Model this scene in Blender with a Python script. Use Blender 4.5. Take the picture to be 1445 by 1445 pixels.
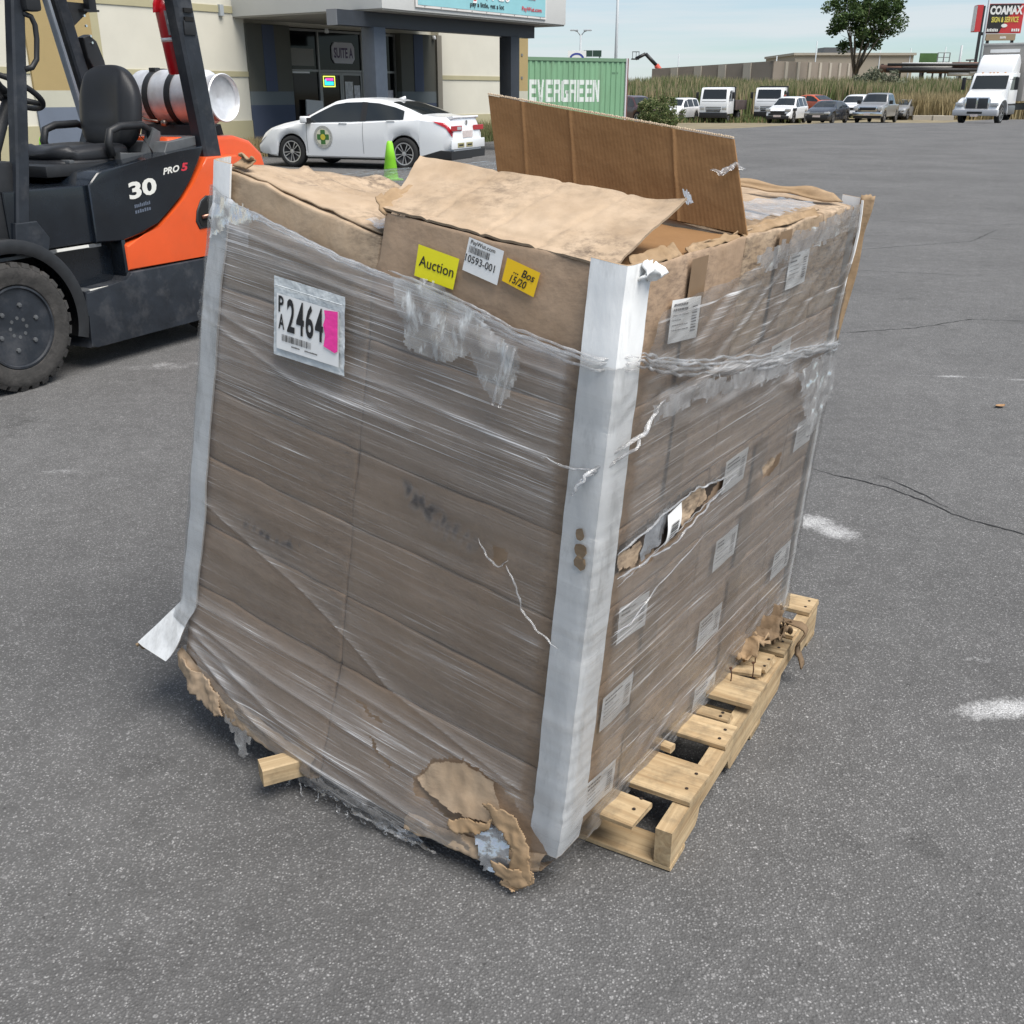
import bpy, bmesh, math, random
from mathutils import Vector, Matrix, noise
R = math.radians
scene = bpy.context.scene
for o in list(bpy.data.objects): bpy.data.objects.remove(o)
COL = scene.collection

# ------------------------------------------------------------------ camera
cam = bpy.data.cameras.new("camera")
cam.sensor_width = 36.0; cam.lens = 36.0; cam.clip_end = 2000; cam.clip_start = .05
camo = bpy.data.objects.new("camera", cam); COL.objects.link(camo)
camo.location = (0, 0, 1.567); camo.rotation_euler = (R(90 - 22.3), 0, 0)
scene.camera = camo

# ------------------------------------------------------------------ sky and sun
SUN_EL, SUN_ROT = R(60), R(132)
world = bpy.data.worlds.new("World"); scene.world = world; world.use_nodes = True
nt = world.node_tree; nt.nodes.clear()
wo = nt.nodes.new("ShaderNodeOutputWorld"); bg = nt.nodes.new("ShaderNodeBackground")
sky = nt.nodes.new("ShaderNodeTexSky"); sky.sky_type = 'NISHITA'; sky.sun_disc = False
sky.sun_elevation = SUN_EL; sky.sun_rotation = SUN_ROT; sky.air_density = 1.0; sky.dust_density = .25; sky.ozone_density = 1.4
tc = nt.nodes.new("ShaderNodeTexCoord"); mp = nt.nodes.new("ShaderNodeMapping")
mp.inputs['Scale'].default_value = (1.3, 1.3, 26.0); mp.inputs['Location'].default_value = (.3, .1, .25)
nz = nt.nodes.new("ShaderNodeTexNoise"); nz.inputs['Scale'].default_value = 1.6; nz.inputs['Detail'].default_value = 7; nz.inputs['Roughness'].default_value = .55
rp = nt.nodes.new("ShaderNodeValToRGB"); rp.color_ramp.elements[0].position = .40; rp.color_ramp.elements[1].position = .62
mx = nt.nodes.new("ShaderNodeMix"); mx.data_type = 'RGBA'
nt.links.new(tc.outputs['Generated'], mp.inputs['Vector']); nt.links.new(mp.outputs['Vector'], nz.inputs['Vector'])
nt.links.new(nz.outputs['Fac'], rp.inputs['Fac'])
sc_ = nt.nodes.new("ShaderNodeMath"); sc_.operation = 'MULTIPLY_ADD'; sc_.inputs[1].default_value = .62; sc_.inputs[2].default_value = .22
nt.links.new(rp.outputs['Color'], sc_.inputs[0]); nt.links.new(sc_.outputs[0], mx.inputs['Factor'])
tn = nt.nodes.new("ShaderNodeMix"); tn.data_type = 'RGBA'; tn.blend_type = 'MULTIPLY'; tn.inputs['Factor'].default_value = 1; tn.inputs['B'].default_value = (.60, .76, .90, 1)
nt.links.new(sky.outputs['Color'], tn.inputs['A']); nt.links.new(tn.outputs['Result'], mx.inputs['A']); mx.inputs['B'].default_value = (5.3, 5.65, 5.9, 1)
nt.links.new(mx.outputs['Result'], bg.inputs['Color']); bg.inputs['Strength'].default_value = .055
nt.links.new(bg.outputs['Background'], wo.inputs['Surface'])
sl = bpy.data.lights.new("sun", 'SUN'); sl.energy = 2.1; sl.angle = R(42); sl.color = (1, .95, .88)
so = bpy.data.objects.new("sun", sl); COL.objects.link(so)
sd = Vector((math.sin(SUN_ROT) * math.cos(SUN_EL), math.cos(SUN_ROT) * math.cos(SUN_EL), math.sin(SUN_EL)))
so.rotation_euler = sd.to_track_quat('Z', 'Y').to_euler(); so.location = (8, 6, 20)
scene.view_settings.view_transform = 'Standard'; scene.view_settings.look = 'None'
scene.view_settings.exposure = 1.36; scene.view_settings.gamma = 1.0; scene.view_settings.use_curve_mapping = False
scene.render.engine = 'CYCLES'
scene.cycles.max_bounces = 6; scene.cycles.diffuse_bounces = 3; scene.cycles.glossy_bounces = 3; scene.cycles.transparent_max_bounces = 20; scene.cycles.use_denoising = True
scene.cycles.caustics_reflective = False; scene.cycles.caustics_refractive = False

# ------------------------------------------------------------------ helpers
rnd = random.Random(5)
def n1(x, y, z=0.): return noise.noise(Vector((x, y, z)))
def lerp(a, b, t): return a + (b - a) * t
def sst(a, b, x):
    t = max(0., min(1., (x - a) / (b - a))); return t * t * (3 - 2 * t)
def pw(pts, x, smooth=False):
    if x <= pts[0][0]: return pts[0][1]
    for (a, b), (c, d) in zip(pts, pts[1:]):
        if x <= c:
            t = (x - a) / (c - a)
            if smooth: t = t * t * (3 - 2 * t)
            return b + (d - b) * t
    return pts[-1][1]

MATS = {}
def mat(name, col, rough=.6, metal=0., var=0., vscale=8., bump=0., bscale=60., spec=.5, stretch=(1, 1, 1), col2=None, coat=0., dirt=0., dirtcol=(.06, .05, .045)):
    if name in MATS: return MATS[name]
    m = bpy.data.materials.new(name); m.use_nodes = True; t = m.node_tree
    b = t.nodes['Principled BSDF']; N = t.nodes.new; K = t.links.new
    b.inputs['Base Color'].default_value = (*col, 1); b.inputs['Roughness'].default_value = rough
    b.inputs['Metallic'].default_value = metal; b.inputs['Specular IOR Level'].default_value = spec
    b.inputs['Coat Weight'].default_value = coat; b.inputs['Coat Roughness'].default_value = .08
    if var or bump or dirt:
        c = N("ShaderNodeTexCoord"); mpn = N("ShaderNodeMapping"); mpn.inputs['Scale'].default_value = stretch
        K(c.outputs['Object'], mpn.inputs['Vector'])
    src = None
    if var:
        n = N("ShaderNodeTexNoise"); n.inputs['Scale'].default_value = vscale; n.inputs['Detail'].default_value = 6; n.inputs['Roughness'].default_value = .6
        K(mpn.outputs['Vector'], n.inputs['Vector'])
        r = N("ShaderNodeValToRGB"); r.color_ramp.elements[0].position = .3; r.color_ramp.elements[1].position = .7
        c2 = col2 or tuple(min(1, x * (1 + var)) for x in col); c1 = col if col2 else tuple(x * (1 - var) for x in col)
        r.color_ramp.elements[0].color = (*c1, 1); r.color_ramp.elements[1].color = (*c2, 1)
        K(n.outputs['Fac'], r.inputs['Fac']); src = r.outputs['Color']
        rr = N("ShaderNodeMapRange"); rr.inputs['To Min'].default_value = max(0.02, rough - .08); rr.inputs['To Max'].default_value = min(1, rough + .1)
        K(n.outputs['Fac'], rr.inputs['Value']); K(rr.outputs['Result'], b.inputs['Roughness'])
    if dirt:
        n = N("ShaderNodeTexNoise"); n.inputs['Scale'].default_value = vscale * .6 + 1; n.inputs['Detail'].default_value = 9; n.inputs['Roughness'].default_value = .7
        K(mpn.outputs['Vector'], n.inputs['Vector'])
        r = N("ShaderNodeValToRGB"); r.color_ramp.elements[0].position = .5; r.color_ramp.elements[1].position = .72
        r.color_ramp.elements[0].color = (0, 0, 0, 1); r.color_ramp.elements[1].color = (dirt, dirt, dirt, 1)
        K(n.outputs['Fac'], r.inputs['Fac'])
        q = N("ShaderNodeMix"); q.data_type = 'RGBA'; q.inputs['A'].default_value = (*col, 1); q.inputs['B'].default_value = (*dirtcol, 1)
        if src: K(src, q.inputs['A'])
        K(r.outputs['Color'], q.inputs['Factor']); src = q.outputs['Result']
    if src: K(src, b.inputs['Base Color'])
    if bump:
        n = N("ShaderNodeTexNoise"); n.inputs['Scale'].default_value = bscale; n.inputs['Detail'].default_value = 5
        K(mpn.outputs['Vector'], n.inputs['Vector'])
        bp = N("ShaderNodeBump"); bp.inputs['Strength'].default_value = bump; bp.inputs['Distance'].default_value = .01
        K(n.outputs['Fac'], bp.inputs['Height']); K(bp.outputs['Normal'], b.inputs['Normal'])
    MATS[name] = m
    return m
def emit(name, col, s):
    m = bpy.data.materials.new(name); m.use_nodes = True; b = m.node_tree.nodes['Principled BSDF']
    b.inputs['Base Color'].default_value = (*col, 1); b.inputs['Emission Color'].default_value = (*col, 1); b.inputs['Emission Strength'].default_value = s
    MATS[name] = m; return m

def link(name, mesh, m=None, parent=None, smooth=False):
    o = bpy.data.objects.new(name, mesh); COL.objects.link(o)
    if m is not None: mesh.materials.append(m)
    if parent is not None: o.parent = parent
    if smooth and len(mesh.polygons): mesh.polygons.foreach_set('use_smooth', [True] * len(mesh.polygons))
    return o
def tag(o, label=None, cat=None, group=None, kind=None):
    for k, v in (('label', label), ('category', cat), ('group', group), ('kind', kind)):
        if v: o[k] = v
    return o
def thing(name, label, cat, loc=(0, 0, 0), rotz=0, group=None, kind=None):
    o = bpy.data.objects.new(name, None); COL.objects.link(o); o.empty_display_size = .1
    o.location = loc; o.rotation_euler = (0, 0, rotz)
    return tag(o, label, cat, group, kind)
def copy_tree(o, parent=None):
    c = o.copy(); COL.objects.link(c); c.parent = parent
    for ch in list(o.children): copy_tree(ch, c)
    return c

class MB:
    def __init__(s): s.v = []; s.f = []; s.M = Matrix.Identity(4)
    def add(s, vs, fs):
        k = len(s.v); s.v += [s.M @ Vector(p) for p in vs]; s.f += [tuple(i + k for i in f) for f in fs]; return s
    def box(s, x0, x1, y0, y1, z0, z1, ch=0.):
        if ch <= 0:
            vs = [(x, y, z) for z in (z0, z1) for y in (y0, y1) for x in (x0, x1)]
            return s.add(vs, [(0, 2, 3, 1), (4, 5, 7, 6), (0, 1, 5, 4), (2, 6, 7, 3), (0, 4, 6, 2), (1, 3, 7, 5)])
        bm = bmesh.new(); bmesh.ops.create_cube(bm, size=1)
        for v in bm.verts: v.co = Vector((lerp(x0, x1, v.co.x + .5), lerp(y0, y1, v.co.y + .5), lerp(z0, z1, v.co.z + .5)))
        bmesh.ops.bevel(bm, geom=bm.edges[:], offset=ch, segments=2, profile=.6, affect='EDGES', clamp_overlap=True)
        bm.verts.index_update(); r = s.add([v.co.copy() for v in bm.verts], [[v.index for v in f.verts] for f in bm.faces]); bm.free(); return r
    def prism(s, poly, y0, y1, ch=0.):   # polygon in local xz, extruded along y
        n = len(poly)
        if ch <= 0:
            vs = [(x, y0, z) for x, z in poly] + [(x, y1, z) for x, z in poly]
            return s.add(vs, [tuple(range(n)), tuple(range(2 * n - 1, n - 1, -1))] + [(i, i + n, (i + 1) % n + n, (i + 1) % n) for i in range(n)])
        bm = bmesh.new(); a = [bm.verts.new((x, y0, z)) for x, z in poly]; b = [bm.verts.new((x, y1, z)) for x, z in poly]
        bm.faces.new(a); bm.faces.new(b[::-1])
        for i in range(n): bm.faces.new((a[i], b[i], b[(i + 1) % n], a[(i + 1) % n]))
        bmesh.ops.bevel(bm, geom=[e for e in bm.edges if abs(e.verts[0].co.y - e.verts[1].co.y) < 1e-6], offset=ch, segments=3, profile=.6, affect='EDGES', clamp_overlap=True)
        bmesh.ops.recalc_face_normals(bm, faces=bm.faces[:])
        bm.verts.index_update(); r = s.add([v.co.copy() for v in bm.verts], [[v.index for v in f.verts] for f in bm.faces]); bm.free(); return r
    def tube(s, pts, r, n=8, cap=True):
        pts = [Vector(p) for p in pts]; rs = r if isinstance(r, (list, tuple)) else [r] * len(pts); vs = []
        up = None
        for i, p in enumerate(pts):
            d = (pts[min(i + 1, len(pts) - 1)] - pts[max(i - 1, 0)]).normalized()
            if up is None or abs(up.dot(d)) > .98: up = Vector((0, 0, 1)) if abs(d.z) < .9 else Vector((1, 0, 0))
            a = d.cross(up).normalized(); b = a.cross(d).normalized(); up = b
            for k in range(n):
                t = 2 * math.pi * k / n; vs.append(p + (a * math.cos(t) + b * math.sin(t)) * rs[i])
        fs = [(i * n + k, i * n + (k + 1) % n, (i + 1) * n + (k + 1) % n, (i + 1) * n + k) for i in range(len(pts) - 1) for k in range(n)]
        if cap: fs += [tuple(range(n - 1, -1, -1)), tuple(range((len(pts) - 1) * n, len(pts) * n))]
        return s.add(vs, fs)
    def lathe(s, prof, axis='z', n=24, c=(0, 0, 0), cap=True):   # prof: (radius, height)
        vs = []
        for r, h in prof:
            for k in range(n):
                t = 2 * math.pi * k / n; a, b = r * math.cos(t), r * math.sin(t)
                p = (a, b, h) if axis == 'z' else ((a, h, b) if axis == 'y' else (h, a, b))
                vs.append((p[0] + c[0], p[1] + c[1], p[2] + c[2]))
        m = len(prof)
        fs = [(i * n + k, i * n + (k + 1) % n, (i + 1) * n + (k + 1) % n, (i + 1) * n + k) for i in range(m - 1) for k in range(n)]
        if cap and prof[0][0] > 1e-4: fs.append(tuple(range(n - 1, -1, -1)))
        if cap and prof[-1][0] > 1e-4: fs.append(tuple(range((m - 1) * n, m * n)))
        return s.add(vs, fs)
    def grid(s, fn, nu, nv, keep=None):
        vs = [fn(i / nu, j / nv) for j in range(nv + 1) for i in range(nu + 1)]
        fs = [(j * (nu + 1) + i, j * (nu + 1) + i + 1, (j + 1) * (nu + 1) + i + 1, (j + 1) * (nu + 1) + i) for j in range(nv) for i in range(nu)
              if keep is None or keep((i + .5) / nu, (j + .5) / nv)]
        return s.add(vs, fs)
    def quad(s, a, b, c, d): return s.add([a, b, c, d], [(0, 1, 2, 3)])
    def build(s, name, m, parent=None, smooth=False, fix=True, clean=False, auto=0):
        me = bpy.data.meshes.new(name); me.from_pydata([tuple(p) for p in s.v], [], s.f)
        if clean or fix:
            bm = bmesh.new(); bm.from_mesh(me)
            if clean:
                bmesh.ops.remove_doubles(bm, verts=bm.verts[:], dist=1e-5)
                bmesh.ops.delete(bm, geom=[v for v in bm.verts if not v.link_faces], context='VERTS')
            if fix: bmesh.ops.recalc_face_normals(bm, faces=bm.faces[:])
            if smooth and auto:
                for e in bm.edges:
                    if len(e.link_faces) == 2 and e.calc_face_angle(0) > R(auto): e.smooth = False
            bm.to_mesh(me); bm.free()
        return link(name, me, m, parent, smooth)

# polygon test
def inside(poly, x, y):
    r = False; j = len(poly) - 1
    for i in range(len(poly)):
        xi, yi = poly[i]; xj, yj = poly[j]
        if (yi > y) != (yj > y) and x < (xj - xi) * (y - yi) / (yj - yi + 1e-12) + xi: r = not r
        j = i
    return r

# flat lettering as a mesh; fn maps (x, y) in metres to a point
_tc = {}
def text_geo(txt, bold=0., shear=0.):
    k = (txt, bold, shear)
    if k not in _tc:
        cu = bpy.data.curves.new("lettering", 'FONT'); cu.body = txt; cu.size = 1; cu.offset = bold; cu.shear = shear; cu.resolution_u = 3
        o = bpy.data.objects.new("lettering", cu); COL.objects.link(o)
        bpy.context.view_layer.update()
        me = bpy.data.meshes.new_from_object(o.evaluated_get(bpy.context.evaluated_depsgraph_get()))
        bm = bmesh.new(); bm.from_mesh(me); bmesh.ops.triangulate(bm, faces=bm.faces[:]); bm.verts.index_update()
        vs = [v.co.copy() for v in bm.verts]; fs = [[v.index for v in f.verts] for f in bm.faces]; bm.free()
        bpy.data.objects.remove(o); bpy.data.meshes.remove(me); bpy.data.curves.remove(cu)
        x0, x1 = min(v.x for v in vs), max(v.x for v in vs); y0, y1 = min(v.y for v in vs), max(v.y for v in vs)
        _tc[k] = ([((v.x - x0) / (x1 - x0), (v.y - y0) / (y1 - y0)) for v in vs], fs)
    return _tc[k]
def lettering(mb, txt, x0, x1, y0, y1, fn, bold=0., shear=0.):
    if txt[0] == "~":      # print too small to read in the photograph: uneven dark strokes
        n = int(txt[1:]); st = (x1 - x0) / n; rr = random.Random(n)
        for i in range(n):
            h = rr.uniform(.7, 1.); a = x0 + i * st
            mb.quad(fn(a, y0), fn(a + st * .72, y0), fn(a + st * .72, lerp(y0, y1, h)), fn(a, lerp(y0, y1, h)))
        return
    vs, fs = text_geo(txt, bold, shear)
    mb.add([fn(lerp(x0, x1, a), lerp(y0, y1, b)) for a, b in vs], fs)
def barcode(mb, x0, x1, y0, y1, fn, n=26, seed=1):
    rr = random.Random(seed); x = x0; st = (x1 - x0) / n
    while x < x1 - st:
        w = st * rr.choice((.35, .6, .9)); mb.quad(fn(x, y0), fn(x + w, y0), fn(x + w, y1), fn(x, y1)); x += w + st * rr.choice((.4, .6, .9))
# ------------------------------------------------------------------ materials of the load
def mat_cardboard(name, c1, c2, scuff=.35):
    m = bpy.data.materials.new(name); m.use_nodes = True; t = m.node_tree; b = t.nodes['Principled BSDF']; N = t.nodes.new; K = t.links.new
    c = N("ShaderNodeTexCoord")
    n = N("ShaderNodeTexNoise"); n.inputs['Scale'].default_value = 7; n.inputs['Detail'].default_value = 8; n.inputs['Roughness'].default_value = .65
    K(c.outputs['Object'], n.inputs['Vector'])
    r = N("ShaderNodeValToRGB"); r.color_ramp.elements[0].position = .3; r.color_ramp.elements[1].position = .72
    r.color_ramp.elements[0].color = (*c1, 1); r.color_ramp.elements[1].color = (*c2, 1); K(n.outputs['Fac'], r.inputs['Fac'])
    # dirt / scuffs
    mp_ = N("ShaderNodeMapping"); mp_.inputs['Scale'].default_value = (30, 30, 90); mp_.inputs['Rotation'].default_value = (.3, .2, .9); K(c.outputs['Object'], mp_.inputs['Vector'])
    n2 = N("ShaderNodeTexNoise"); n2.inputs['Scale'].default_value = 1; n2.inputs['Detail'].default_value = 9; n2.inputs['Roughness'].default_value = .75; K(mp_.outputs['Vector'], n2.inputs['Vector'])
    n3 = N("ShaderNodeTexNoise"); n3.inputs['Scale'].default_value = 3.1; n3.inputs['Detail'].default_value = 5; K(c.outputs['Object'], n3.inputs['Vector'])
    mu = N("ShaderNodeMath"); mu.operation = 'MULTIPLY'
    r2 = N("ShaderNodeMapRange"); r2.inputs['From Min'].default_value = .44; r2.inputs['From Max'].default_value = .62; K(n2.outputs['Fac'], r2.inputs['Value'])
    r3 = N("ShaderNodeMapRange"); r3.inputs['From Min'].default_value = .42; r3.inputs['From Max'].default_value = .62; r3.inputs['To Max'].default_value = scuff; K(n3.outputs['Fac'], r3.inputs['Value'])
    K(r2.outputs['Result'], mu.inputs[0]); K(r3.outputs['Result'], mu.inputs[1])
    q = N("ShaderNodeMix"); q.data_type = 'RGBA'; q.inputs['B'].default_value = (c1[0] * .42, c1[1] * .44, c1[2] * .5, 1)
    K(r.outputs['Color'], q.inputs['A']); K(mu.outputs[0], q.inputs['Factor']); K(q.outputs['Result'], b.inputs['Base Color'])
    b.inputs['Roughness'].default_value = .82; b.inputs['Specular IOR Level'].default_value = .2
    wv = N("ShaderNodeTexNoise"); wv.inputs['Scale'].default_value = 38; wv.inputs['Detail'].default_value = 6; K(c.outputs['Object'], wv.inputs['Vector'])
    bp = N("ShaderNodeBump"); bp.inputs['Strength'].default_value = .35; bp.inputs['Distance'].default_value = .006; K(wv.outputs['Fac'], bp.inputs['Height'])
    K(bp.outputs['Normal'], b.inputs['Normal'])
    return m
CARD = mat_cardboard("cardboard", (.345, .24, .158), (.45, .325, .228), .65)
CARD_TOP = mat_cardboard("cardboard_dusty", (.34, .245, .16), (.50, .385, .275), .95)
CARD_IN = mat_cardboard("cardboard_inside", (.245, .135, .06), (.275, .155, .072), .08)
TORN = mat_cardboard("torn_cardboard", (.27, .18, .10), (.42, .30, .19), .5)
TORN_DARK = mat_cardboard("wet_torn_cardboard", (.10, .07, .045), (.24, .165, .10), .8)  # darker brown torn cardboard
TAPE = mat("packing_tape", (.22, .145, .085), .3, var=.15, vscale=12)
WHITE_BOARD = mat("white_board", (.86, .865, .86), .45, var=.04, vscale=18, bump=.3, bscale=25, dirt=.75, dirtcol=(.34, .34, .33), stretch=(1, 1, .35))
LABEL = mat("label_paper", (.80, .80, .79), .6, var=.03, vscale=30)
INK = mat("black_ink", (.012, .012, .014), .55)
GREYINK = mat("grey_ink", (.16, .16, .17), .6)
YEL = mat("yellow_sticker", (.86, .78, .012), .5, var=.03)
ORNG = mat("amber_sticker", (.90, .56, .006), .5, var=.03)
PINK = mat("pink_tape", (.95, .045, .36), .5, var=.06, vscale=30, bump=.2, bscale=60)
POUCH = mat("pouch_plastic", (.60, .63, .64), .22, var=.06, vscale=40, bump=.6, bscale=40)
SILV = mat("silver_bag", (.55, .57, .60), .18, metal=.75, bump=.6, bscale=30)

def mat_film(name, base=.2, gain=.5, col=(.66, .655, .66), attr=True, rough=.3):
    m = bpy.data.materials.new(name); m.use_nodes = True; t = m.node_tree; N = t.nodes.new; K = t.links.new
    b = t.nodes['Principled BSDF']; out = t.nodes['Material Output']
    b.inputs['Base Color'].default_value = (*col, 1); b.inputs['Roughness'].default_value = rough; b.inputs['Specular IOR Level'].default_value = .55
    uv = N("ShaderNodeUVMap") if attr else N("ShaderNodeTexCoord"); uvo = uv.outputs[0] if attr else uv.outputs['Object']
    def nz(sc, lo, hi, det=5, rot=0.):
        a = N("ShaderNodeMapping"); a.inputs['Scale'].default_value = sc; a.inputs['Rotation'].default_value = (0, 0, rot); K(uvo, a.inputs['Vector'])
        n = N("ShaderNodeTexNoise"); n.inputs['Scale'].default_value = 1; n.inputs['Detail'].default_value = det; n.inputs['Roughness'].default_value = .6; n.inputs['Distortion'].default_value = .35
        K(a.outputs['Vector'], n.inputs['Vector'])
        r = N("ShaderNodeMapRange"); r.interpolation_type = 'SMOOTHSTEP'; r.inputs['From Min'].default_value = lo; r.inputs['From Max'].default_value = hi; K(n.outputs['Fac'], r.inputs['Value'])
        return r.outputs['Result'], n.outputs['Fac']
    def math_(op, a, b_):
        n = N("ShaderNodeMath"); n.operation = op
        for i, x in enumerate((a, b_)):
            if isinstance(x, (int, float)): n.inputs[i].default_value = x
            else: K(x, n.inputs[i])
        return n.outputs[0]
    if attr:
        s1, f1 = nz((1.5, 46, 1), .54, .74, 7, R(-5)); s2, f2 = nz((3.2, 330, 1), .54, .72, 4, R(-2)); s3, f3 = nz((2.5, 6, 1), .35, .68, 4, R(-8)); s4, f4 = nz((.9, 150, 1), .60, .68, 3, R(4))
        st = math_('ADD', math_('MULTIPLY', s1, .30), math_('ADD', math_('MULTIPLY', s2, .50), math_('MULTIPLY', s4, .42)))
        st = math_('MULTIPLY', st, math_('ADD', .3, s3))
        at = N("ShaderNodeAttribute"); at.attribute_name = "dens"
        fac = math_('MULTIPLY', at.outputs['Fac'], math_('ADD', base, math_('MULTIPLY', st, gain)))
        vm = N("ShaderNodeMix"); vm.data_type = 'RGBA'; vm.inputs['A'].default_value = (.33, .31, .29, 1); vm.inputs['B'].default_value = (*col, 1)
        K(math_('MINIMUM', math_('MULTIPLY', math_('ADD', math_('MULTIPLY', st, 1.5), math_('MULTIPLY', math_('SUBTRACT', at.outputs['Fac'], 1.), .5)), 1.2), 1.), vm.inputs['Factor']); veil = vm.outputs['Result']
    else:
        s1, f1 = nz((26, 26, 9), .50, .78, 6); s2, f2 = nz((60, 60, 30), .55, .75, 3)
        fac = math_('ADD', base, math_('ADD', math_('MULTIPLY', s1, gain), math_('MULTIPLY', s2, gain * .5)))
    fac = math_('MINIMUM', fac, .95)
    if attr:
        ad = N("ShaderNodeAttribute"); ad.attribute_name = "dirt"
        q = N("ShaderNodeMix"); q.data_type = 'RGBA'; K(veil, q.inputs['A']); q.inputs['B'].default_value = (.035, .035, .04, 1)
        K(ad.outputs['Fac'], q.inputs['Factor']); K(q.outputs['Result'], b.inputs['Base Color'])
        fac = math_('MAXIMUM', fac, math_('MULTIPLY', ad.outputs['Fac'], .8))
    bp = N("ShaderNodeBump"); bp.inputs['Strength'].default_value = .7; bp.inputs['Distance'].default_value = .004
    K(math_('ADD', f1, math_('MULTIPLY', f2, .7)), bp.inputs['Height']); K(bp.outputs['Normal'], b.inputs['Normal'])
    tr = N("ShaderNodeBsdfTransparent"); tr.inputs['Color'].default_value = (.95, .95, .95, 1)
    mxs = N("ShaderNodeMixShader"); K(fac, mxs.inputs[0]); K(tr.outputs[0], mxs.inputs[1]); K(b.outputs[0], mxs.inputs[2])
    gl = N("ShaderNodeBsdfGlossy"); gl.inputs['Roughness'].default_value = .16; gl.inputs['Color'].default_value = (.95, .95, .95, 1); K(bp.outputs['Normal'], gl.inputs['Normal'])
    fr_ = N("ShaderNodeFresnel"); fr_.inputs['IOR'].default_value = 1.42; K(bp.outputs['Normal'], fr_.inputs['Normal'])
    m2 = N("ShaderNodeMixShader"); K(math_('MINIMUM', math_('MULTIPLY', fr_.outputs[0], .9), .55), m2.inputs[0]); K(mxs.outputs[0], m2.inputs[1]); K(gl.outputs[0], m2.inputs[2])
    K(m2.outputs[0], out.inputs['Surface'])
    return m
FILM = mat_film("stretch_film", .26, .85, (.80, .795, .80))
FILM_ROLL = mat_film("rolled_film", .17, .42, (.74, .74, .75), False, .22)
FILM_LOOSE = mat_film("loose_film", .19, .55, (.76, .765, .77), False, .2)
ZIPBAG = mat_film("clear_bag_film", .20, .75, (.80, .82, .82), False, .15)

# ------------------------------------------------------------------ ground
def zg(y): return -.42 * sst(58, 77, y)
def edge_y(x): return 50 + max(0, x - 9.5) * 1.27 + 1.2 * n1(x * .21, 3.3)
m = bpy.data.materials.new("asphalt"); m.use_nodes = True; t = m.node_tree; b = t.nodes['Principled BSDF']; N = t.nodes.new; K = t.links.new
c = N("ShaderNodeTexCoord"); OB = c.outputs['Object']
def mth(op, a, b_=0., clamp=False):
    n = N("ShaderNodeMath"); n.operation = op; n.use_clamp = clamp
    for i, x in enumerate((a, b_)):
        if isinstance(x, (int, float)): n.inputs[i].default_value = x
        else: K(x, n.inputs[i])
    return n.outputs[0]
def mrange(x, lo, hi, a=0., b_=1.):
    n = N("ShaderNodeMapRange"); n.inputs['From Min'].default_value = lo; n.inputs['From Max'].default_value = hi; n.inputs['To Min'].default_value = a; n.inputs['To Max'].default_value = b_
    K(x, n.inputs['Value']); return n.outputs['Result']
def noiz(s, det=4, rough=.6):
    n = N("ShaderNodeTexNoise"); n.inputs['Scale'].default_value = s; n.inputs['Detail'].default_value = det; n.inputs['Roughness'].default_value = rough; K(OB, n.inputs['Vector']); return n.outputs['Fac']
def vor(s, out='Color'):
    n = N("ShaderNodeTexVoronoi"); n.inputs['Scale'].default_value = s; n.inputs['Randomness'].default_value = 1; K(OB, n.inputs['Vector']); return n.outputs[out]
v1 = vor(170); v2 = vor(330); d1 = vor(170, 'Distance')
bw = N("ShaderNodeSeparateColor"); K(v1, bw.inputs[0]); bw2 = N("ShaderNodeSeparateColor"); K(v2, bw2.inputs[0])
stone = mth('ADD', mth('MULTIPLY', mth('POWER', bw.outputs[0], 3.), .17), mth('MULTIPLY', mth('POWER', bw2.outputs[1], 2.), .065))
stone = mth('MULTIPLY', stone, mrange(d1, .55, .2, .1, 1.))
fleck = mth('MULTIPLY', mth('GREATER_THAN', bw2.outputs[2], .985), .16)
big = mrange(noiz(.55, 6, .65), .3, .7, .80, 1.16); mid = mrange(noiz(9, 8, .75), .3, .7, .84, 1.16)
oil = mth('SUBTRACT', 1., mth('MULTIPLY', mrange(noiz(1.7, 8, .7), .60, .72), .38)); mid = mth('MULTIPLY', mid, oil)
v3 = vor(75); bw3 = N("ShaderNodeSeparateColor"); K(v3, bw3.inputs[0]); d3 = vor(75, 'Distance')
pebble = mth('MULTIPLY', mth('MULTIPLY', mth('GREATER_THAN', bw3.outputs[0], .90), mrange(d3, .42, .28)), mrange(bw3.outputs[1], 0., 1., -.04, .11)); stone = mth('ADD', stone, pebble)
val = mth('MULTIPLY', mth('ADD', mth('ADD', .098, stone), fleck), mth('MULTIPLY', big, mid))
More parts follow.
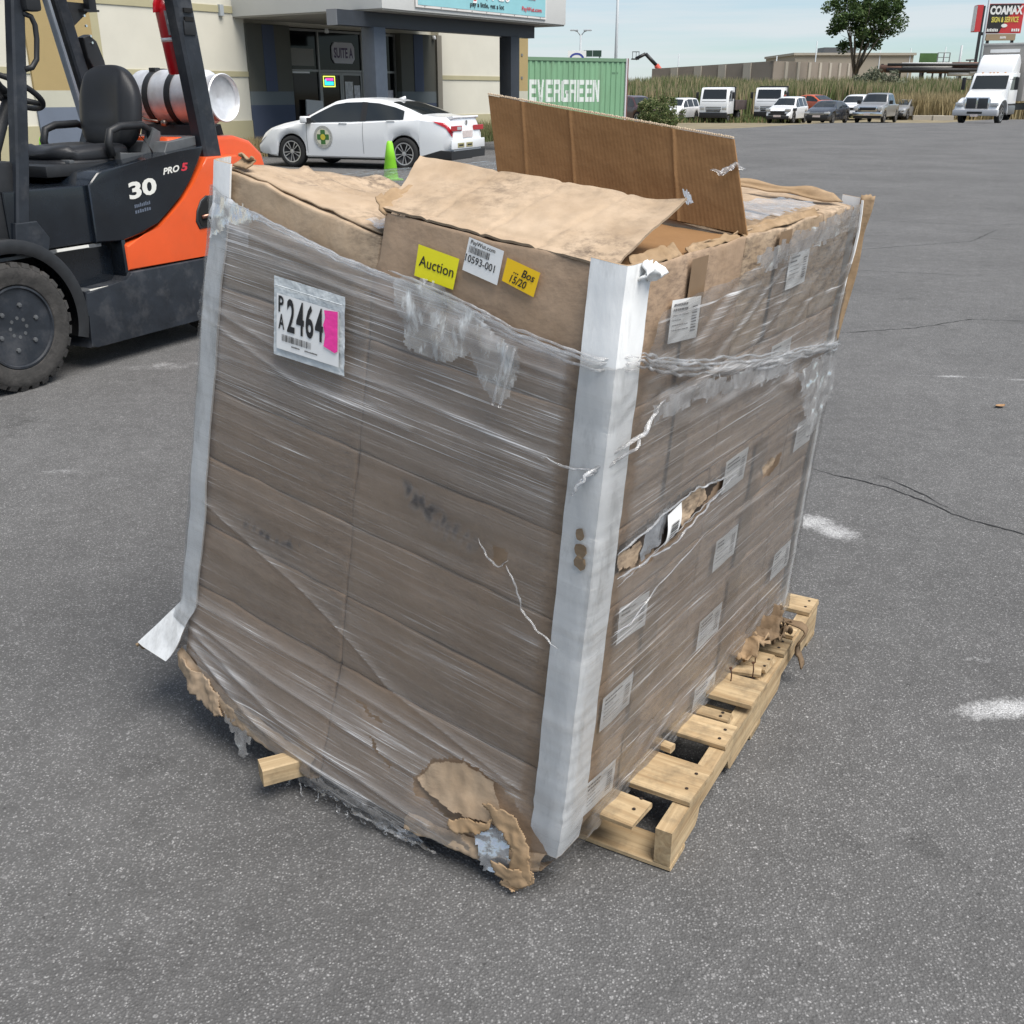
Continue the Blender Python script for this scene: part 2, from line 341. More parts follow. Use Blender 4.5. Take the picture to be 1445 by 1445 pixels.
# pale powder and worn paint marks: position, radii, direction, strength
marks = [(-2.033, 4.30, .11, .045, .2, .55), (1.19, 3.70, .24, .085, -.9, 1.), (1.40, 2.66, .06, .03, 0, .7), (1.36, 2.40, .20, .055, .15, 1.), (2.62, 5.95, .34, .03, -.1, .6),
         (3.1, 5.86, .3, .03, -.1, .65), (-2.05, 6.22, .5, .10, .12, .6), (3.5, 9.2, .5, .05, .0, .35), (1.45, 2.88, .10, .06, .3, .35), (2.05, 3.05, .1, .04, .5, .3), (2.0, 4.6, .12, .03, 1.1, .3), (.9, 1.9, .02, .012, 0, .6)]
sep = N("ShaderNodeSeparateXYZ"); K(OB, sep.inputs[0]); pn = noiz(60, 8, .8); pn2 = noiz(7, 5, .6); tot = None
for (mx_, my_, ra, rb, an, stg) in marks:
    dx = mth('SUBTRACT', sep.outputs[0], mx_); dy = mth('SUBTRACT', sep.outputs[1], my_); ca, sa = math.cos(an), math.sin(an)
    e1 = mth('ADD', mth('MULTIPLY', dx, ca / ra), mth('MULTIPLY', dy, sa / ra)); e2 = mth('ADD', mth('MULTIPLY', dx, -sa / rb), mth('MULTIPLY', dy, ca / rb))
    dd = mth('ADD', mth('MULTIPLY', e1, e1), mth('MULTIPLY', e2, e2)); g = mrange(dd, 0., 1.6, stg, 0.)
    tot = g if tot is None else mth('MAXIMUM', tot, g)
pw_ = mrange(mth('ADD', tot, mth('ADD', mth('MULTIPLY', mth('SUBTRACT', pn, .5), 2.2), mth('MULTIPLY', mth('SUBTRACT', pn2, .5), 1.4))), .42, 1.15)
pw_ = mth('MULTIPLY', mth('MULTIPLY', pw_, mth('GREATER_THAN', tot, .01)), mrange(noiz(210, 3, .8), .36, .60, .12, 1.))
q = N("ShaderNodeMix"); q.data_type = 'RGBA'; cc = N("ShaderNodeCombineColor")
K(val, cc.inputs[0]); K(mth('MULTIPLY', val, .985), cc.inputs[1]); K(mth('MULTIPLY', val, .975), cc.inputs[2])
K(cc.outputs[0], q.inputs['A']); q.inputs['B'].default_value = (.62, .62, .62, 1); K(pw_, q.inputs['Factor']); K(q.outputs['Result'], b.inputs['Base Color'])
b.inputs['Roughness'].default_value = .88; b.inputs['Specular IOR Level'].default_value = .3
bp = N("ShaderNodeBump"); bp.inputs['Strength'].default_value = .7; bp.inputs['Distance'].default_value = .004
K(mth('ADD', mth('MULTIPLY', d1, -1.), mth('MULTIPLY', noiz(300, 2), .6)), bp.inputs['Height']); K(bp.outputs['Normal'], b.inputs['Normal'])
ASPHALT = m
mb = MB(); xs = [-70 + i * 2.5 for i in range(69)]; nr = 60
def apt(i, j):
    x = xs[i]; ye = edge_y(x); y = -12 + (ye + 12) * (j / nr); return (x, y, zg(y))
mb.add([apt(i, j) for j in range(nr + 1) for i in range(len(xs))], [(j * len(xs) + i, j * len(xs) + i + 1, (j + 1) * len(xs) + i + 1, (j + 1) * len(xs) + i) for j in range(nr) for i in range(len(xs) - 1)])
lot = tag(mb.build("asphalt_pavement", ASPHALT, smooth=True), "worn grey asphalt of the parking lot", None, kind="structure")
DRYG = mat("dry_ground", (.20, .165, .10), .95, var=.35, vscale=.8, bump=.3, bscale=3)
mb = MB(); ys = [-14, 0, 30] + [32 + 4 * k for k in range(13)] + [90, 110, 150, 250, 500, 1500]
def zgb(y): return zg(y) - .03 + .5 * sst(88, 125, y)
mb.add([(x, y, zgb(y)) for y in ys for x in (-1200, -300, -80, 0, 80, 300, 1200)], [(j * 7 + i, j * 7 + i + 1, (j + 1) * 7 + i + 1, (j + 1) * 7 + i) for j in range(len(ys) - 1) for i in range(6)])
tag(mb.build("ground", DRYG, smooth=True), "dry bare earth beyond the parking lot", None, kind="structure")
# cracks: thin dark ribbons lying in the asphalt
CRK = mat("crack_dark", (.018, .018, .018), .9)
def crack(pts, w, seed):
    rr = random.Random(seed); P_ = []
    for (a, b_) in zip(pts, pts[1:]):
        L_ = math.dist(a, b_); k = max(2, int(L_ / .03))
        for i in range(k):
            t_ = i / k; x, y = lerp(a[0], b_[0], t_), lerp(a[1], b_[1], t_)
            P_.append((x + .02 * n1(x * 9, y * 9, seed) + rr.uniform(-.004, .004), y + .02 * n1(x * 9, y * 9, seed + 7) + rr.uniform(-.004, .004)))
    mbb = MB(); vs = []
    for i, (x, y) in enumerate(P_):
        j = min(i + 1, len(P_) - 1); k = max(i - 1, 0); d = Vector((P_[j][0] - P_[k][0], P_[j][1] - P_[k][1])).normalized()
        ww = w * (.35 + 1.1 * abs(n1(x * 14, y * 14, seed + 3))) * min(1, .15 + i * .1, .15 + (len(P_) - 1 - i) * .1)
        vs += [(x - d.y * ww, y + d.x * ww, .0025 + zg(y)), (x + d.y * ww, y - d.x * ww, .0025 + zg(y))]
    mbb.add(vs, [(2 * i, 2 * i + 1, 2 * i + 3, 2 * i + 2) for i in range(len(P_) - 1)])
    mbb.build("crack", CRK, lot)
crack([(1.29, 4.39), (1.42, 4.25), (1.63, 4.08), (1.757, 3.802), (1.957, 3.589), (2.5, 3.2)], .006, 1)
crack([(1.60, 4.30), (1.70, 4.08), (1.773, 3.878), (1.80, 3.76)], .005, 2)
crack([(2.2, 7.1), (2.9, 7.3), (3.4, 7.6), (4.6, 7.4)], .006, 3)
crack([(4.6, 14), (6, 13.4), (8, 13.9), (11, 13.1)], .009, 4)
crack([(3.0, 10.2), (3.6, 11.2), (5.2, 11.9), (6.0, 13.0)], .007, 7)
crack([(2.4, 9.4), (3.2, 9.9), (4.4, 9.5)], .006, 8)

# ------------------------------------------------------------------ the leaning load: a sheared block given by its corners
BL = Vector((-.847, 2.35, .248)); BN = Vector((.092, 1.702, .10)); BR = Vector((.793, 2.71, .13))
TL = Vector((-.637, 2.38, 1.415)); TN = Vector((.188, 1.75, 1.285)); TR = Vector((.873, 2.72, 1.302)); TB = TL + TR - TN; BB = BL + BR - BN
def L(u, v, w):
    b_ = (BL * (1 - u) + BN * u) * (1 - v) + (BB * (1 - u) + BR * u) * v
    t_ = (TL * (1 - u) + TN * u) * (1 - v) + (TB * (1 - u) + TR * u) * v
    return b_ * (1 - w) + t_ * w
EU = ((TN - TL) + (BN - BL)).normalized(); EV = ((TR - TN) + (BR - BN)).normalized(); EW = ((TN - BN) + (TL - BL)).normalized()
NF = EU.cross(EW).normalized(); NR = EV.cross(EW).normalized()
if NF.dot(Vector((0, -1, 0))) < 0: NF = -NF
if NR.dot(Vector((1, 0, 0))) < 0: NR = -NR
LU, LV, LW = 1.09, 1.205, 1.18
def FR(u, w, off=0.): return L(u, 0, w) + NF * off
def RT(v, w, off=0.): return L(1, v, w) + NR * off
PAL_O = Vector((.342, 1.757, 0)); PAL_D = Vector((.607, 1.067, 0)).normalized(); PAL_A = Vector((-PAL_D.y, PAL_D.x, 0)); DECK = .121
def over_deck(p):
    q_ = p - PAL_O; return 0 < q_.dot(PAL_D) < 1.22 and 0 < q_.dot(PAL_A) < 1.016
UB = [0, .455, 1.0]; VB = [0, .435, .83, 1.0]; WB = [0, .145, .285, .43, .575, .78, 1.0]
def sag(u, v):      # lowest edge of the front row droops in front of the pallet
    return -.088 * (1 - sst(.02, .3, v)) * pw([(0, .85), (.15, .95), (.4, 1.1), (.6, 1.08), (.8, .8), (.92, .6), (1, .05)], u)
def skirt(u, w): return .045 * (1 - sst(-.11, .15, w)) * pw([(0, .15), (.2, .8), (.5, 1.), (.8, 1.), (.93, .55), (1, .1)], u)
def FB(u, w): return L(u, 0, w) + NF * skirt(u, w)
def load_pt(u, v, w, seed, amp):
    ww = w + (sag(u, v) * (1 - w / .16) if w < .16 else 0)
    p = L(u, v, ww)
    if w < .2 and v < .14: p = p + NF * skirt(u, ww) * (1 - sst(0, .13, v))
    if w > .78 and u < .47 and v < .45:      # sagging lid of the left top carton
        k = sst(.86, 1.0, w); p.z -= k * (.055 * (u / .455) + .055 * sst(0, .435, v) + .012 * math.sin(u * 15) * sst(0, .2, v))
    q_ = p * 9; d = noise.noise_vector(q_ + Vector((seed * 3.1, 0, 0))) * amp + noise.noise_vector(p * 31) * amp * .35
    if w > .97: d += noise.noise_vector(p * 22) * amp * .9
    if w < .12 and v < .3: d += noise.noise_vector(p * 17) * .007
    p = p + d
    if w < .14 and over_deck(p): p.z = max(p.z, DECK + .003)
    return p
def carton(u0, u1, v0, v1, w0, w1, label, seed, amp=.004, skip_top=False, m=None, r=.005, bulge=.004):
    o = thing("cardboard_box", label, "box", tuple(L((u0 + u1) / 2, (v0 + v1) / 2, w0)), 0, "cartons stacked on the pallet")
    hx, hy, hz = (u1 - u0) * LU / 2 - .0006, (v1 - v0) * LV / 2 - .0006, (w1 - w0) * LW / 2 - .0004
    e = .16
    cs = [-1, -1 + e * .12, -1 + e * .4, -1 + e] + [-1 + e + (2 - 2 * e) * k / 8 for k in range(1, 8)] + [1 - e, 1 - e * .4, 1 - e * .12, 1]
    n = len(cs)
    def warp(a, b_, c_):
        p = Vector((a * hx, b_ * hy, c_ * hz)); q_ = Vector((max(-hx + r, min(hx - r, p.x)), max(-hy + r, min(hy - r, p.y)), max(-hz + r, min(hz - r, p.z))))
        d = p - q_
        if d.length > 1e-6: p = q_ + d.normalized() * min(d.length, r)
        k = bulge
        if abs(a) > .99: p.x += math.copysign(k, a) * (1 - b_ * b_) * (1 - c_ * c_)
        if abs(b_) > .99: p.y += math.copysign(k, b_) * (1 - a * a) * (1 - c_ * c_)
        u = (u0 + u1) / 2 + p.x / LU; v = (v0 + v1) / 2 + p.y / LV; w = (w0 + w1) / 2 + p.z / LW
        return load_pt(u, v, w, seed, amp)
    mbb = MB(); mbb.M = Matrix.Translation(-Vector(o.location))
    for ax in range(3):
        for s_ in (-1, 1):
            if skip_top and ax == 2 and s_ == 1: continue
            vs = []
            for j in range(n):
                for i in range(n):
                    a = [0, 0, 0]; a[ax] = s_; a[(ax + 1) % 3] = cs[i]; a[(ax + 2) % 3] = cs[j]; vs.append(warp(*a))
            fs = [(j * n + i, j * n + i + 1, (j + 1) * n + i + 1, (j + 1) * n + i) for j in range(n - 1) for i in range(n - 1)]
            mbb.add(vs, fs)
    mbb.build("body", m or CARD, o, True, clean=True)
    o["seed"] = seed
    return o
def place(o): return Matrix.Translation(-Vector(o.location))
def ship_label(o, v0, v1, w0, w1, seed, tilt=0.):
    rr = random.Random(seed); mbb = MB(); mbb.M = place(o); cx, cy = (v0 + v1) / 2, (w0 + w1) / 2
    def f(a, b_, off=.0125):
        v = lerp(v0, v1, a); w = lerp(w0, w1, b_) + tilt * (a - .5); p = RT(v, w, off + .002 * n1(v * 20, w * 20, seed)); return p
    mbb.grid(lambda a, b_: f(a, b_), 8, 6); lo = mbb.build("shipping_label", LABEL, o, True)
    pr = MB(); pr.M = place(o)
    g = lambda a, b_: f(a, b_, .0140)
    k = .72
    for i in range(9):
        y0 = .2 + i * .07; pr.quad(g(k, y0), g(k + .17, y0), g(k + .17, y0 + .042 * rr.choice((.5, 1))), g(k, y0 + .03))
    for i in range(6):
        y0 = .86 - i * .115; h = .05 if i < 2 else .02; x1 = rr.uniform(.3, .6)
        x = .07
        while x < x1:
            dx = rr.uniform(.03, .08); pr.quad(g(x, y0), g(x + dx, y0), g(x + dx, y0 + h), g(x, y0 + h)); x += dx + .015
    po = pr.build("print", GREYINK, lo); po["kind"] = "stuff"
def tape_v(o, v, w0, w1, ww=.03):
    mbb = MB(); mbb.M = place(o); mbb.grid(lambda a, b_: RT(v + (a - .5) * 2 * ww, lerp(w0, w1, b_), .0105), 3, 8); mbb.build("tape", TAPE, o, True)
LAY = ["bottom", "second", "third", "fourth", "fifth", "top"]
COLN = {"L": "left column of the front", "N": "column beside the near white corner board", "M": "middle column of the right side", "B": "far column of the right side"}
def lab(c_, k):
    if k == 5: return None
    return f"brown carton, {LAY[k]} layer up, {COLN[c_]}"
BOX = {}
for k in range(6):
    w0, w1 = WB[k], WB[k + 1]
    tops = {"L": "dusty carton with sagging lid at the top left of the load", "N": "open carton with raised flaps and yellow auction sticker on top of the load",
            "M": "top carton with white label behind the open flap", "B": "topmost narrow carton at the far right corner of the load"}
    if k == 5: w1N = 1.0
    BOX["L", k] = carton(0, .4545, 0, .434, w0, w1, lab("L", k) or tops["L"], k * 7 + 1, .006 if k < 5 else .007, m=CARD if k < 5 else CARD_TOP, bulge=.004 if k else .010)
    BOX["N", k] = carton(.4555, 1.0, 0, .4345, w0, w1, lab("N", k) or tops["N"], k * 7 + 2, .005, skip_top=(k == 5), bulge=.004 if k else .010)
    BOX["M", k] = carton(.4555, 1.0, .4355, .8295, w0, w1 - (.004 if k == 5 else 0), lab("M", k) or tops["M"], k * 7 + 3, .0035 if k < 5 else .007, m=CARD if k < 5 else CARD_TOP)
    BOX["B", k] = carton(.4555, 1.0, .8305, 1.0, w0, w1 - (.004 if k == 5 else 0), lab("B", k) or tops["B"], k * 7 + 4, .0035 if k < 5 else .007, m=CARD if k < 5 else CARD_TOP)
# labels on the right-hand face: one per carton
for key, v0, w0, tl in ((("N", 5), .15, .865, -.01), (("M", 5), .635, .875, .0), (("M", 3), .475, .507, 0), (("M", 2), .49, .335, 0), (("N", 2), .105, .357, -.012),
                        (("M", 1), .47, .165, .0), (("N", 1), .085, .20, 0), (("N", 0), .06, .035, -.01), (("M", 0), .50, -.012, -.005), (("B", 1), .86, .125 + .03, 0), (("B", 3), .86, .475, 0), (("M", 4), .62, .70, 0)):
    ship_label(BOX[key], v0, v0 + .105, w0, w0 + .068, hash(key) % 97 if False else int(v0 * 1000) + int(w0 * 977), tl)
for key, v in ((("N", 5), .235), (("M", 5), .60), (("N", 0), .22), (("M", 0), .64), (("N", 1), .23), (("M", 1), .63), (("M", 2), .64), (("N", 2), .24), (("M", 3), .66), (("N", 4), .25)):
    k = key[1]; tape_v(BOX[key], v, WB[k] + .012, WB[k + 1] - .008)

# -------- flaps of the open carton
def sheet(pts4, n, m_, fn=None, th=.004, name="flap", mtl=None, parent=None, nfun=None):
    a, b_, c_, d = [Vector(p) for p in pts4]      # a-b hinge, d-c free edge
    nrm = (b_ - a).cross(d - a).normalized(); mbb = MB()
    if parent is not None: mbb.M = place(parent)
    def P_(s, t_): return (a * (1 - s) + b_ * s) * (1 - t_) + (d * (1 - s) + c_ * s) * t_
    f = fn or (lambda s, t_: 0)
    top = lambda s, t_: P_(s, t_) + nrm * (f(s, t_) + th / 2)
    bot = lambda s, t_: P_(s, t_) + nrm * (f(s, t_) - th / 2)
    mbb.grid(top, n, m_); mbb.grid(bot, n, m_)
    for (q0, q1, fixed, vv) in ((n, 's', 0, 0), (n, 's', 1, 0), (m_, 't', 0, 0), (m_, 't', 1, 0)):
        if q1 == 's': mbb.grid(lambda s, t_: (top(s, fixed) if t_ > .5 else bot(s, fixed)), n, 1)
        else: mbb.grid(lambda s, t_: (top(fixed, s) if t_ > .5 else bot(fixed, s)), m_, 1)
    return mbb.build(name, mtl, parent, True, clean=True, auto=50)
NB = BOX["N", 5]
A_, B_ = Vector((-.258, 2.092, 1.357)), Vector((.170, 1.765, 1.290))
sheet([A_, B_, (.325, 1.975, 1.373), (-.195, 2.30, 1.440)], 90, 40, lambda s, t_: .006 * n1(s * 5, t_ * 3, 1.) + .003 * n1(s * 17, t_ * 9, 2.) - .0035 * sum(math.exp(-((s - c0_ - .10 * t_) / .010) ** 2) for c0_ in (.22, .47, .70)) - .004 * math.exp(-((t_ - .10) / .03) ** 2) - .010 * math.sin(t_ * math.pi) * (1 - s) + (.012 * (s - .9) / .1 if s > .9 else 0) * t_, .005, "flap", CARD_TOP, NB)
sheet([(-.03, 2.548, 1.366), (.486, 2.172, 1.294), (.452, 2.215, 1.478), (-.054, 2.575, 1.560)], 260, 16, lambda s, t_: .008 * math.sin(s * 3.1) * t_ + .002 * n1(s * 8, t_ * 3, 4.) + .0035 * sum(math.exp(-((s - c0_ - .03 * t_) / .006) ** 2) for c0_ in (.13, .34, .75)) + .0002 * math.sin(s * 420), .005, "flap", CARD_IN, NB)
# pale fluted edge along the top of the upright flap
mbb = MB(); mbb.M = place(NB); e0, e1 = Vector((-.054, 2.575, 1.5615)), Vector((.452, 2.215, 1.4795)); ne = Vector((-.58, -.81, 0)).normalized()
for k in range(120):
    a, b_ = e0.lerp(e1, k / 120), e0.lerp(e1, (k + .62) / 120); bow = lambda q: NF * -.0
    h_ = .0035 + .002 * n1(k * .7, 3.); o_ = ne * (-.0042 + .008 * math.sin((k / 120) * 3.1) * 0)
    mbb.add([a + o_, b_ + o_, b_ - o_, a - o_, a + o_ + Vector((0, 0, h_)), b_ + o_ + Vector((0, 0, h_ * .8)), b_ - o_ + Vector((0, 0, h_)), a - o_ + Vector((0, 0, h_ * .9))], [(0, 1, 5, 4), (1, 2, 6, 5), (2, 3, 7, 6), (3, 0, 4, 7), (4, 5, 6, 7)])
o = mbb.build("fluted_edge", mat("pale_kraft", (.55, .44, .32), .9), NB); o["kind"] = "stuff"
# side flap folded in on the right, plus inner floor of flaps
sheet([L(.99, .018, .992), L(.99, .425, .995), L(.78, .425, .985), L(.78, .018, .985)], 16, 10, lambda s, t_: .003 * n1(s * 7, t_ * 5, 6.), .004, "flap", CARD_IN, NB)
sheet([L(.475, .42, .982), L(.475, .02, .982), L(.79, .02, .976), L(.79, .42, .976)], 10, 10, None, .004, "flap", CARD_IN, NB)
def torn_edge(pts, width, name, parent, mtl, seed, drop=.02, n=40):
    mbb = MB(); mbb.M = place(parent) if parent is not None else Matrix.Identity(4); pts = [Vector(p) for p in pts]
    def at(s):
        x = s * (len(pts) - 1); i = min(int(x), len(pts) - 2); return pts[i].lerp(pts[i + 1], x - i)
    def f(a, b_):
        p = at(a); k = (b_ - .5)
        return p + Vector((n1(a * 5, k * 3, seed) * .006, n1(a * 5, k * 3, seed + 9) * .006, -k * drop * (1 + .7 * n1(a * 6, 0, seed)) + n1(a * 11, k * 3, seed + 4) * .004 + .003)) + EU * (k * width if abs(k) > 0 else 0) * .0 + NR * (k * width * .6)
    mbb.grid(f, n, 5); o = mbb.build(name, mtl, parent, True); md = o.modifiers.new("t", 'SOLIDIFY'); md.thickness = .003; return o
torn_edge([L(.985, .05, 1.0), L(.985, .14, 1.003), L(.985, .2, 1.0)], .035, "torn_edge", NB, TORN, 3.)
torn_edge([L(.99, .22, .999), L(.99, .42, .999)], .02, "torn_edge", NB, TORN, 5., .012)
torn_edge([L(.46, -.005, 1.0), L(.455, .05, 1.01), L(.46, .12, 1.005)], .04, "torn_edge", NB, TORN, 6., .03, 20)
# lid flaps of the other top cartons
LBx = BOX["L", 5]
def lidL(u, v): return load_pt(u, v, 1.0, 36, .004) + Vector((0, 0, .006))
mbb = MB(); mbb.M = place(LBx); mbb.grid(lambda a, b_: lidL(lerp(.012, .447, a), lerp(.008, .205, b_)) + Vector((0, 0, .004 * n1(a * 8, b_ * 6, 1) + (.010 if b_ > .9 else 0))), 30, 14)
o = mbb.build("flap", CARD_TOP, LBx, True); md = o.modifiers.new("t", 'SOLIDIFY'); md.thickness = .004
mbb = MB(); mbb.M = place(LBx); mbb.grid(lambda a, b_: lidL(lerp(.012, .447, a), lerp(.222, .425, b_)) + Vector((0, 0, .004 * n1(a * 8, b_ * 6, 5))), 30, 14)
o = mbb.build("flap", CARD_TOP, LBx, True); md = o.modifiers.new("t", 'SOLIDIFY'); md.thickness = .004
MBx = BOX["M", 5]
for (va, vb) in ((.445, .63), (.64, .822)):
    mbb = MB(); mbb.M = place(MBx); mbb.grid(lambda a, b_: L(lerp(.47, .985, a), lerp(va, vb, b_), 1.006) + Vector((0, 0, .003 * n1(a * 9, b_ * 5, va * 30))), 24, 10)
    o = mbb.build("flap", CARD_TOP, MBx, True); md = o.modifiers.new("t", 'SOLIDIFY'); md.thickness = .004
torn_edge([L(.985, .44, 1.0), L(.99, .6, 1.002), L(.99, .8, 1.0)], .022, "torn_edge", MBx, TORN, 8., .016)
torn_edge([L(.62, .80, 1.015), L(.72, .84, 1.02), L(.97, .97, 1.01)], .05, "torn_edge", BOX["B", 5], TORN, 11., .02)

# -------- stickers on the open carton
def sticker(parent, pts, off, mtl, name, n=8, face=FR, pl=True):
    (a0, a1), (b0, b1), (c0, c1), (d0, d1) = pts       # (u,w) top-left, top-right, bottom-right, bottom-left
    def f(s, t_, o_=off):
        u = lerp(lerp(d0, c0, s), lerp(a0, b0, s), t_); w = lerp(lerp(d1, c1, s), lerp(a1, b1, s), t_); return face(u, w, o_)
    mbb = MB(); mbb.M = place(parent); mbb.grid(lambda s, t_: f(s, t_), n, n); return mbb.build(name, mtl, parent, True), f
s1, f1 = sticker(NB, [(.570, .962), (.668, .957), (.660, .907), (.566, .911)], .0115, YEL, "auction_sticker")
mbb = MB(); mbb.M = place(NB); lettering(mbb, "Auction", .08, .94, .36, .70, lambda a, b_: f1(a, b_, .0126), .006); mbb.build("lettering", INK, s1)
s2, f2 = sticker(NB, [(.686, .994), (.765, .987), (.757, .934), (.677, .942)], .0118, LABEL, "barcode_sticker")
mbb = MB(); mbb.M = place(NB); g2 = lambda a, b_: f2(a, b_, .0130)
lettering(mbb, "PayWut.com", .08, .78, .80, .96, g2, .012); barcode(mbb, .07, .66, .58, .78, g2, 30, 4); lettering(mbb, "10593-001", .02, .86, .30, .52, g2, .008)
mbb.build("lettering", INK, s2)
s3, f3 = sticker(NB, [(.773, .979), (.845, .970), (.836, .932), (.766, .943)], .0115, ORNG, "marker_sticker")
mbb = MB(); mbb.M = place(NB); g3 = lambda a, b_: f3(a, b_, .0126)
lettering(mbb, "... Bos", .28, .90, .52, .84, g3, .012, .2); lettering(mbb, "15/20", .22, .72, .12, .44, g3, .012, .2); mbb.build("lettering", INK, s3)

# -------- white corner boards
def corner_board(name, label, path, l1, l2, d1, d2, th=.006, mtl=WHITE_BOARD, core=True, wf=None, n=70):
    """path(t) -> corner point; legs of width l1 along d1 and l2 along d2"""
    p0 = path(0); o = thing(name, label, "corner board", tuple(p0)); mbb = MB(); mbb.M = place(o)
    pro0 = [(0, l1), (0, l1 * .5), (0, .012), (1, 0), (2, .012), (2, l2 * .5), (2, l2)]
    def sec(t_, off):
        c_ = path(t_); r = []; pro = [(k, d * (wf(t_) if wf else 1)) for k, d in pro0]
        n1_ = (-d2(t_)); n2_ = (-d1(t_))
        for k, d in pro:
            if k == 0: r.append(c_ + d1(t_) * d + n1_ * off)
            elif k == 1: r.append(c_ + (n1_ + n2_) * off * .9 + (d1(t_) + d2(t_)) * .003)
            else: r.append(c_ + d2(t_) * d + n2_ * off)
        return r
    vs = []; m_ = len(pro0)
    for i in range(n + 1):
        t_ = i / n; j = .0016 * n1(t_ * 30, 1.3, len(label)); vs += sec(t_, th + j) + sec(t_, 0)
    fs = []
    for i in range(n):
        a = i * 2 * m_; b_ = a + 2 * m_
        for k in range(m_ - 1): fs += [(a + k, a + k + 1, b_ + k + 1, b_ + k), (a + m_ + k, b_ + m_ + k, b_ + m_ + k + 1, a + m_ + k + 1)]
        fs += [(a, b_, b_ + m_, a + m_), (a + m_ - 1, a + 2 * m_ - 1, b_ + 2 * m_ - 1, b_ + m_ - 1)]
    mbb.add(vs, fs); mbb.build("board", mtl, o, True, auto=40)
    if core:      # brown paper core at both ends
        for t_, nm in ((0, "core"), (1, "core")):
            a, b_ = sec(t_, th), sec(t_, 0); cb = MB(); cb.M = place(o); cb.add(a + b_, [(k, k + 1, m_ + k + 1, m_ + k) for k in range(m_ - 1)]); cb.build(nm, TORN, o)
    return o
near_w = lambda t_: lerp(-.01, 1.012, t_)
def pathN(t_):
    w = near_w(t_); p = L(1, 0, w) + (NF + NR) * (.011 + .003 * n1(w * 9, 2)); 
    if w < .1: k = (.1 - w) / .1; p += NF * -.012 * k * k - NR * .010 * k * k + EU * .004 * n1(w * 60, 3)
    return p
cbN = corner_board("corner_board", "long white corner board on the near edge of the load, scuffed and dented", pathN, .068, .082, lambda t_: -EU, lambda t_: EV, .006)
# crumpled top tip and torn brown paper
mbb = MB(); mbb.M = place(cbN); pt = L(1, .03, 1.0) + NR * .02
mbb.grid(lambda a, b_: pt + EV * (.05 * a - .012) + EW * (.03 * (b_ - .5) + .006 * math.sin(a * 6)) + NR * (.022 * math.sin(b_ * math.pi) * (.6 + .6 * a) + .008 * n1(a * 6, b_ * 5, 2)), 14, 8)
o = mbb.build("crumpled_tip", WHITE_BOARD, cbN, True); md = o.modifiers.new("t", 'SOLIDIFY'); md.thickness = .004
mbb = MB(); mbb.M = place(cbN)
for cx, cw, r_ in ((.985, .60, .010), (.990, .575, .013), (.992, .555, .012)):
    c0 = FR(cx, cw, .0215); 
    vs = [c0 + EU * (r_ * (1 + .5 * n1(k, cw * 50)) * math.cos(k)) + EW * (r_ * 1.2 * (1 + .5 * n1(k * 2, cw * 30)) * math.sin(k)) for k in [i * .628 for i in range(10)]]
    mbb.add(vs, [tuple(range(10))])
mbb.build("tear", TORN, cbN)
def pathL(t_):
    w = lerp(-.055, 1.01, t_); p = L(0, 0, max(w, -.1)) + (NF - EU) * .011 + NF * .003 * n1(w * 12, 5)
    p += -EU * (.012 * n1(w * 5, 4) + .004)
    if w < .09: k = (.09 - w); p += -EU * k * .95 + Vector((0, -.35, .1)) * k
    return p
cbL = corner_board("corner_board", "white corner board on the left edge of the load, flaring out at the bottom", pathL, .056, .06, lambda t_: EU, lambda t_: (EV + .25 * -EU).normalized(), .006, wf=lambda t_: 1 + 1.1 * sst(.14, .0, t_))
mbb = MB(); mbb.M = place(cbL); p0 = L(0, 0, 1.0) + EU * .03 + Vector((0, 0, .005))
mbb.grid(lambda a, b_: p0 + EU * (.042 * a) + Vector((0, .01, .024 * b_ + .005 * math.sin(a * 7) * b_)) + EV * (.03 * math.sin(b_ * 2.5) + .006 * n1(a * 7, b_ * 6, 8)), 12, 8)
o = mbb.build("torn_tip", TORN, cbL, True); md = o.modifiers.new("t", 'SOLIDIFY'); md.thickness = .004
mbb = MB(); mbb.M = place(cbL); p0 = pathL(0.) 
mbb.grid(lambda a, b_: p0 + -EU * .0 + Vector((.055 * a - .004, .02 * a, -.006 - .022 * b_ + .012 * n1(a * 9, b_ * 3, 2) + .012 * a)) + NF * (.006 - .02 * b_), 12, 4)
o = mbb.build("torn_end", TORN, cbL, True); md = o.modifiers.new("t", 'SOLIDIFY'); md.thickness = .004
def pathR(t_):
    w = lerp(.03, 1.012, t_); p = L(1, 1, w) + NR * .012 + EV * .012
    k = sst(.66, 1.0, w); p += NR * (.010 * k + .004 * k * math.sin(w * 22)) + EV * (.008 * k)
    return p
cbR = corner_board("corner_board", "corner board at the far right edge with brown inner face curling outward", pathR, .03, .06, lambda t_: -EV, lambda t_: -EU, .005)
mbb = MB(); mbb.M = place(cbR)
def curlp(a, b_):
    w = lerp(.70, 1.022, b_); k = sst(.70, .86, w); p = L(1, 1, w) + NR * (.016 + .020 * k * a + .010 * k * sst(.93, 1.0, w) * a + .003 * n1(w * 14, a * 2) * k) + EV * (.012 - .016 * (1 - a)); return p + EW * .01 * n1(a * 4, b_ * 9) * k
mbb.grid(curlp, 6, 30); o = mbb.build("curled_leg", TORN, cbR, True); md = o.modifiers.new("t", 'SOLIDIFY'); md.thickness = .006

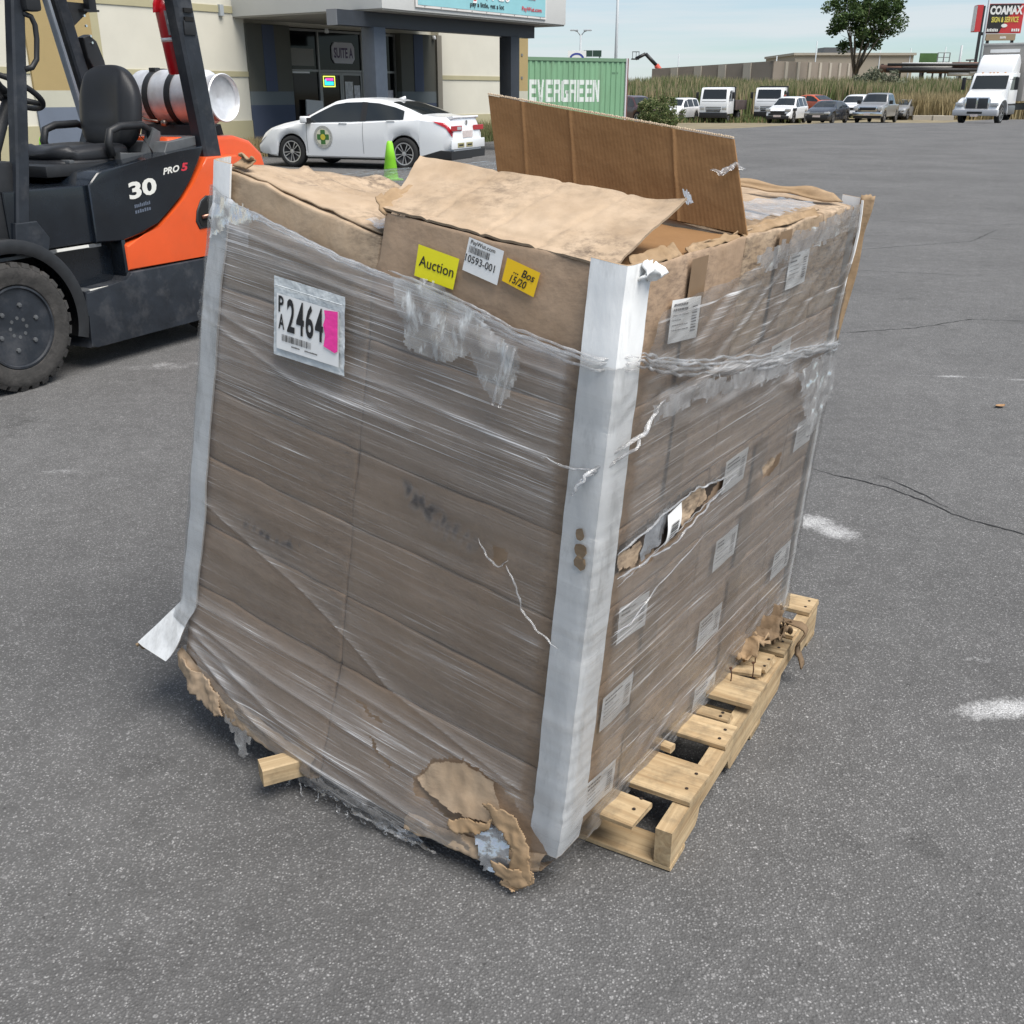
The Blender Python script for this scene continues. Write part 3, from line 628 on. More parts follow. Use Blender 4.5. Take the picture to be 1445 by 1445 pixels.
# -------- stretch film
PERIM = [0, LU, LU + LV, 2 * LU + LV, 2 * LU + 2 * LV]
top_line = [(0, .965), (.03, .953), (.109, .941), (.261, .923), (.402, .907), (.55, .9), (.687, .894), (.818, .876), (.951, .868), (1.0, .866), (1.06, .868), (1.085, .89), (1.109, .926), (1.196, .938), (1.427, .944), (1.702, .972), (1.99, .985), (2.5, .95), (3, .95), (3.5, .96), (4, .965)]
bot_line = [(0, .0), (.06, -.015), (.12, -.04), (.2, -.062), (.28, -.085), (.36, -.10), (.56, -.105), (.77, -.07), (.9, -.045), (1.0, -.02), (1.1, -.008), (1.5, -.01), (1.8, .005), (2, .02), (2.5, .02), (3, .02), (4, -.03)]
tearR = [(1.055, .55), (1.156, .557), (1.30, .574), (1.47, .548), (1.40, .512), (1.266, .50), (1.14, .492), (1.07, .512)]
tearR2 = [(1.66, .508), (1.70, .515), (1.765, .507), (1.74, .485), (1.70, .475), (1.67, .478)]
holeF = [(.81, .522), (.845, .515), (.842, .492), (.815, .493)]
holeB = [(.698, .02), (.73, .072), (.80, .105), (.87, .098), (.965, .055), (.97, -.03), (.9, -.075), (.86, -.06), (.80, -.012), (.74, -.008), (.705, -.005)]
slit1 = [(.52, .105), (.60, .086), (.585, .079), (.53, .097)]
slit2 = [(.58, .052), (.645, .018), (.64, .012), (.588, .040)]
HOLES = [tearR, tearR2, holeF, holeB, slit1, slit2]
def seg_d(px, py, pts):
    best = 9
    for (a, b_), (c_, d) in zip(pts, pts[1:]):
        vx, vy = c_ - a, d - b_; t_ = max(0, min(1, ((px - a) * vx + (py - b_) * vy) / (vx * vx + vy * vy + 1e-12))); best = min(best, math.hypot(px - a - vx * t_, py - b_ - vy * t_))
    return best
ropeR = [(1.03, .872), (1.09, .853), (1.2, .822), (1.349, .79), (1.5, .762), (1.697, .734), (1.88, .712), (2.0, .694)]
foldF = [(.046, .345), (.2, .305), (.361, .264), (.5, .21), (.605, .161), (.78, .13), (.925, .107)]
fanF = [[(.0, .08), (.3, .05), (.7, .03)], [(.0, .06), (.35, -.02), (.75, -.05)], [(.02, .12), (.4, .12), (.9, .10)], [(0, .03), (.3, -.06), (.6, -.08)]]
upF = [[(.0, .72), (.3, .66), (.6, .66)], [(.0, .745), (.25, .71), (.55, .72), (.9, .70)], [(.02, .86), (.3, .86), (.6, .845), (.95, .83)], [(.05, .9), (.4, .875), (.8, .85)]]
crumpR = [(1.12, .80), (1.3, .765), (1.5, .735), (1.7, .70), (1.82, .64), (1.86, .56)]
def film_disp(p, w):
    d = .0035 * n1(p * 2.2, w * 26, 1.) + .0022 * n1(p * 5, w * 70, 2.) + .005 * n1(p * 1.8, w * 4, 3.)
    d += .006 * math.exp(-(seg_d(p, w, foldF) / .006) ** 2) if p < 1 else 0
    if p < 1:
        for l_ in fanF: d += .006 * math.exp(-(seg_d(p, w, l_) / .008) ** 2)
        for l_ in upF: d += .0035 * math.exp(-(seg_d(p, w, l_) / .006) ** 2)
    elif p < 2:
        d += .010 * math.exp(-(seg_d(p, w, ropeR) / .012) ** 2)
        if w > .78: d += .006 * n1((p - 1) * 5 - w * 2, w * 34 - (p - 1) * 16, 9.)
        k = math.exp(-(seg_d(p, w, crumpR) / .05) ** 2); d += k * (.008 * n1(p * 14 + w * 9, w * 30, 5.) + .004)
        if w < .12: d += .004 * n1(p * 6, w * 60 - p * 20, 8)
    return d
def film_dens(p, w):
    k = 1.0
    if p < 1:
        k *= .62 + .55 * sst(.52, .66, w + .04 * n1(p * 3, 1.)) + .35 * (1 - sst(.05, .16, w))
        k += .6 * math.exp(-(seg_d(p, w, foldF) / .0025) ** 2)
        q_ = seg_d(p, w, foldF); k += .25 * (1 if (w > pw(foldF, p) and q_ < .05 and .05 < p < .93) else 0)
        for l_ in fanF: k += .55 * math.exp(-(seg_d(p, w, l_) / .006) ** 2) + .7 * math.exp(-(seg_d(p, w, l_) / .04) ** 2) * max(0, n1(p * 3, w * 130 + p * 9, 5.))
        for l_ in upF: k += .45 * math.exp(-(seg_d(p, w, l_) / .004) ** 2) + .5 * math.exp(-(seg_d(p, w, l_) / .03) ** 2) * max(0, n1(p * 3, w * 120, 6.))
        tl = pw(top_line, p); k += 1.6 * math.exp(-((tl - w) / .012) ** 2) + .4 * sst(.07, .0, tl - w)
        if p < .12: k += .9 * sst(.86, .9, w) * (.5 + n1(p * 30, w * 30, 4))
        k *= 1 - .88 * max(sst(.915, .945, p), sst(.06, .03, p))
        k += .2 * sst(.12, .02, p) * (.5 + .5 * n1(p * 8, w * 12, 3))
    elif p < 2:
        v = p - 1
        k *= 1.05
        k += 1.0 * math.exp(-(seg_d(p, w, ropeR) / .011) ** 2)
        k += 1.2 * max(0, math.exp(-(seg_d(p, w, crumpR) / .035) ** 2) * (.35 + 1.2 * n1(p * 14 + w * 9, w * 34, 6.)))
        if w > .8: k *= .62; k += 1.1 * max(0, n1(v * 4 - w * 2, w * 40 - v * 18, 9.)) + .8 * sst(.75, 1., v) * (w - .8) * 4
        k *= 1 - .88 * sst(.095, .06, v)
        if w < .1: k += .7 * max(0, n1(v * 5, w * 60 - v * 22, 8.) + .1)
    return k
SCUFF = [[(.60, .555), (.68, .53), (.76, .508)], [(.17, .34), (.25, .335), (.33, .345)], [(.62, .54), (.7, .51)]]
def film_dirt_and_seam(p, w):
    d = 0
    if p < 1:
        for i, l_ in enumerate(SCUFF): d = max(d, math.exp(-(seg_d(p, w, l_) / (.019 if i != 1 else .012)) ** 2) * min(1, max(0, .62 + 1.5 * n1(p * 60, w * 40 - p * 30, 7. + i))))
        d = max(d, .30 * max(0, n1(p * 6, w * 14, 4.) - .12)); d = max(d, .35 * math.exp(-((p - .455) / .02) ** 2) * max(0, .2 + n1(p * 9, w * 9, 2.)))  # last term darkens a band along the column seam
    elif p < 2:
        d = .55 * max(0, n1(p * 5, w * 13, 14.) - .08) * (1 if w < .76 else .3)
        d = max(d, .5 * math.exp(-((p - 1.16) / .1) ** 2 - ((w - .10) / .03) ** 2) * max(0, n1(p * 40, w * 40, 3.)))
    return d
def film_base(p, w, off):
    if p <= 1: return FB(p, w), NF
    if p <= 2: return L(1, p - 1, w), NR
    if p <= 3: return L(3 - p, 1, w), -NF
    return L(0, 4 - p, w), -NR
def build_film():
    ps = []
    for seg, n in ((0, 300), (1, 260), (2, 24), (3, 24)): ps += [seg + i / n for i in range(n)]
    ps.append(4.0); rows = 230; vs = []; uvs = []; den = []; dirt = []; n = len(ps)
    for j in range(rows + 1):
        for p in ps:
            wb, wt = pw(bot_line, p, False) + .006 * n1(p * 40, 1), pw(top_line, p) + .004 * n1(p * 30, 2)
            w = lerp(wb, wt, j / rows); off = .023 + film_disp(p, w) if p < 2.001 else .02
            b_, nn = film_base(p, w, off)
            dcorner = abs(p - round(p)); 
            if dcorner < 1e-6:
                na = [-NR, NF, NR, -NF][int(round(p)) % 4]; nb_ = [NF, NR, -NF, -NR][int(round(p)) % 4]; pt_ = b_ + (na + nb_) * (off * .86)
            else: pt_ = b_ + nn * off
            if p <= 1 and w < .16: # follow the drooping bulge of the lowest row
                k = 1 - max(0, w + .1) / .26; pt_ += NF * .004 * math.sin(max(0, min(1, k)) * math.pi)
            vs.append(pt_); uvs.append((pw(list(zip(range(5), PERIM)), p), w * LW)); den.append(film_dens(p, w)); dirt.append(film_dirt_and_seam(p, w))
    fs = []
    for j in range(rows):
        for i in range(n - 1):
            a, b_, c_, d = j * n + i, j * n + i + 1, (j + 1) * n + i + 1, (j + 1) * n + i
            p = (ps[i] + ps[i + 1]) / 2
            if p < 2:
                w = lerp(pw(bot_line, p), pw(top_line, p), (j + .5) / rows)
                pp, ww = p + .006 * n1(p * 45, w * 45, 3.), w + .006 * n1(p * 45, w * 45, 8.)
                if any(inside(h, pp, ww) for h in HOLES): continue
            fs.append((a, b_, c_, d))
    me = bpy.data.meshes.new("stretch_wrap"); me.from_pydata([tuple(p) for p in vs], [], fs)
    uvl = me.uv_layers.new(name="UVMap"); flat = []
    for lp in me.loops: flat += uvs[lp.vertex_index]
    uvl.data.foreach_set('uv', flat)
    a1 = me.attributes.new("dens", 'FLOAT', 'POINT'); a1.data.foreach_set('value', den); a2 = me.attributes.new("dirt", 'FLOAT', 'POINT'); a2.data.foreach_set('value', dirt)
    return link("stretch_wrap", me, FILM, None, True)
wrap = tag(build_film(), "torn clear stretch film wound around the stacked cartons", "stretch film")
def film_at(p, w, off): b_, nn = film_base(p, w, off); return b_ + nn * off
def roll(pts, r, name, seed, n=60, wob=.006, mtl=FILM_ROLL, par=wrap):
    P_ = []
    for i in range(n + 1):
        x = i / n * (len(pts) - 1); k = min(int(x), len(pts) - 2); t_ = x - k
        P_.append(pts[k].lerp(pts[k + 1], t_) + Vector((n1(i * .25, seed) * wob, n1(i * .25, seed + 5) * wob, n1(i * .3, seed + 9) * wob)))
    mbb = MB(); mbb.tube(P_, [r * (.55 + .8 * abs(n1(i * .35, seed + 2))) * min(1, .3 + i * .15, .3 + (n - i) * .15) for i in range(n + 1)], 7); return mbb.build(name, mtl, par, True)
for k_, (off, r_, sh) in enumerate(((.030, .007, 0), (.034, .005, .011), (.029, .006, -.012), (.033, .004, .02))):
    roll([film_at(p, w + sh * (1 - abs(p - 1.45)), off) for p, w in ropeR], r_, "rolled_film", 3. + k_ * 4, 60, .009)
tlF = [(.52, .903), (.6, .899), (.687, .892), (.75, .884), (.818, .874), (.9, .870), (.985, .868)]
for k_, (off, r_, sh) in enumerate(((.030, .0055, 0), (.033, .004, .008), (.029, .0045, -.010))): roll([film_at(p, w + sh, off) for p, w in tlF] + [film_at(1.03, .870 + sh, off)], r_, "rolled_film", 21. + 3 * k_, 50, .004)
for k_, sh in enumerate((0, -.008)): roll([film_at(p, pw(top_line, p) + sh, .027) for p in (.1, .2, .3, .4, .52)], .0035, "rolled_film", 31. + k_, 50, .004)
# film shreds: loose patches and hanging tatters
def shred(poly, fn, name, seed, res=.008, mtl=FILM_LOOSE, par=wrap, jag=.25):
    x0, x1 = min(p[0] for p in poly), max(p[0] for p in poly); y0, y1 = min(p[1] for p in poly), max(p[1] for p in poly)
    nu, nv = max(4, int((x1 - x0) / res)), max(4, int((y1 - y0) / res)); mbb = MB()
    if par is not None: mbb.M = place(par)
    def kp(a, b_):
        x, y = lerp(x0, x1, a), lerp(y0, y1, b_); return inside(poly, x + res * 6 * jag * n1(x * 60, y * 60, seed), y + res * 6 * jag * n1(x * 60, y * 60, seed + 4))
    mbb.grid(lambda a, b_: fn(lerp(x0, x1, a), lerp(y0, y1, b_)), nu, nv, kp)
    return mbb.build(name, mtl, par, True, clean=True)
def crumple(base, amp, fr, seed, out):
    def f(p, w):
        q_ = base(p, w)
        if q_.z < .012: ex = .012 - q_.z; q_ = q_ + Vector((-q_.x, -q_.y, 0)).normalized() * ex * .7; q_.z = .016 + ex * .25
        d = noise.noise_vector(Vector((p * fr, w * fr, seed))) * amp + noise.noise_vector(Vector((p * fr * 3.6, w * fr * 3.6, seed))) * amp * .4
        q_ = q_ + d + out; q_.z = max(q_.z, .004); return q_
    return f
# hanging tatters under the front edge
tat = [(.36, -.095), (.40, -.145), (.42, -.165), (.40, -.19), (.43, -.175), (.455, -.17), (.47, -.20), (.475, -.16), (.50, -.15), (.53, -.185), (.55, -.235), (.56, -.245), (.575, -.25), (.60, -.215), (.615, -.165), (.65, -.155), (.66, -.20), (.67, -.205), (.69, -.16), (.74, -.14), (.75, -.165), (.77, -.11), (.7, -.09), (.5, -.10)]
holeT = [(.48, -.125), (.50, -.145), (.535, -.14), (.53, -.125), (.50, -.115)]
for k_, (pa, wa, pb, wb) in enumerate(((.40, -.12, .385, -.20), (.41, -.13, .44, -.18), (.47, -.13, .478, -.19), (.52, -.13, .545, -.20), (.55, -.13, .565, -.21), (.60, -.13, .60, -.18), (.65, -.12, .665, -.175), (.71, -.11, .735, -.15))):
    P0, P1 = FB(pa, wa) + NF * .012, FB(pb, wb) + NF * .02; P1.z = max(P1.z, .008 + .004 * k_); roll([P0, P0.lerp(P1, .5) + Vector((0, 0, -.01)), P1], .0022, "film_strand", 80. + k_, 16, .010)
shred(tat, crumple(lambda p, w: FB(p, w) + NF * .012 + EV * (-.35 * (w + .095)), .012, 26, 4., Vector((0, 0, 0))), "film_tatter", 2., .004, jag=.8)
shred([(.12, -.06), (.2, -.09), (.22, -.13), (.25, -.155), (.27, -.15), (.25, -.125), (.28, -.10)], crumple(lambda p, w: FB(p, w) + NF * .022, .010, 30, 6., Vector((0, 0, 0))), "film_tatter", 5., .006, jag=.5)
# crumpled bunches below the rolled band at the right, beside the hole and on the corner board
shred([(1.72, .69), (1.85, .70), (1.98, .68), (1.985, .60), (1.93, .54), (1.87, .52), (1.84, .57), (1.80, .63)], crumple(lambda p, w: film_at(p, w, .030), .012, 22, 3., NR * .006), "film_bunch", 7., .006)
shred([(1.08, .79), (1.25, .79), (1.45, .765), (1.65, .735), (1.74, .70), (1.60, .715), (1.40, .738), (1.25, .755), (1.10, .765)], crumple(lambda p, w: film_at(p, w, .030), .009, 26, 8., NR * .004), "film_bunch", 9., .007)
roll([film_at(1.13, .79, .035), film_at(1.06, .755, .040), film_at(.99, .70, .040), film_at(.975, .665, .044)], .006, "film_twist", 41., 30, .008)
roll([film_at(1.11, .78, .033), film_at(1.04, .735, .038), film_at(.985, .69, .046)], .005, "film_twist", 44., 30, .008)
roll([film_at(.995, .71, .03), film_at(.955, .70, .032), film_at(.90, .704, .036)], .003, "film_twist", 47., 24, .004)
roll([film_at(.845, .50, .027), film_at(.875, .47, .03), film_at(.89, .435, .03), film_at(.93, .41, .026), film_at(.97, .395, .026)], .003, "film_twist", 52., 36, .004)
roll([film_at(.78, .525, .027), film_at(.805, .50, .03), film_at(.83, .49, .028), film_at(.85, .51, .028)], .0028, "film_twist", 55., 24, .006)
roll([film_at(1.07, .405, .026), film_at(1.12, .40, .03), film_at(1.22, .43, .026), film_at(1.42, .46, .025)], .002, "film_twist", 58., 30, .004)
for s_ in range(7):
    p_ = 1.06 + s_ * .06; roll([film_at(p_, pw([(1.05, .50), (1.47, .545)], p_) - .008, .026), film_at(p_ + .09, pw([(1.05, .50), (1.47, .545)], p_ + .09) - .012 * rnd.random(), .027)], .0016, "film_twist", 60. + s_, 14, .004)
# film over the top edges of the open carton's neighbours
shred([(.40, .02), (.46, .0), (.47, .10), (.46, .3), (.445, .42), (.42, .44), (.43, .3), (.42, .15)], lambda u, v: load_pt(u, v, 1.0, 36, .004) + Vector((0, 0, .016 + .012 * n1(u * 40, v * 25, 3))), "film_bunch", 12., .007)
shred([(.3, .40), (.455, .37), (.455, .43), (.3, .44)], lambda u, v: load_pt(u, v, 1.0, 36, .004) + Vector((0, 0, .014 + .01 * n1(u * 40, v * 25, 6))), "film_bunch", 13., .007)
shred([(1.44, .965), (1.6, .985), (1.99, 1.005), (1.99, .96), (1.7, .945), (1.5, .93)], crumple(lambda p, w: film_at(p, w, .024), .007, 24, 11., Vector((0, 0, .0))), "film_bunch", 14., .007)
shred([(.6, .46), (.98, .46), (.99, .8), (.9, .8), (.85, .56), (.62, .52)], lambda u, v: L(u, v, 1.0) + Vector((0, 0, .02 + .008 * n1(u * 20, v * 20, 6))), "film_bunch", 15., .01)
shred([(0, .955), (.10, .943), (.16, .93), (.12, .915), (.06, .905), (.03, .88), (.0, .87)], crumple(lambda p, w: film_at(p, w, .026), .007, 28, 13., Vector((0, 0, 0))), "film_bunch", 16., .006)
roll([Vector((.405, 2.20, 1.42)), Vector((.43, 2.19, 1.415)), Vector((.455, 2.2, 1.43)), Vector((.475, 2.20, 1.42))], .007, "film_twist", 71., 18, .006)
mbb = MB(); mbb.grid(lambda a, b_: Vector((.322, 1.965, 1.375)) + Vector((.018 * a, .03 * a, .026 * b_ * (1 - .3 * a))) + Vector((0, 0, .006 * n1(a * 7, b_ * 5))) - NR * .01 * b_, 8, 6); mbb.build("film_bunch", FILM_ROLL, wrap, True)

# what the torn film lays bare: cardboard, a silver bag, torn flaps
b0 = BOX["N", 0]
def on_front(p, w, off): return load_pt(p, 0, max(.005, w + .06) if False else w, 2, 0) + NF * off
shred([(.705, .018), (.735, .068), (.80, .098), (.865, .09), (.90, .04), (.885, .015), (.84, .008), (.80, .0), (.74, .005)], lambda p, w: FB(p, w) + NF * (.024 + .006 * n1(p * 9, w * 12, 1) + .004 * n1(p * 40, w * 30, 2)), "bare_panel", 20., .0025, CARD_TOP, b0, .25)
o = shred([(.86, .06), (.93, .055), (.965, .02), (.975, -.05), (.955, -.075), (.93, -.06), (.935, -.01), (.90, .02)], crumple(lambda p, w: FB(p, w) + NF * .036, .010, 16, 9., Vector((0, 0, 0))), "torn_flap", 21., .003, TORN, b0, .3); o.modifiers.new("t", 'SOLIDIFY').thickness = .0018
o = shred([(.90, -.045), (.975, -.03), (.98, -.06), (.955, -.07), (.945, -.095), (.93, -.09), (.915, -.065)], crumple(lambda p, w: FB(p, w) + NF * .036, .009, 18, 12., Vector((0, 0, 0))), "torn_flap", 22., .003, TORN, b0, .5); o.modifiers.new("t", 'SOLIDIFY').thickness = .0018
o = shred([(.80, -.01), (.86, .012), (.885, .03), (.875, .0), (.84, -.018), (.80, -.025)], crumple(lambda p, w: FB(p, w) + NF * .038, .009, 18, 15., Vector((0, 0, 0))), "torn_flap", 23., .003, TORN, b0, .4); o.modifiers.new("t", 'SOLIDIFY').thickness = .0018
sb = shred([(.855, .0), (.89, .022), (.925, .0), (.93, -.05), (.89, -.072), (.865, -.05)], crumple(lambda p, w: FB(p, w) + NF * .030, .016, 26, 18., Vector((0, 0, 0))), "silver_bag", 24., .005, SILV, None, .15)
tag(sb, "shiny silver bag bulging out of the burst bottom corner carton", "bag")
b3 = BOX["N", 3]
shred([(1.05, .552), (1.30, .575), (1.46, .548), (1.38, .508), (1.25, .495), (1.07, .508)], lambda p, w: film_at(p, w, .0115), "opening", 28.5, .006, mat("box_shadow_gap", (.05, .035, .025), .9), b3, .15)  # dark sheet paints in the shade inside the torn carton
for (q0, q1) in (((1.05, .553), (1.30, .577)), ((1.30, .577), (1.47, .549)), ((1.06, .507), (1.25, .494)), ((1.25, .494), (1.46, .535))):
    roll([film_at(*q0, .026), film_at((q0[0] + q1[0]) / 2, (q0[1] + q1[1]) / 2 + .004, .03), film_at(*q1, .026)], .0035, "film_twist", 90. + q0[0] * 7, 26, .006)
def pick(c_): return Vector(c_)
o = shred([(1.06, .545), (1.135, .545), (1.15, .53), (1.13, .50), (1.075, .515)], lambda p, w: film_at(p, w, .016), "bare_panel", 25., .003, CARD_TOP, b3, .35)
o = shred([(1.145, .55), (1.235, .565), (1.24, .52), (1.16, .498)], crumple(lambda p, w: film_at(p, w, .015), .010, 26, 4., Vector((0, 0, 0))), "silver_lining", 26., .006, SILV, b3, .2)
mbb = MB(); mbb.M = place(b3); mbb.grid(lambda a, b_: film_at(lerp(1.225, 1.275, a) + .006 * b_, lerp(.50, .555, b_) + .008 * a, .022 + .004 * math.sin(b_ * 4)), 6, 8); lo = mbb.build("shipping_label", LABEL, b3, True)
mbb = MB(); mbb.M = place(b3); barcode(mbb, 0, 1, 0, 1, lambda a, b_: film_at(lerp(1.235, 1.262, b_) + .006 * a, lerp(.505, .54, a), .0275), 12, 3); mbb.build("print", INK, lo)
o = shred([(1.285, .565), (1.38, .575), (1.39, .535), (1.30, .505), (1.29, .53)], crumple(lambda p, w: film_at(p, w, .017), .008, 20, 7., Vector((0, 0, 0))), "torn_flap", 27., .003, CARD_TOP, b3, .4)
o = shred([(1.67, .505), (1.76, .505), (1.735, .485), (1.69, .478)], lambda p, w: film_at(p, w, .013), "bare_panel", 29., .006, CARD_TOP, BOX["M", 3], .2)
for b_, pts_ in ((BOX["L", 0], [(.02, -.03), (.16, -.045), (.19, -.085), (.12, -.10), (.05, -.085)]),):
    o = shred(pts_, crumple(lambda p, w: FB(p, w) + NF * .030, .010, 18, 33., Vector((0, 0, 0))), "torn_flap", 30., .003, CARD_TOP, b_, .35); o.modifiers.new("t", 'SOLIDIFY').thickness = .004
mbb = MB(); mbb.M = place(BOX["L", 0]); c0 = L(.30, 0, -.085)
mbb.grid(lambda a, b_: c0 + EU * (.06 * a) + Vector((0, 0, -.035 * b_)) + NF * (.02 + .02 * math.sin(b_ * 3) + .008 * n1(a * 5, b_ * 5, 2)), 10, 8); o = mbb.build("torn_flap", CARD_TOP, BOX["L", 0], True); o.modifiers.new("t", 'SOLIDIFY').thickness = .004

# crushed lip of the lowest cartons curling under the front edge
for key, ua, ub in ((("L", 0), .0, .45), (("N", 0), .70, .985)):
    mbb = MB(); mbb.M = place(BOX[key])
    def lip(a, b_):
        u = lerp(ua, ub, a); c0 = FB(u, pw([(0, -.048), (.15, -.072), (.36, -.085), (.6, -.085), (.8, -.058), (.92, -.045), (1, -.012)], u)); hh_ = (.030 if ua < .4 else .020) * (1 + .4 * n1(u * 7, 2.))
        bo, bz = (pw([(0, .004), (.15, .020), (.55, .026), (.7, .022), (1, -.03)], b_), pw([(0, 1.), (.6, -.75), (.75, -1.), (1, -1.1)], b_) * hh_)
        p = c0 + NF * bo + Vector((0, 0, bz)) + noise.noise_vector(Vector((u * 22, b_ * 2, 3.))) * .006 + noise.noise_vector(Vector((u * 75, b_ * 6, 5.))) * .003
        p.z = max(p.z, .012); return p
    mbb.grid(lip, 110, 14); mbb.build("crushed_lip", CARD_TOP, BOX[key], True)

# -------- label pouch PA 2464
PO = thing("label_pouch", "clear pouch with large number 2464 and pink tape on the front film", "label", tuple(FR(.32, .70, .03)))
def pf(a, b_, off):      # a, b in 0..1 over the pouch
    u = lerp(lerp(.235, .433, a), lerp(.219, .418, a), b_); w = lerp(lerp(.703, .711, a), lerp(.843, .846, a), b_); return FR(u, w, off)
mbb = MB(); mbb.M = place(PO); mbb.grid(lambda a, b_: pf(a, b_, .036 + .002 * n1(a * 7, b_ * 6, 3) + .0015 * n1(a * 20, b_ * 14, 5)), 24, 26); mbb.build("pouch", POUCH, PO, True)
mbb = MB(); mbb.M = place(PO); mbb.grid(lambda a, b_: pf(lerp(.065, .945, a), lerp(.10, .80, b_), .0412), 6, 6); pp = mbb.build("paper", LABEL, PO, True)
mbb = MB(); mbb.M = place(PO); g = lambda a, b_: pf(a, b_, .0428)
lettering(mbb, "P", .10, .175, .575, .78, g, .02); lettering(mbb, "A", .10, .185, .36, .555, g, .02)
for i, ch in enumerate("2464"): lettering(mbb, ch, .225 + i * .133, .335 + i * .133, .35, .775, g, .022)
barcode(mbb, .15, .57, .215, .30, g, 34, 8)
lettering(mbb, "~10", .29, .41, .165, .185, g); lettering(mbb, "~12", .48, .66, .165, .185, g)
mbb.build("lettering", INK, pp)
mbb = MB(); mbb.M = place(PO); pk = [(.755, .77), (.94, .80), (.94, .30), (.90, .27), (.75, .315), (.77, .46), (.742, .58), (.77, .68)]
mbb.add([pf(a, b_, .0440) for a, b_ in pk], [tuple(range(len(pk)))]); mbb.build("pink_tape", PINK, PO)
mbb = MB(); mbb.M = place(PO); mbb.grid(lambda a, b_: pf(lerp(.02, .98, a), lerp(.885, .90, b_), .0395 + .0015 * math.sin(b_ * 3.1)), 12, 2); mbb.build("zip_seal", POUCH, PO, True)

# -------- empty zip bag hanging from the film band
ZB = thing("zip_bag", "empty crumpled clear zip bag caught on the rolled film band", "bag", tuple(FR(.7, .86, .04)))
def zb(p, w): return FR(p, w, .044 + .016 * n1(p * 9, w * 7, 2.) + .010 * n1(p * 24, w * 20, 5.) + .022 * sst(.62, .85, p) * sst(.92, .84, w))
for k_, (poly, sd_) in enumerate((([(.545, .905), (.60, .915), (.66, .912), (.72, .898), (.80, .868), (.852, .862), (.855, .84), (.842, .79), (.825, .765), (.79, .775), (.765, .80), (.74, .828), (.69, .80), (.62, .795), (.575, .80), (.57, .84), (.552, .86)], 1.),)):
    mbb = MB(); x0, x1, y0, y1 = .54, .86, .76, .92
    mbb.M = place(ZB); mbb.grid(lambda a, b_: zb(lerp(x0, x1, a), lerp(y0, y1, b_)), 70, 40, lambda a, b_: inside(poly, lerp(x0, x1, a) + .004 * n1(a * 30, b_ * 30), lerp(y0, y1, b_) + .004 * n1(a * 30, b_ * 30, 4)))
    mbb.build("bag_film", ZIPBAG, ZB, True, clean=True)
for off in (0, .016):
    mbb = MB(); mbb.M = place(ZB); a, b_ = zb(.852 - off, .864) + NF * .012, zb(.832 - off, .768) + NF * .012
    mbb.tube([a.lerp(b_, k / 8) for k in range(9)], .0032, 6); mbb.build("zip_seal", FILM_ROLL, ZB, True)

# ------------------------------------------------------------------ the pallet
def mat_wood(name, c1, c2):
    m = bpy.data.materials.new(name); m.use_nodes = True; t = m.node_tree; b = t.nodes['Principled BSDF']; N = t.nodes.new; K = t.links.new
    c = N("ShaderNodeTexCoord"); oi = N("ShaderNodeObjectInfo"); ad = N("ShaderNodeVectorMath"); ad.operation = 'ADD'; K(c.outputs['Object'], ad.inputs[0]); K(oi.outputs['Random'], ad.inputs[1])
    mp_ = N("ShaderNodeMapping"); mp_.inputs['Scale'].default_value = (3, 55, 55); K(ad.outputs[0], mp_.inputs['Vector'])
    n = N("ShaderNodeTexNoise"); n.inputs['Scale'].default_value = 1; n.inputs['Detail'].default_value = 7; n.inputs['Roughness'].default_value = .6; n.inputs['Distortion'].default_value = .6; K(mp_.outputs[0], n.inputs['Vector'])
    r = N("ShaderNodeValToRGB"); r.color_ramp.elements[0].position = .3; r.color_ramp.elements[1].position = .7; r.color_ramp.elements[0].color = (*c1, 1); r.color_ramp.elements[1].color = (*c2, 1); K(n.outputs['Fac'], r.inputs['Fac'])
    n2 = N("ShaderNodeTexNoise"); n2.inputs['Scale'].default_value = 13; n2.inputs['Detail'].default_value = 8; n2.inputs['Roughness'].default_value = .7; K(ad.outputs[0], n2.inputs['Vector'])
    r2 = N("ShaderNodeMapRange"); r2.inputs['From Min'].default_value = .48; r2.inputs['From Max'].default_value = .74; r2.inputs['To Max'].default_value = .7; K(n2.outputs['Fac'], r2.inputs['Value'])
    q = N("ShaderNodeMix"); q.data_type = 'RGBA'; q.inputs['B'].default_value = (.10, .085, .06, 1); K(r.outputs['Color'], q.inputs['A']); K(r2.outputs['Result'], q.inputs['Factor'])
    hv = N("ShaderNodeHueSaturation"); K(q.outputs['Result'], hv.inputs['Color']); vr = N("ShaderNodeMapRange"); vr.inputs['To Min'].default_value = .82; vr.inputs['To Max'].default_value = 1.12; K(oi.outputs['Random'], vr.inputs['Value']); K(vr.outputs['Result'], hv.inputs['Value'])
    K(hv.outputs['Color'], b.inputs['Base Color']); b.inputs['Roughness'].default_value = .75; b.inputs['Specular IOR Level'].default_value = .25
    bp = N("ShaderNodeBump"); bp.inputs['Strength'].default_value = .4; bp.inputs['Distance'].default_value = .004; K(n.outputs['Fac'], bp.inputs['Height']); K(bp.outputs['Normal'], b.inputs['Normal'])
    return m
WOOD = mat_wood("pine_board", (.30, .20, .105), (.55, .42, .255)); NAIL = mat("rusty_nail", (.10, .045, .025), .7, metal=.6); HOLE = mat("nail_hole", (.02, .012, .008), .9)
pal = thing("wooden_pallet", "pale pine pallet with loose and broken deck boards under the load", "pallet", tuple(PAL_O), math.atan2(PAL_D.y, PAL_D.x))
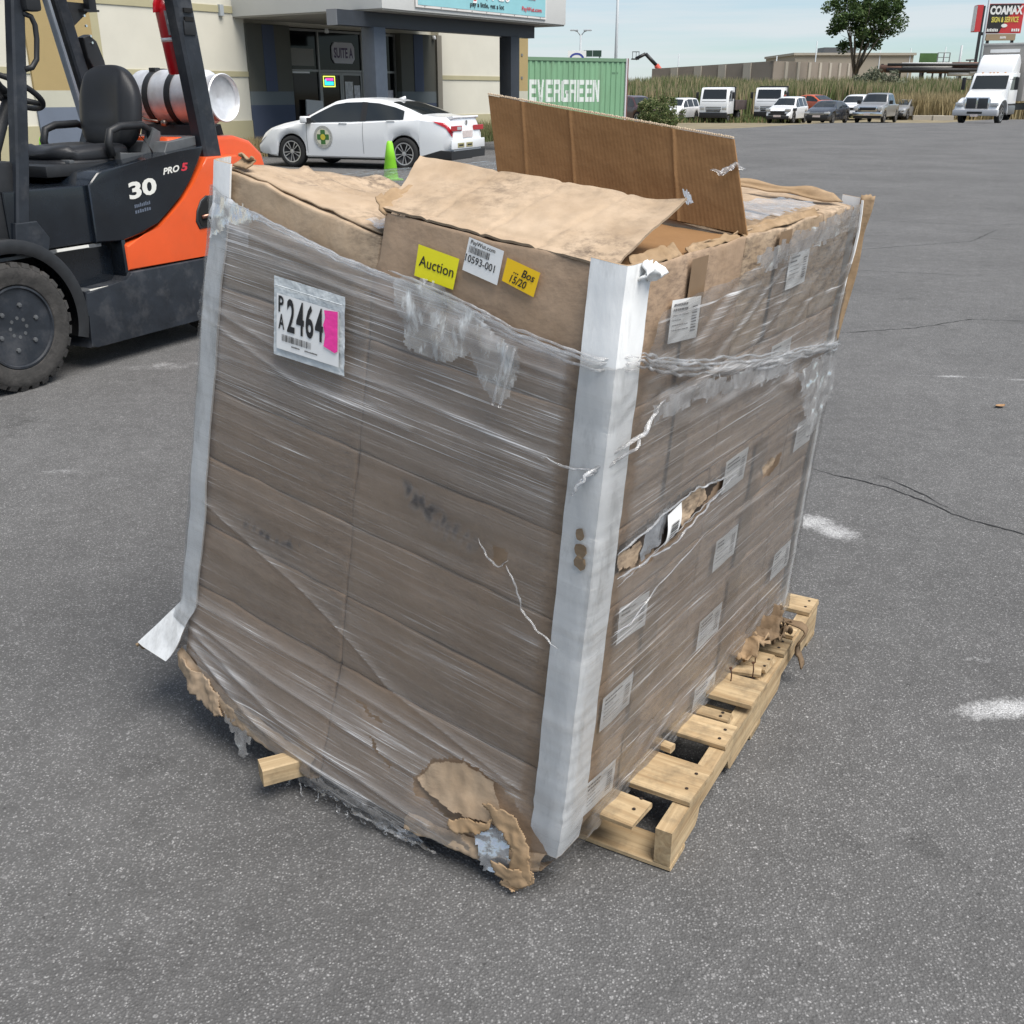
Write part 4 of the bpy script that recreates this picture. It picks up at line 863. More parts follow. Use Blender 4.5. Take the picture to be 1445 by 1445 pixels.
# local: x along the stringers (away), y to the left across the deck
def board(x0, x1, y0, y1, z0, z1, name, rot=0., tilt=0., rough=.004, par=pal, broken=0., seed=1, pit=0.):
    lx, ly, lz = x1 - x0, y1 - y0, z1 - z0; mbb = MB(); nl = 14; cx, cy, cz = (x0 + x1) / 2, (y0 + y1) / 2, (z0 + z1) / 2
    long_y = ly > lx; Ln, Wd = (ly, lx) if long_y else (lx, ly)
    vs = []; c_ = .003
    ring = [(-1, -1, c_, 0), (-1, -1, 0, c_), (-1, 1, 0, -c_), (-1, 1, c_, 0), (1, 1, -c_, 0), (1, 1, 0, -c_), (1, -1, 0, c_), (1, -1, -c_, 0)]
    for i in range(nl + 1):
        t_ = i / nl - .5
        for a, b_, da, db in ring:
            e = 0
            if i in (0, nl): e = rough * n1(a * 3 + seed, b_ * 3, i) * 2 - (broken * abs(n1(a * 5 + b_ * 3, seed, i)) * 2 if i == 0 else 0)
            vs.append((t_ * Ln + (e if i == nl else -e), a * Wd / 2 + da + .0016 * n1(t_ * 9, a, seed), b_ * lz / 2 + db + .0012 * n1(t_ * 7, b_, seed + 5)))
    k = 8; fs = [(i * k + j, i * k + (j + 1) % k, (i + 1) * k + (j + 1) % k, (i + 1) * k + j) for i in range(nl) for j in range(k)] + [tuple(range(k - 1, -1, -1)), tuple(range(nl * k, nl * k + k))]
    mbb.add(vs, fs); o = mbb.build(name, WOOD, par)
    o.location = (cx, cy, cz); o.rotation_euler = (tilt if long_y else pit, pit if long_y else tilt, (R(90) if long_y else 0) + rot); o.rotation_euler = (0, tilt, (R(90) if long_y else 0) + rot)
    return o
# stringers with fork notches
NOTCH = [(0, 0), (.155, 0), (.17, .012), (.178, .038), (.378, .038), (.386, .012), (.40, 0), (.815, 0), (.83, .012), (.838, .038), (1.04, .038), (1.048, .012), (1.06, 0), (1.219, 0)]
for yy in (.0, .489, .978):
    mbb = MB(); a = [(x, z + .016) for x, z in NOTCH] + [(1.219, .105), (0, .105)]; n = len(a)
    # build as quads per span so that the notched outline stays clean
    for (x0, z0), (x1, z1) in zip(NOTCH, NOTCH[1:]): mbb.add([(x0, 0, z0 + .016), (x1, 0, z1 + .016), (x1, 0, .105), (x0, 0, .105), (x0, .038, z0 + .016), (x1, .038, z1 + .016), (x1, .038, .105), (x0, .038, .105)], [(0, 1, 2, 3), (7, 6, 5, 4), (0, 4, 5, 1), (3, 2, 6, 7)])
    mbb.add([(0, 0, .016), (0, 0, .105), (0, .038, .105), (0, .038, .016), (1.219, 0, .016), (1.219, 0, .105), (1.219, .038, .105), (1.219, .038, .016)], [(0, 1, 2, 3), (7, 6, 5, 4)])
    o = mbb.build("stringer", WOOD, pal, clean=True); o.location = (0, yy + .001, 0)
for (a, b_) in ((.0, .09), (.565, .655), (1.125, 1.215)): board(a, b_, .0, 1.016, .001, .0155, "bottom_board", seed=a * 7 + 3)
deck = [(-.01, .085, .075, 1.10, .1055, .1205, -.05, 0, 1), (.10, .24, -.004, 1.012, .1055, .1215, .0, .0, 2), (.335, .43, .0, 1.016, .1055, .121, .01, 0, 3), (.445, .485, .03, 1.0, .1055, .120, .0, 0, 4),
        (.53, .655, -.012, 1.0, .112, .129, -.03, .02, 5), (.70, .79, .0, .98, .118, .134, .02, .0, 6), (.84, .93, .0, 1.016, .1055, .1205, 0, 0, 7), (.955, 1.04, .004, 1.016, .1055, .121, 0, 0, 8), (1.12, 1.219, 0, 1.016, .1055, .1215, 0, 0, 9)]
for (x0, x1, y0, y1, z0, z1, ro, ti, sd_) in deck: board(x0, x1, y0, y1, z0, z1, "deck_board", ro, ti, .005, broken=.03 if sd_ == 6 else 0, seed=sd_ * 3.7)
board(.66, .70, .02, .16, .121, .135, "deck_board", .25, 0, .006, broken=.02, seed=41)
board(.25, .275, .10, .26, .122, .140, "deck_board", -.12, 0, .006, seed=43)
# nails and nail holes
for (x, y, z, h, lean) in ((.60, .075, .129, .045, .1), (.66, .035, .129, .04, .2), (.67, .16, .13, .05, -.5), (.04, .17, .1205, .012, .3), (.73, .05, .134, .02, 0)):
    mbb = MB(); mbb.tube([(0, 0, -.01), (lean * h * .5, 0, h * .6), (lean * h, .1 * h, h)], .0017, 6); mbb.lathe([(.0045, h - .001), (.0045, h + .001)], n=8, c=(lean * h, .1 * h, 0)); o = mbb.build("nail", NAIL, pal); o.location = (x, y, z)
for (x0, x1, y0, y1, z0, z1, ro, ti, sd_) in deck:
    for k in range(2):
        mbb = MB(); mbb.lathe([(.0042, 0), (.0042, .0012)], n=8); o = mbb.build("nail_hole", HOLE, pal); o.location = (lerp(x0, x1, .28 + .44 * k) + .004 * n1(sd_, k), max(y0, 0) + .022 + .008 * n1(sd_ * 2., k * 3.), z1 + .0005)
# stick poking out at the front left
st = thing("timber_offcut", "split end of a pale timber poking out below the wrapped cartons", "timber", (-.50, 2.04, .06), math.atan2(.047, .1)); 
board(-.115, .45, -.026, .026, .018, .066, "timber", par=st, rough=.008, seed=77)
st.location = (-.49, 2.055, .035)
# crumpled cardboard and a torn hanging strip on the far deck
dm = thing("crushed_cardboard", "crushed torn cardboard bunched on the far end of the pallet deck", "cardboard", tuple(PAL_O + PAL_D * .82 + PAL_A * .1 + Vector((0, 0, .13))))
def lump(c_, sx, sy, sz, seed, mtl, nm):
    mbb = MB(); mbb.M = place(dm)
    mbb.grid(lambda a, b_: c_ + PAL_D * (sx * (a - .5) + .02 * n1(a * 5, b_ * 5, seed)) + PAL_A * (sy * (b_ - .5) + .02 * n1(a * 5, b_ * 5, seed + 3)) + Vector((0, 0, sz * math.sin(a * math.pi) * (.5 + n1(a * 4, b_ * 4, seed + 6)) + .022 * n1(a * 11, b_ * 11, seed + 8))), 20, 16, lambda a, b_: (a - .5) ** 2 + (b_ - .5) ** 2 < .2 + .12 * n1(a * 6, b_ * 6, seed))
    o = mbb.build(nm, mtl, dm, True, clean=True); o.modifiers.new("t", 'SOLIDIFY').thickness = .004; return o
Pd = lambda x, y, z: PAL_O + PAL_D * x + PAL_A * y + Vector((0, 0, z))
lump(Pd(.74, .10, .165), .14, .16, .06, 1., TORN, "crumpled_sheet"); lump(Pd(.83, .08, .175), .16, .15, .06, 4., TORN_DARK, "crumpled_sheet"); lump(Pd(.95, .11, .165), .15, .15, .07, 9., TORN_DARK, "crumpled_sheet"); lump(Pd(.88, .05, .15), .12, .12, .05, 19., TORN_DARK, "crumpled_sheet")
lump(Pd(.98, .16, .20), .16, .10, .06, 12., FILM_LOOSE, "film_scrap"); lump(Pd(.82, .16, .20), .16, .12, .05, 15., FILM_LOOSE, "film_scrap")
mbb = MB(); mbb.M = place(dm)
mbb.grid(lambda a, b_: Pd(.90 + .012 * math.sin(b_ * 9) + .03 * (a - .5), .10 - .135 * sst(0, .35, b_) - .012 * math.sin(b_ * 7), .19 - .15 * max(0, b_ - .25) - .02 * b_ + .01 * n1(a * 3, b_ * 9)), 4, 24)
o = mbb.build("hanging_strip", TORN_DARK, dm, True); o.modifiers.new("t", 'SOLIDIFY').thickness = .005
# dead leaf and pebbles on the asphalt
LEAF = mat("dead_leaf", (.33, .19, .09), .8, var=.2, vscale=40)
lf = MB(); lf.grid(lambda a, b_: ((a - .5) * .07, math.sin(a * math.pi) * (b_ - .5) * .04, .006 + .012 * abs(b_ - .5) + .012 * (a - .5) ** 2), 8, 4); o = lf.build("dead_leaf", LEAF, None, True); o.location = (2.62, 5.30, 0); o.rotation_euler = (0, 0, .4); tag(o, "small dry brown leaf lying on the asphalt at the right", "leaf")
# ------------------------------------------------------------------ forklift (local x to its rear, y inward, z up)
FK_ROT = R(63); FK_LOC = (-2.723, 5.644, 0)
NAVY = mat("navy_paint", (.006, .009, .014), .25, var=.25, vscale=5, dirt=.10, dirtcol=(.05, .05, .05), coat=.4)
NAVY_ROUGH = mat("worn_navy_steel", (.016, .020, .027), .5, var=.3, vscale=7, bump=.15, bscale=30, dirt=.5, dirtcol=(.10, .10, .105))
FORANGE = mat("orange_paint", (.72, .095, .02), .35, var=.05, vscale=4, dirt=.18, dirtcol=(.35, .09, .04), coat=.25)
RUBBER = mat("tyre_rubber", (.036, .034, .032), .85, var=.35, vscale=14, bump=.3, bscale=60, dirt=.5, dirtcol=(.11, .10, .095))
BLACKPL = mat("black_plastic", (.016, .017, .019), .5, var=.2, vscale=20)
SEATV = mat("seat_vinyl", (.018, .019, .022), .48, bump=.12, bscale=160)
ALU = mat("brushed_aluminium", (.78, .78, .79), .45, metal=.55, var=.12, vscale=14, bump=.08, bscale=18)
CHROME = mat("chrome", (.75, .75, .76), .12, metal=1.)
REDP = mat("red_paint", (.52, .010, .018), .3, coat=.4)
WHITE_INK = mat("white_ink", (.72, .71, .66), .5); RED_INK = mat("red_ink", (.55, .03, .05), .5); SLATE = mat("slate_decal", (.10, .12, .16), .5)
DARKGREY = mat("dark_grey_steel", (.085, .09, .095), .5, var=.2, vscale=10)
fk = thing("forklift", "black and orange forklift parked behind the load at the left", "forklift", FK_LOC, FK_ROT)

def wheel(parent, x, z, Rr, y0, y1, name="wheel", lugs=30, rim=.62):
    w = bpy.data.objects.new(name, None); COL.objects.link(w); w.parent = parent; w.location = (x, 0, z)
    wd = y1 - y0; mbb = MB()
    prof = [(Rr * rim, y0 + .03), (Rr * (rim + .05), y0 + .012), (Rr * .80, y0 + .002), (Rr * .88, y0), (Rr * .93, y0 + .008), (Rr * .965, y0 + .03), (Rr * .97, y0 + wd / 2), (Rr * .965, y1 - .03), (Rr * .93, y1 - .008), (Rr * .80, y1), (Rr * rim, y1 - .03)]
    mbb.lathe(prof, 'y', 48, cap=False)
    for k in range(lugs):
        t_ = 2 * math.pi * k / lugs
        for (ya, yb, dt) in ((y0 + .006, y0 + wd * .47, 0), (y0 + wd * .53, y1 - .006, .5)):
            tt = t_ + dt * 2 * math.pi / lugs; h = math.pi / lugs * .72; vs = []
            for r_ in (Rr * .93, Rr):
                for yy in (ya, yb):
                    for s_ in (-1, 1):
                        a = tt + s_ * h * (1 if r_ < Rr * .95 else .86); vs.append((r_ * math.cos(a), yy + (.010 if (yy == ya and r_ > Rr * .95) else 0), r_ * math.sin(a)))
            mbb.add(vs, [(0, 1, 3, 2), (4, 6, 7, 5), (0, 4, 5, 1), (2, 3, 7, 6), (0, 2, 6, 4), (1, 5, 7, 3)])
    mbb.build("tyre", RUBBER, w, True, auto=30)
    mbb = MB(); rr = Rr * rim
    mbb.lathe([(rr * 1.02, y0 + .022), (rr * 1.04, y0 + .012), (rr * .99, y0 + .010), (rr * .95, y0 + .03), (rr * .90, y0 + .055), (rr * .78, y0 + .07), (rr * .73, y0 + .05), (rr * .70, y0 + .055), (.10, y0 + .058), (.0001, y0 + .058)], 'y', 48)
    mbb.build("rim", NAVY_ROUGH, w, True, auto=35)
    mbb = MB(); mbb.lathe([(.066, y0 + .06), (.064, y0 + .035), (.04, y0 + .03), (.038, y0 + .04), (.0001, y0 + .04)], 'y', 20); mbb.build("hub", NAVY_ROUGH, w, True, auto=35)
    for k in range(6):
        a = k * math.pi / 3 + .3; mbb = MB(); c_ = (.125 * math.cos(a), 0, .125 * math.sin(a)); mbb.lathe([(.026, y0 + .056), (.023, y0 + .036), (.015, y0 + .034), (.013, y0 + .012), (.0001, y0 + .010)], 'y', 6, c_); mbb.build("wheel_nut", DARKGREY, w)
    for k in range(8):
        a = k * math.pi / 4; mbb = MB(); mbb.lathe([(.012, y0 + .036), (.011, y0 + .020), (.0001, y0 + .020)], 'y', 6, (.053 * math.cos(a), 0, .053 * math.sin(a))); mbb.build("hub_bolt", DARKGREY, w)
    return w
wheel(fk, 0, .355, .355, .0, .23)
wheel(fk, 0, .355, .355, .95, 1.15)
wheel(fk, 1.72, .27, .27, .10, .28, rim=.55); wheel(fk, 1.72, .27, .27, .87, 1.05, rim=.55)
# fender arch
mbb = MB(); arc = [R(-18 + k * 9) for k in range(23)]
def fen(a, b_):
    t_ = R(-18) + a * R(200); prof = [(.400, .02), (.415, .012), (.465, .012), (.475, .02), (.475, .26), (.405, .26)]; k = b_ * (len(prof) - 1); i = min(int(k), len(prof) - 2); f = k - i
    r_ = lerp(prof[i][0], prof[i + 1][0], f); y = lerp(prof[i][1], prof[i + 1][1], f); rz = 1.0
    return (r_ * math.cos(t_) * 1.02, y, .355 + r_ * math.sin(t_) * rz)
mbb.grid(fen, 44, 5); mbb.build("fender", BLACKPL, fk, True, auto=40)
# lower chassis plate with rounded top
mbb = MB(); mbb.prism([(.50, .19), (.475, .14), (.53, .135), (1.50, .14), (1.95, .17), (2.02, .22), (2.02, .535), (.862, .535), (.826, .485), (.50, .470), (.485, .33)], .03, .40, .012); mbb.build("chassis_plate", NAVY_ROUGH, fk, True, auto=35)
mbb = MB(); mbb.box(-.2, 1.95, .40, .95, .14, .70); mbb.build("chassis", BLACKPL, fk)
# recessed step wall, step tread, floor edge
mbb = MB(); mbb.prism([(.40, .46), (.86, .475), (.86, .72), (.36, .72)], .16, .36); mbb.build("step_wall", NAVY, fk)
mbb = MB(); mbb.box(.845, .875, .055, .34, .478, .73, .006); mbb.build("step_end_plate", NAVY, fk, True, auto=35)
mbb = MB(); mbb.box(.50, .84, .045, .16, .466, .474); mbb.build("step_tread", DARKGREY, fk)
mbb = MB(); mbb.box(.535, .81, .034, .046, .4715, .4790); mbb.build("step_edge_strip", WHITE_INK, fk)
mbb = MB(); mbb.box(-.30, .70, .07, 1.0, .71, .728); mbb.build("floor_plate", DARKGREY, fk)
mbb = MB(); mbb.box(.37, .60, .060, .070, .716, .731); mbb.build("floor_edge_strip", WHITE_INK, fk)
# hood side: front section and main section
HOOD = [(.66, .735), (.864, .722), (1.04, .752), (1.16, .800), (1.27, .868), (1.385, .945), (1.49, 1.040), (1.57, 1.12), (1.635, 1.215), (1.64, 1.24), (1.40, 1.215), (1.10, 1.178), (.775, 1.138), (.735, 1.125), (.66, 1.062)]
mbb = MB(); mbb.prism(HOOD, .055, 1.0, .022); mbb.build("engine_hood", NAVY, fk, True, auto=35)
mbb = MB(); mbb.prism([(.10, .735), (.68, .735), (.70, 1.05), (.66, 1.066), (.10, 1.066)], .085, .97, .015); mbb.build("hood_front", NAVY, fk, True, auto=35)
mbb = MB(); mbb.box(.55, 1.45, .26, .86, 1.10, 1.17, .02); mbb.build("seat_deck", BLACKPL, fk, True, auto=35)
mbb = MB(); mbb.prism([(1.36, 1.20), (1.66, 1.24), (1.66, 1.30), (1.40, 1.27)], .13, .9, .01); mbb.build("rear_deck", DARKGREY, fk, True, auto=35)
# orange side panel with a raised black plate painting in the dark handle recess
OR_P = [(.866, .542), (1.60, .545), (2.04, .55), (2.10, .70), (2.05, 1.0), (1.95, 1.17), (1.655, 1.17), (1.60, 1.112), (1.515, 1.022), (1.405, .925), (1.285, .846), (1.17, .778), (1.045, .730), (.862, .700)]
mbb = MB(); mbb.prism(OR_P, .045, 1.02, .02); mbb.build("orange_panel", FORANGE, fk, True, auto=35)
rec = [(1.484, .775), (1.50, .84), (1.545, .905), (1.60, .932), (1.70, .925), (1.71, .76), (1.66, .728), (1.51, .724)]
mbb = MB(); mbb.prism(rec, .036, .060, .01); mbb.build("handle_recess_frame", BLACKPL, fk, True, auto=35)
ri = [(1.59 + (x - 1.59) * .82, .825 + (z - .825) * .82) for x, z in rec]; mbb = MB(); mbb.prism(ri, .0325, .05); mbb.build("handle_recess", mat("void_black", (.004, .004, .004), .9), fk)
mbb = MB(); mbb.tube([(1.53, .028, .80), (1.60, .022, .808), (1.68, .028, .815)], .013, 8); mbb.build("latch", mat("copper_metal", (.30, .16, .12), .3, metal=.9), fk, True)
# counterweight
mbb = MB(); mbb.prism([(1.70, .24), (2.2, .24), (2.33, .40), (2.40, .75), (2.395, 1.05), (2.36, 1.16), (2.24, 1.25), (2.08, 1.29), (1.45, 1.295), (1.43, 1.24), (1.70, 1.20)], .17, .93, .06); mbb.build("counterweight", FORANGE, fk, True, auto=40)
mbb = MB(); mbb.lathe([(.05, 0), (.05, .03), (.04, .035), (.0001, .035)], 'z', 20, (1.88, .24, 1.28)); mbb.build("filler_cap", BLACKPL, fk, True, auto=35)
# pillars and roof frame
def pillar(p0, p1, wx, wy, nm, mtl=NAVY_ROUGH, p2=None):
    mbb = MB(); pts = [Vector(p0), Vector(p1)] if p2 is None else [Vector(p0), Vector(p1), Vector(p2)]; vs = []
    for p in pts:
        for sx, sy in ((-1, -.7), (-.75, -1), (.75, -1), (1, -.7), (1, .7), (.75, 1), (-.75, 1), (-1, .7)): vs.append((p.x + sx * wx / 2, p.y + sy * wy / 2, p.z))
    k = 8; fs = [(i * k + j, i * k + (j + 1) % k, (i + 1) * k + (j + 1) % k, (i + 1) * k + j) for i in range(len(pts) - 1) for j in range(k)] + [tuple(range(k)), tuple(range((len(pts) - 1) * k, len(pts) * k))]
    mbb.add(vs, fs); return mbb.build(nm, mtl, fk)
pillar((1.765, .13, 1.15), (1.625, .13, 2.16), .165, .10, "rear_pillar")
pillar((1.665, .97, 1.10), (1.43, .97, 2.16), .10, .08, "rear_pillar")
pillar((1.575, .975, 1.10), (1.345, .975, 2.16), .028, .05, "pillar_edge", mat("galvanised_grey", (.22, .25, .29), .5, var=.1))  # paler strip along the far rear pillar
pillar((.16, .10, .76), (.25, .10, 1.2), .085, .07, "front_pillar", NAVY_ROUGH, (.42, .10, 2.16))
pillar((.16, .98, .76), (.25, .98, 1.2), .08, .07, "front_pillar", NAVY_ROUGH, (.42, .98, 2.16))
mbb = MB(); mbb.prism([(.10, .73), (.32, .73), (.34, .80), (.27, .90), (.13, .90)], .06, .14, .01); mbb.build("pillar_foot", NAVY_ROUGH, fk, True, auto=35)
for y in (.10, .98): mbb = MB(); mbb.box(.34, 1.72, y - .04, y + .04, 2.16, 2.22, .01); mbb.build("roof_rail", NAVY_ROUGH, fk, True, auto=35)
for k in range(7): mbb = MB(); mbb.box(.40 + k * .2, .44 + k * .2, .12, .96, 2.17, 2.21); mbb.build("roof_bar", NAVY_ROUGH, fk)
# pillar vents
for k in range(2): mbb = MB(); mbb.box(1.615, 1.69, .066, .078, 2.03 - k * .05, 2.055 - k * .05); o = mbb.build("vent_slot", MATS["void_black"], fk)
mbb = MB(); mbb.box(1.605, 1.705, .070, .082, 1.90, 1.985, .006); mbb.build("pillar_cover", BLACKPL, fk, True, auto=35)
# grab handle, mirror, far-pillar bracket with retractor
mbb = MB(); hp = [(.365, .07, 1.68), (.40, .055, 1.69), (.435, .052, 1.73), (.455, .05, 1.83), (.458, .05, 1.90), (.445, .055, 1.94), (.41, .07, 1.955)]; mbb.tube(hp, .015, 8); mbb.build("grab_handle", BLACKPL, fk, True)
mbb = MB(); mbb.box(.40, .50, .02, .10, 1.965, 2.16, .02); mbb.build("work_light", BLACKPL, fk, True, auto=35)
mbb = MB(); mbb.box(.15, .28, .18, .40, 1.78, 2.10, .03); mbb.build("mirror", BLACKPL, fk, True, auto=35)
mbb = MB(); mbb.prism([(1.50, 1.95), (1.66, 2.06), (1.70, 2.07), (1.70, 2.11), (1.50, 2.11)], .95, .99); mbb.box(1.58, 1.71, .90, .99, 2.06, 2.072); mbb.box(1.63, 1.69, .90, .95, 2.072, 2.14); mbb.build("light_bracket", BLACKPL, fk)
mbb = MB(); mbb.prism([(1.545, 1.90), (1.60, 1.92), (1.655, 1.88), (1.70, 1.76), (1.705, 1.72), (1.66, 1.66), (1.64, 1.66), (1.60, 1.70), (1.56, 1.78)], .90, .97, .012); mbb.build("belt_retractor", BLACKPL, fk, True, auto=35)
for (x, z) in ((1.57, 2.03), (1.575, 1.97), (1.60, 1.91), (1.605, 1.87), (1.668, 1.675)): mbb = MB(); mbb.lathe([(.008, .888), (.008, .90)], 'y', 8, (x, 0, z)); mbb.build("bolt", CHROME, fk)
# steering wheel and column
sw = bpy.data.objects.new("steering_wheel", None); COL.objects.link(sw); sw.parent = fk; sw.location = (.60, .52, 1.575); sw.rotation_euler = (0, R(32), 0)
mbb = MB(); mbb.tube([(.185 * math.cos(a), .185 * math.sin(a), 0) for a in [2 * math.pi * k / 40 for k in range(41)]], .017, 8, False); mbb.build("steering_rim", BLACKPL, sw, True)
for a in (R(80), R(200), R(320)):
    mbb = MB(); mbb.tube([(0, 0, -.03), (.09 * math.cos(a), .09 * math.sin(a), -.022), (.18 * math.cos(a), .18 * math.sin(a), 0)], [.03, .02, .014], 8); mbb.build("spoke", BLACKPL, sw, True)
mbb = MB(); mbb.lathe([(.045, -.05), (.045, -.015), (.03, -.005), (.0001, -.004)], 'z', 16); mbb.build("steering_boss", BLACKPL, sw, True)
mbb = MB(); mbb.tube([(.60, .52, 1.55), (.42, .52, 1.25), (.30, .52, .75)], [.03, .045, .06], 10); mbb.build("steering_column", BLACKPL, fk, True)
mbb = MB(); mbb.box(-.30, .22, .10, .97, .74, 1.22, .03); mbb.build("dashboard", BLACKPL, fk, True, auto=35)
mbb = MB(); mbb.tube([(.30, .62, 1.20), (.36, .64, 1.36), (.38, .64, 1.42)], .010, 6); mbb.lathe([(.02, 1.41), (.022, 1.44), (.0001, 1.46)], 'z', 10, (.385, .64, 0)); mbb.build("lever", BLACKPL, fk, True)
# mast at the front
for y in (.22, .85): mbb = MB(); mbb.box(-.62, -.47, y - .05, y + .05, .08, 2.15, .008); mbb.build("mast_rail", NAVY_ROUGH, fk, True, auto=35)
for y in (.36, .72): mbb = MB(); mbb.prism([(-.68, .06), (-1.7, .05), (-1.7, .062), (-.74, .10), (-.74, .55), (-.68, .55)], y - .06, y + .06); mbb.build("fork", NAVY_ROUGH, fk)
# seat
st_ = bpy.data.objects.new("seat", None); COL.objects.link(st_); st_.parent = fk; st_.location = (0, 0, 0)
def cushion(cx, cy, cz, sx, sy, sz, pw_=3.2, tilt=0., nm="cushion", n=24, fn=None):
    mbb = MB(); mbb.M = Matrix.Translation((cx, cy, cz)) @ Matrix.Rotation(tilt, 4, 'Y')
    def f(a, b_):
        th_ = (a - .5) * 2 * math.pi; ph = (b_ - .5) * math.pi; sg = lambda x, e: math.copysign(abs(x) ** e, x)
        e = 2 / pw_; p = Vector((sx * sg(math.cos(ph), e) * sg(math.cos(th_), e), sy * sg(math.cos(ph), e) * sg(math.sin(th_), e), sz * sg(math.sin(ph), e)))
        return fn(p) if fn else p
    mbb.grid(f, n * 2, n); return mbb.build(nm, SEATV, st_, True, clean=True)
def backshape(p):
    k = (p.z + .25) / .5; p.y *= 1.06 - .30 * sst(.55, 1.05, k) * .6; 
    if p.x < 0: p.x += .022 * math.exp(-((p.y) / .10) ** 2) * math.exp(-((p.z - .02) / .16) ** 2) - .014 * math.exp(-((abs(p.y) - .16) / .04) ** 2) - .006 * math.exp(-((p.z + .08) / .012) ** 2) * (abs(p.y) < .12)
    return p
cushion(1.36, .545, 1.475, .075, .235, .255, 3.0, R(9), "backrest", 34, backshape)
cushion(1.02, .545, 1.215, .30, .25, .062, 3.2, R(-2), "cushion", 28, lambda p: Vector((p.x, p.y, p.z - .022 * math.exp(-(p.y / .12) ** 2) * (p.z > 0) + .02 * (p.x < -.2))))
cushion(1.02, .545, 1.155, .31, .25, .045, 4, 0, "seat_base")
mbb = MB(); mbb.box(.76, .80, .30, .42, 1.165, 1.19, .008); mbb.build("seat_handle", DARKGREY, st_, True, auto=35)
for y in (.265, .835):
    mbb = MB(); mbb.tube([(1.38, y, 1.22), (1.40, y, 1.34), (1.33, y, 1.375), (1.15, y, 1.37), (1.07, y, 1.345), (1.045, y, 1.28), (1.06, y, 1.20)], .024, 8); mbb.build("armrest", BLACKPL, st_, True)
    mbb = MB(); mbb.prism([(1.10, 1.17), (1.36, 1.17), (1.46, 1.22), (1.46, 1.33), (1.40, 1.36), (1.33, 1.20), (1.10, 1.22)], y - .03, y + .03, .008); mbb.build("hip_guard", DARKGREY, st_, True, auto=35)
mbb = MB(); mbb.grid(lambda a, b_: (1.28 + .10 * b_ - .03 * a, .228 - .02 * math.sin(b_ * 3), 1.30 - .13 * b_ + .035 * a), 2, 10); o = mbb.build("seat_belt", mat("belt_brown", (.10, .06, .05), .7), st_, True)
mbb = MB(); mbb.box(1.36, 1.41, .20, .212, 1.135, 1.18, .004); mbb.build("belt_buckle", CHROME, st_, True)
# lettering on the hood
fkm = fk.matrix_basis
mbb = MB(); lettering(mbb, "30", .955, 1.185, .955, 1.055, lambda a, b_: (a, .0535, b_ + .10 * (a - .955)), .035); o = mbb.build("number_lettering", WHITE_INK, fk); md = o.modifiers.new("t", 'SOLIDIFY'); md.thickness = .002
mbb = MB(); lettering(mbb, "PRO", 1.255, 1.40, 1.082, 1.122, lambda a, b_: (a, .0535, b_ + .10 * (a - 1.255)), .03, .25); mbb.build("model_lettering", WHITE_INK, fk)
mbb = MB(); lettering(mbb, "5", 1.415, 1.48, 1.096, 1.145, lambda a, b_: (a, .0535, b_), .04, .2); mbb.build("model_lettering", RED_INK, fk)
for k, tx in enumerate(("~9", "~7")):
    mbb = MB(); z = .905 - k * .034; lettering(mbb, tx, .985, 1.12, z, z + .024, lambda a, b_: (a, .0535, b_ + .10 * (a - .985)), .03); mbb.build("model_lettering", SLATE, fk)
# gas cylinder on the back
def fkw(x, y, z): return Matrix.Translation(FK_LOC) @ Matrix.Rotation(FK_ROT, 4, 'Z') @ Vector((x, y, z))
gp = fkw(1.98, .55, 1.34); gas = thing("gas_cylinder", "aluminium gas cylinder strapped across the back of the forklift", "gas cylinder", tuple(gp), FK_ROT)
GZ = .19; Rg = .18
mbb = MB(); mbb.lathe([(.0001, .40), (.09, .39), (.15, .35), (Rg, .29), (Rg, -.22), (Rg * .985, -.27), (.145, -.315), (.125, -.325), (.12, -.33)], 'y', 40, (0, 0, GZ)); mbb.build("tank", ALU, gas, True)
mbb = MB(); mbb.lathe([(.140, -.31), (.148, -.335), (.150, -.405), (.155, -.412), (.149, -.418), (.141, -.41), (.138, -.385), (.11, -.378), (.0001, -.352)], 'y', 40, (0, 0, GZ)); mbb.build("foot_ring", ALU, gas, True, auto=40)
mbb = MB(); mbb.lathe([(.10, .37), (.105, .46), (.095, .46), (.09, .37)], 'y', 28, (0, 0, GZ)); mbb.build("collar", ALU, gas, True)
for y in (-.07, .13):
    mbb = MB(); mbb.lathe([(Rg + .001, y - .024), (Rg + .007, y - .024), (Rg + .007, y + .024), (Rg + .001, y + .024)], 'y', 40, (0, 0, GZ)); mbb.build("strap", BLACKPL, gas, True, auto=40)
    mbb = MB(); mbb.box(-.085, -.035, y - .03, y + .03, GZ + Rg - .018, GZ + Rg + .012, .005); mbb.build("strap_buckle", BLACKPL, gas, True, auto=40)
mbb = MB(); mbb.prism([(-.14, -.05), (.14, -.05), (.12, .02), (.06, .0), (-.06, .0), (-.12, .02)], -.25, .25); mbb.build("cradle", BLACKPL, gas)
mbb = MB(); mbb.lathe([(.02, .0), (.024, .03), (.0001, .045)], 'y', 12, (-.16, -.02, .03)); mbb.tube([(-.16, .05, .04), (-.17, .15, .05), (-.13, .3, .09)], .009, 6); mbb.build("hose_fitting", mat("brass_dull", (.30, .24, .20), .35, metal=.8), gas, True)
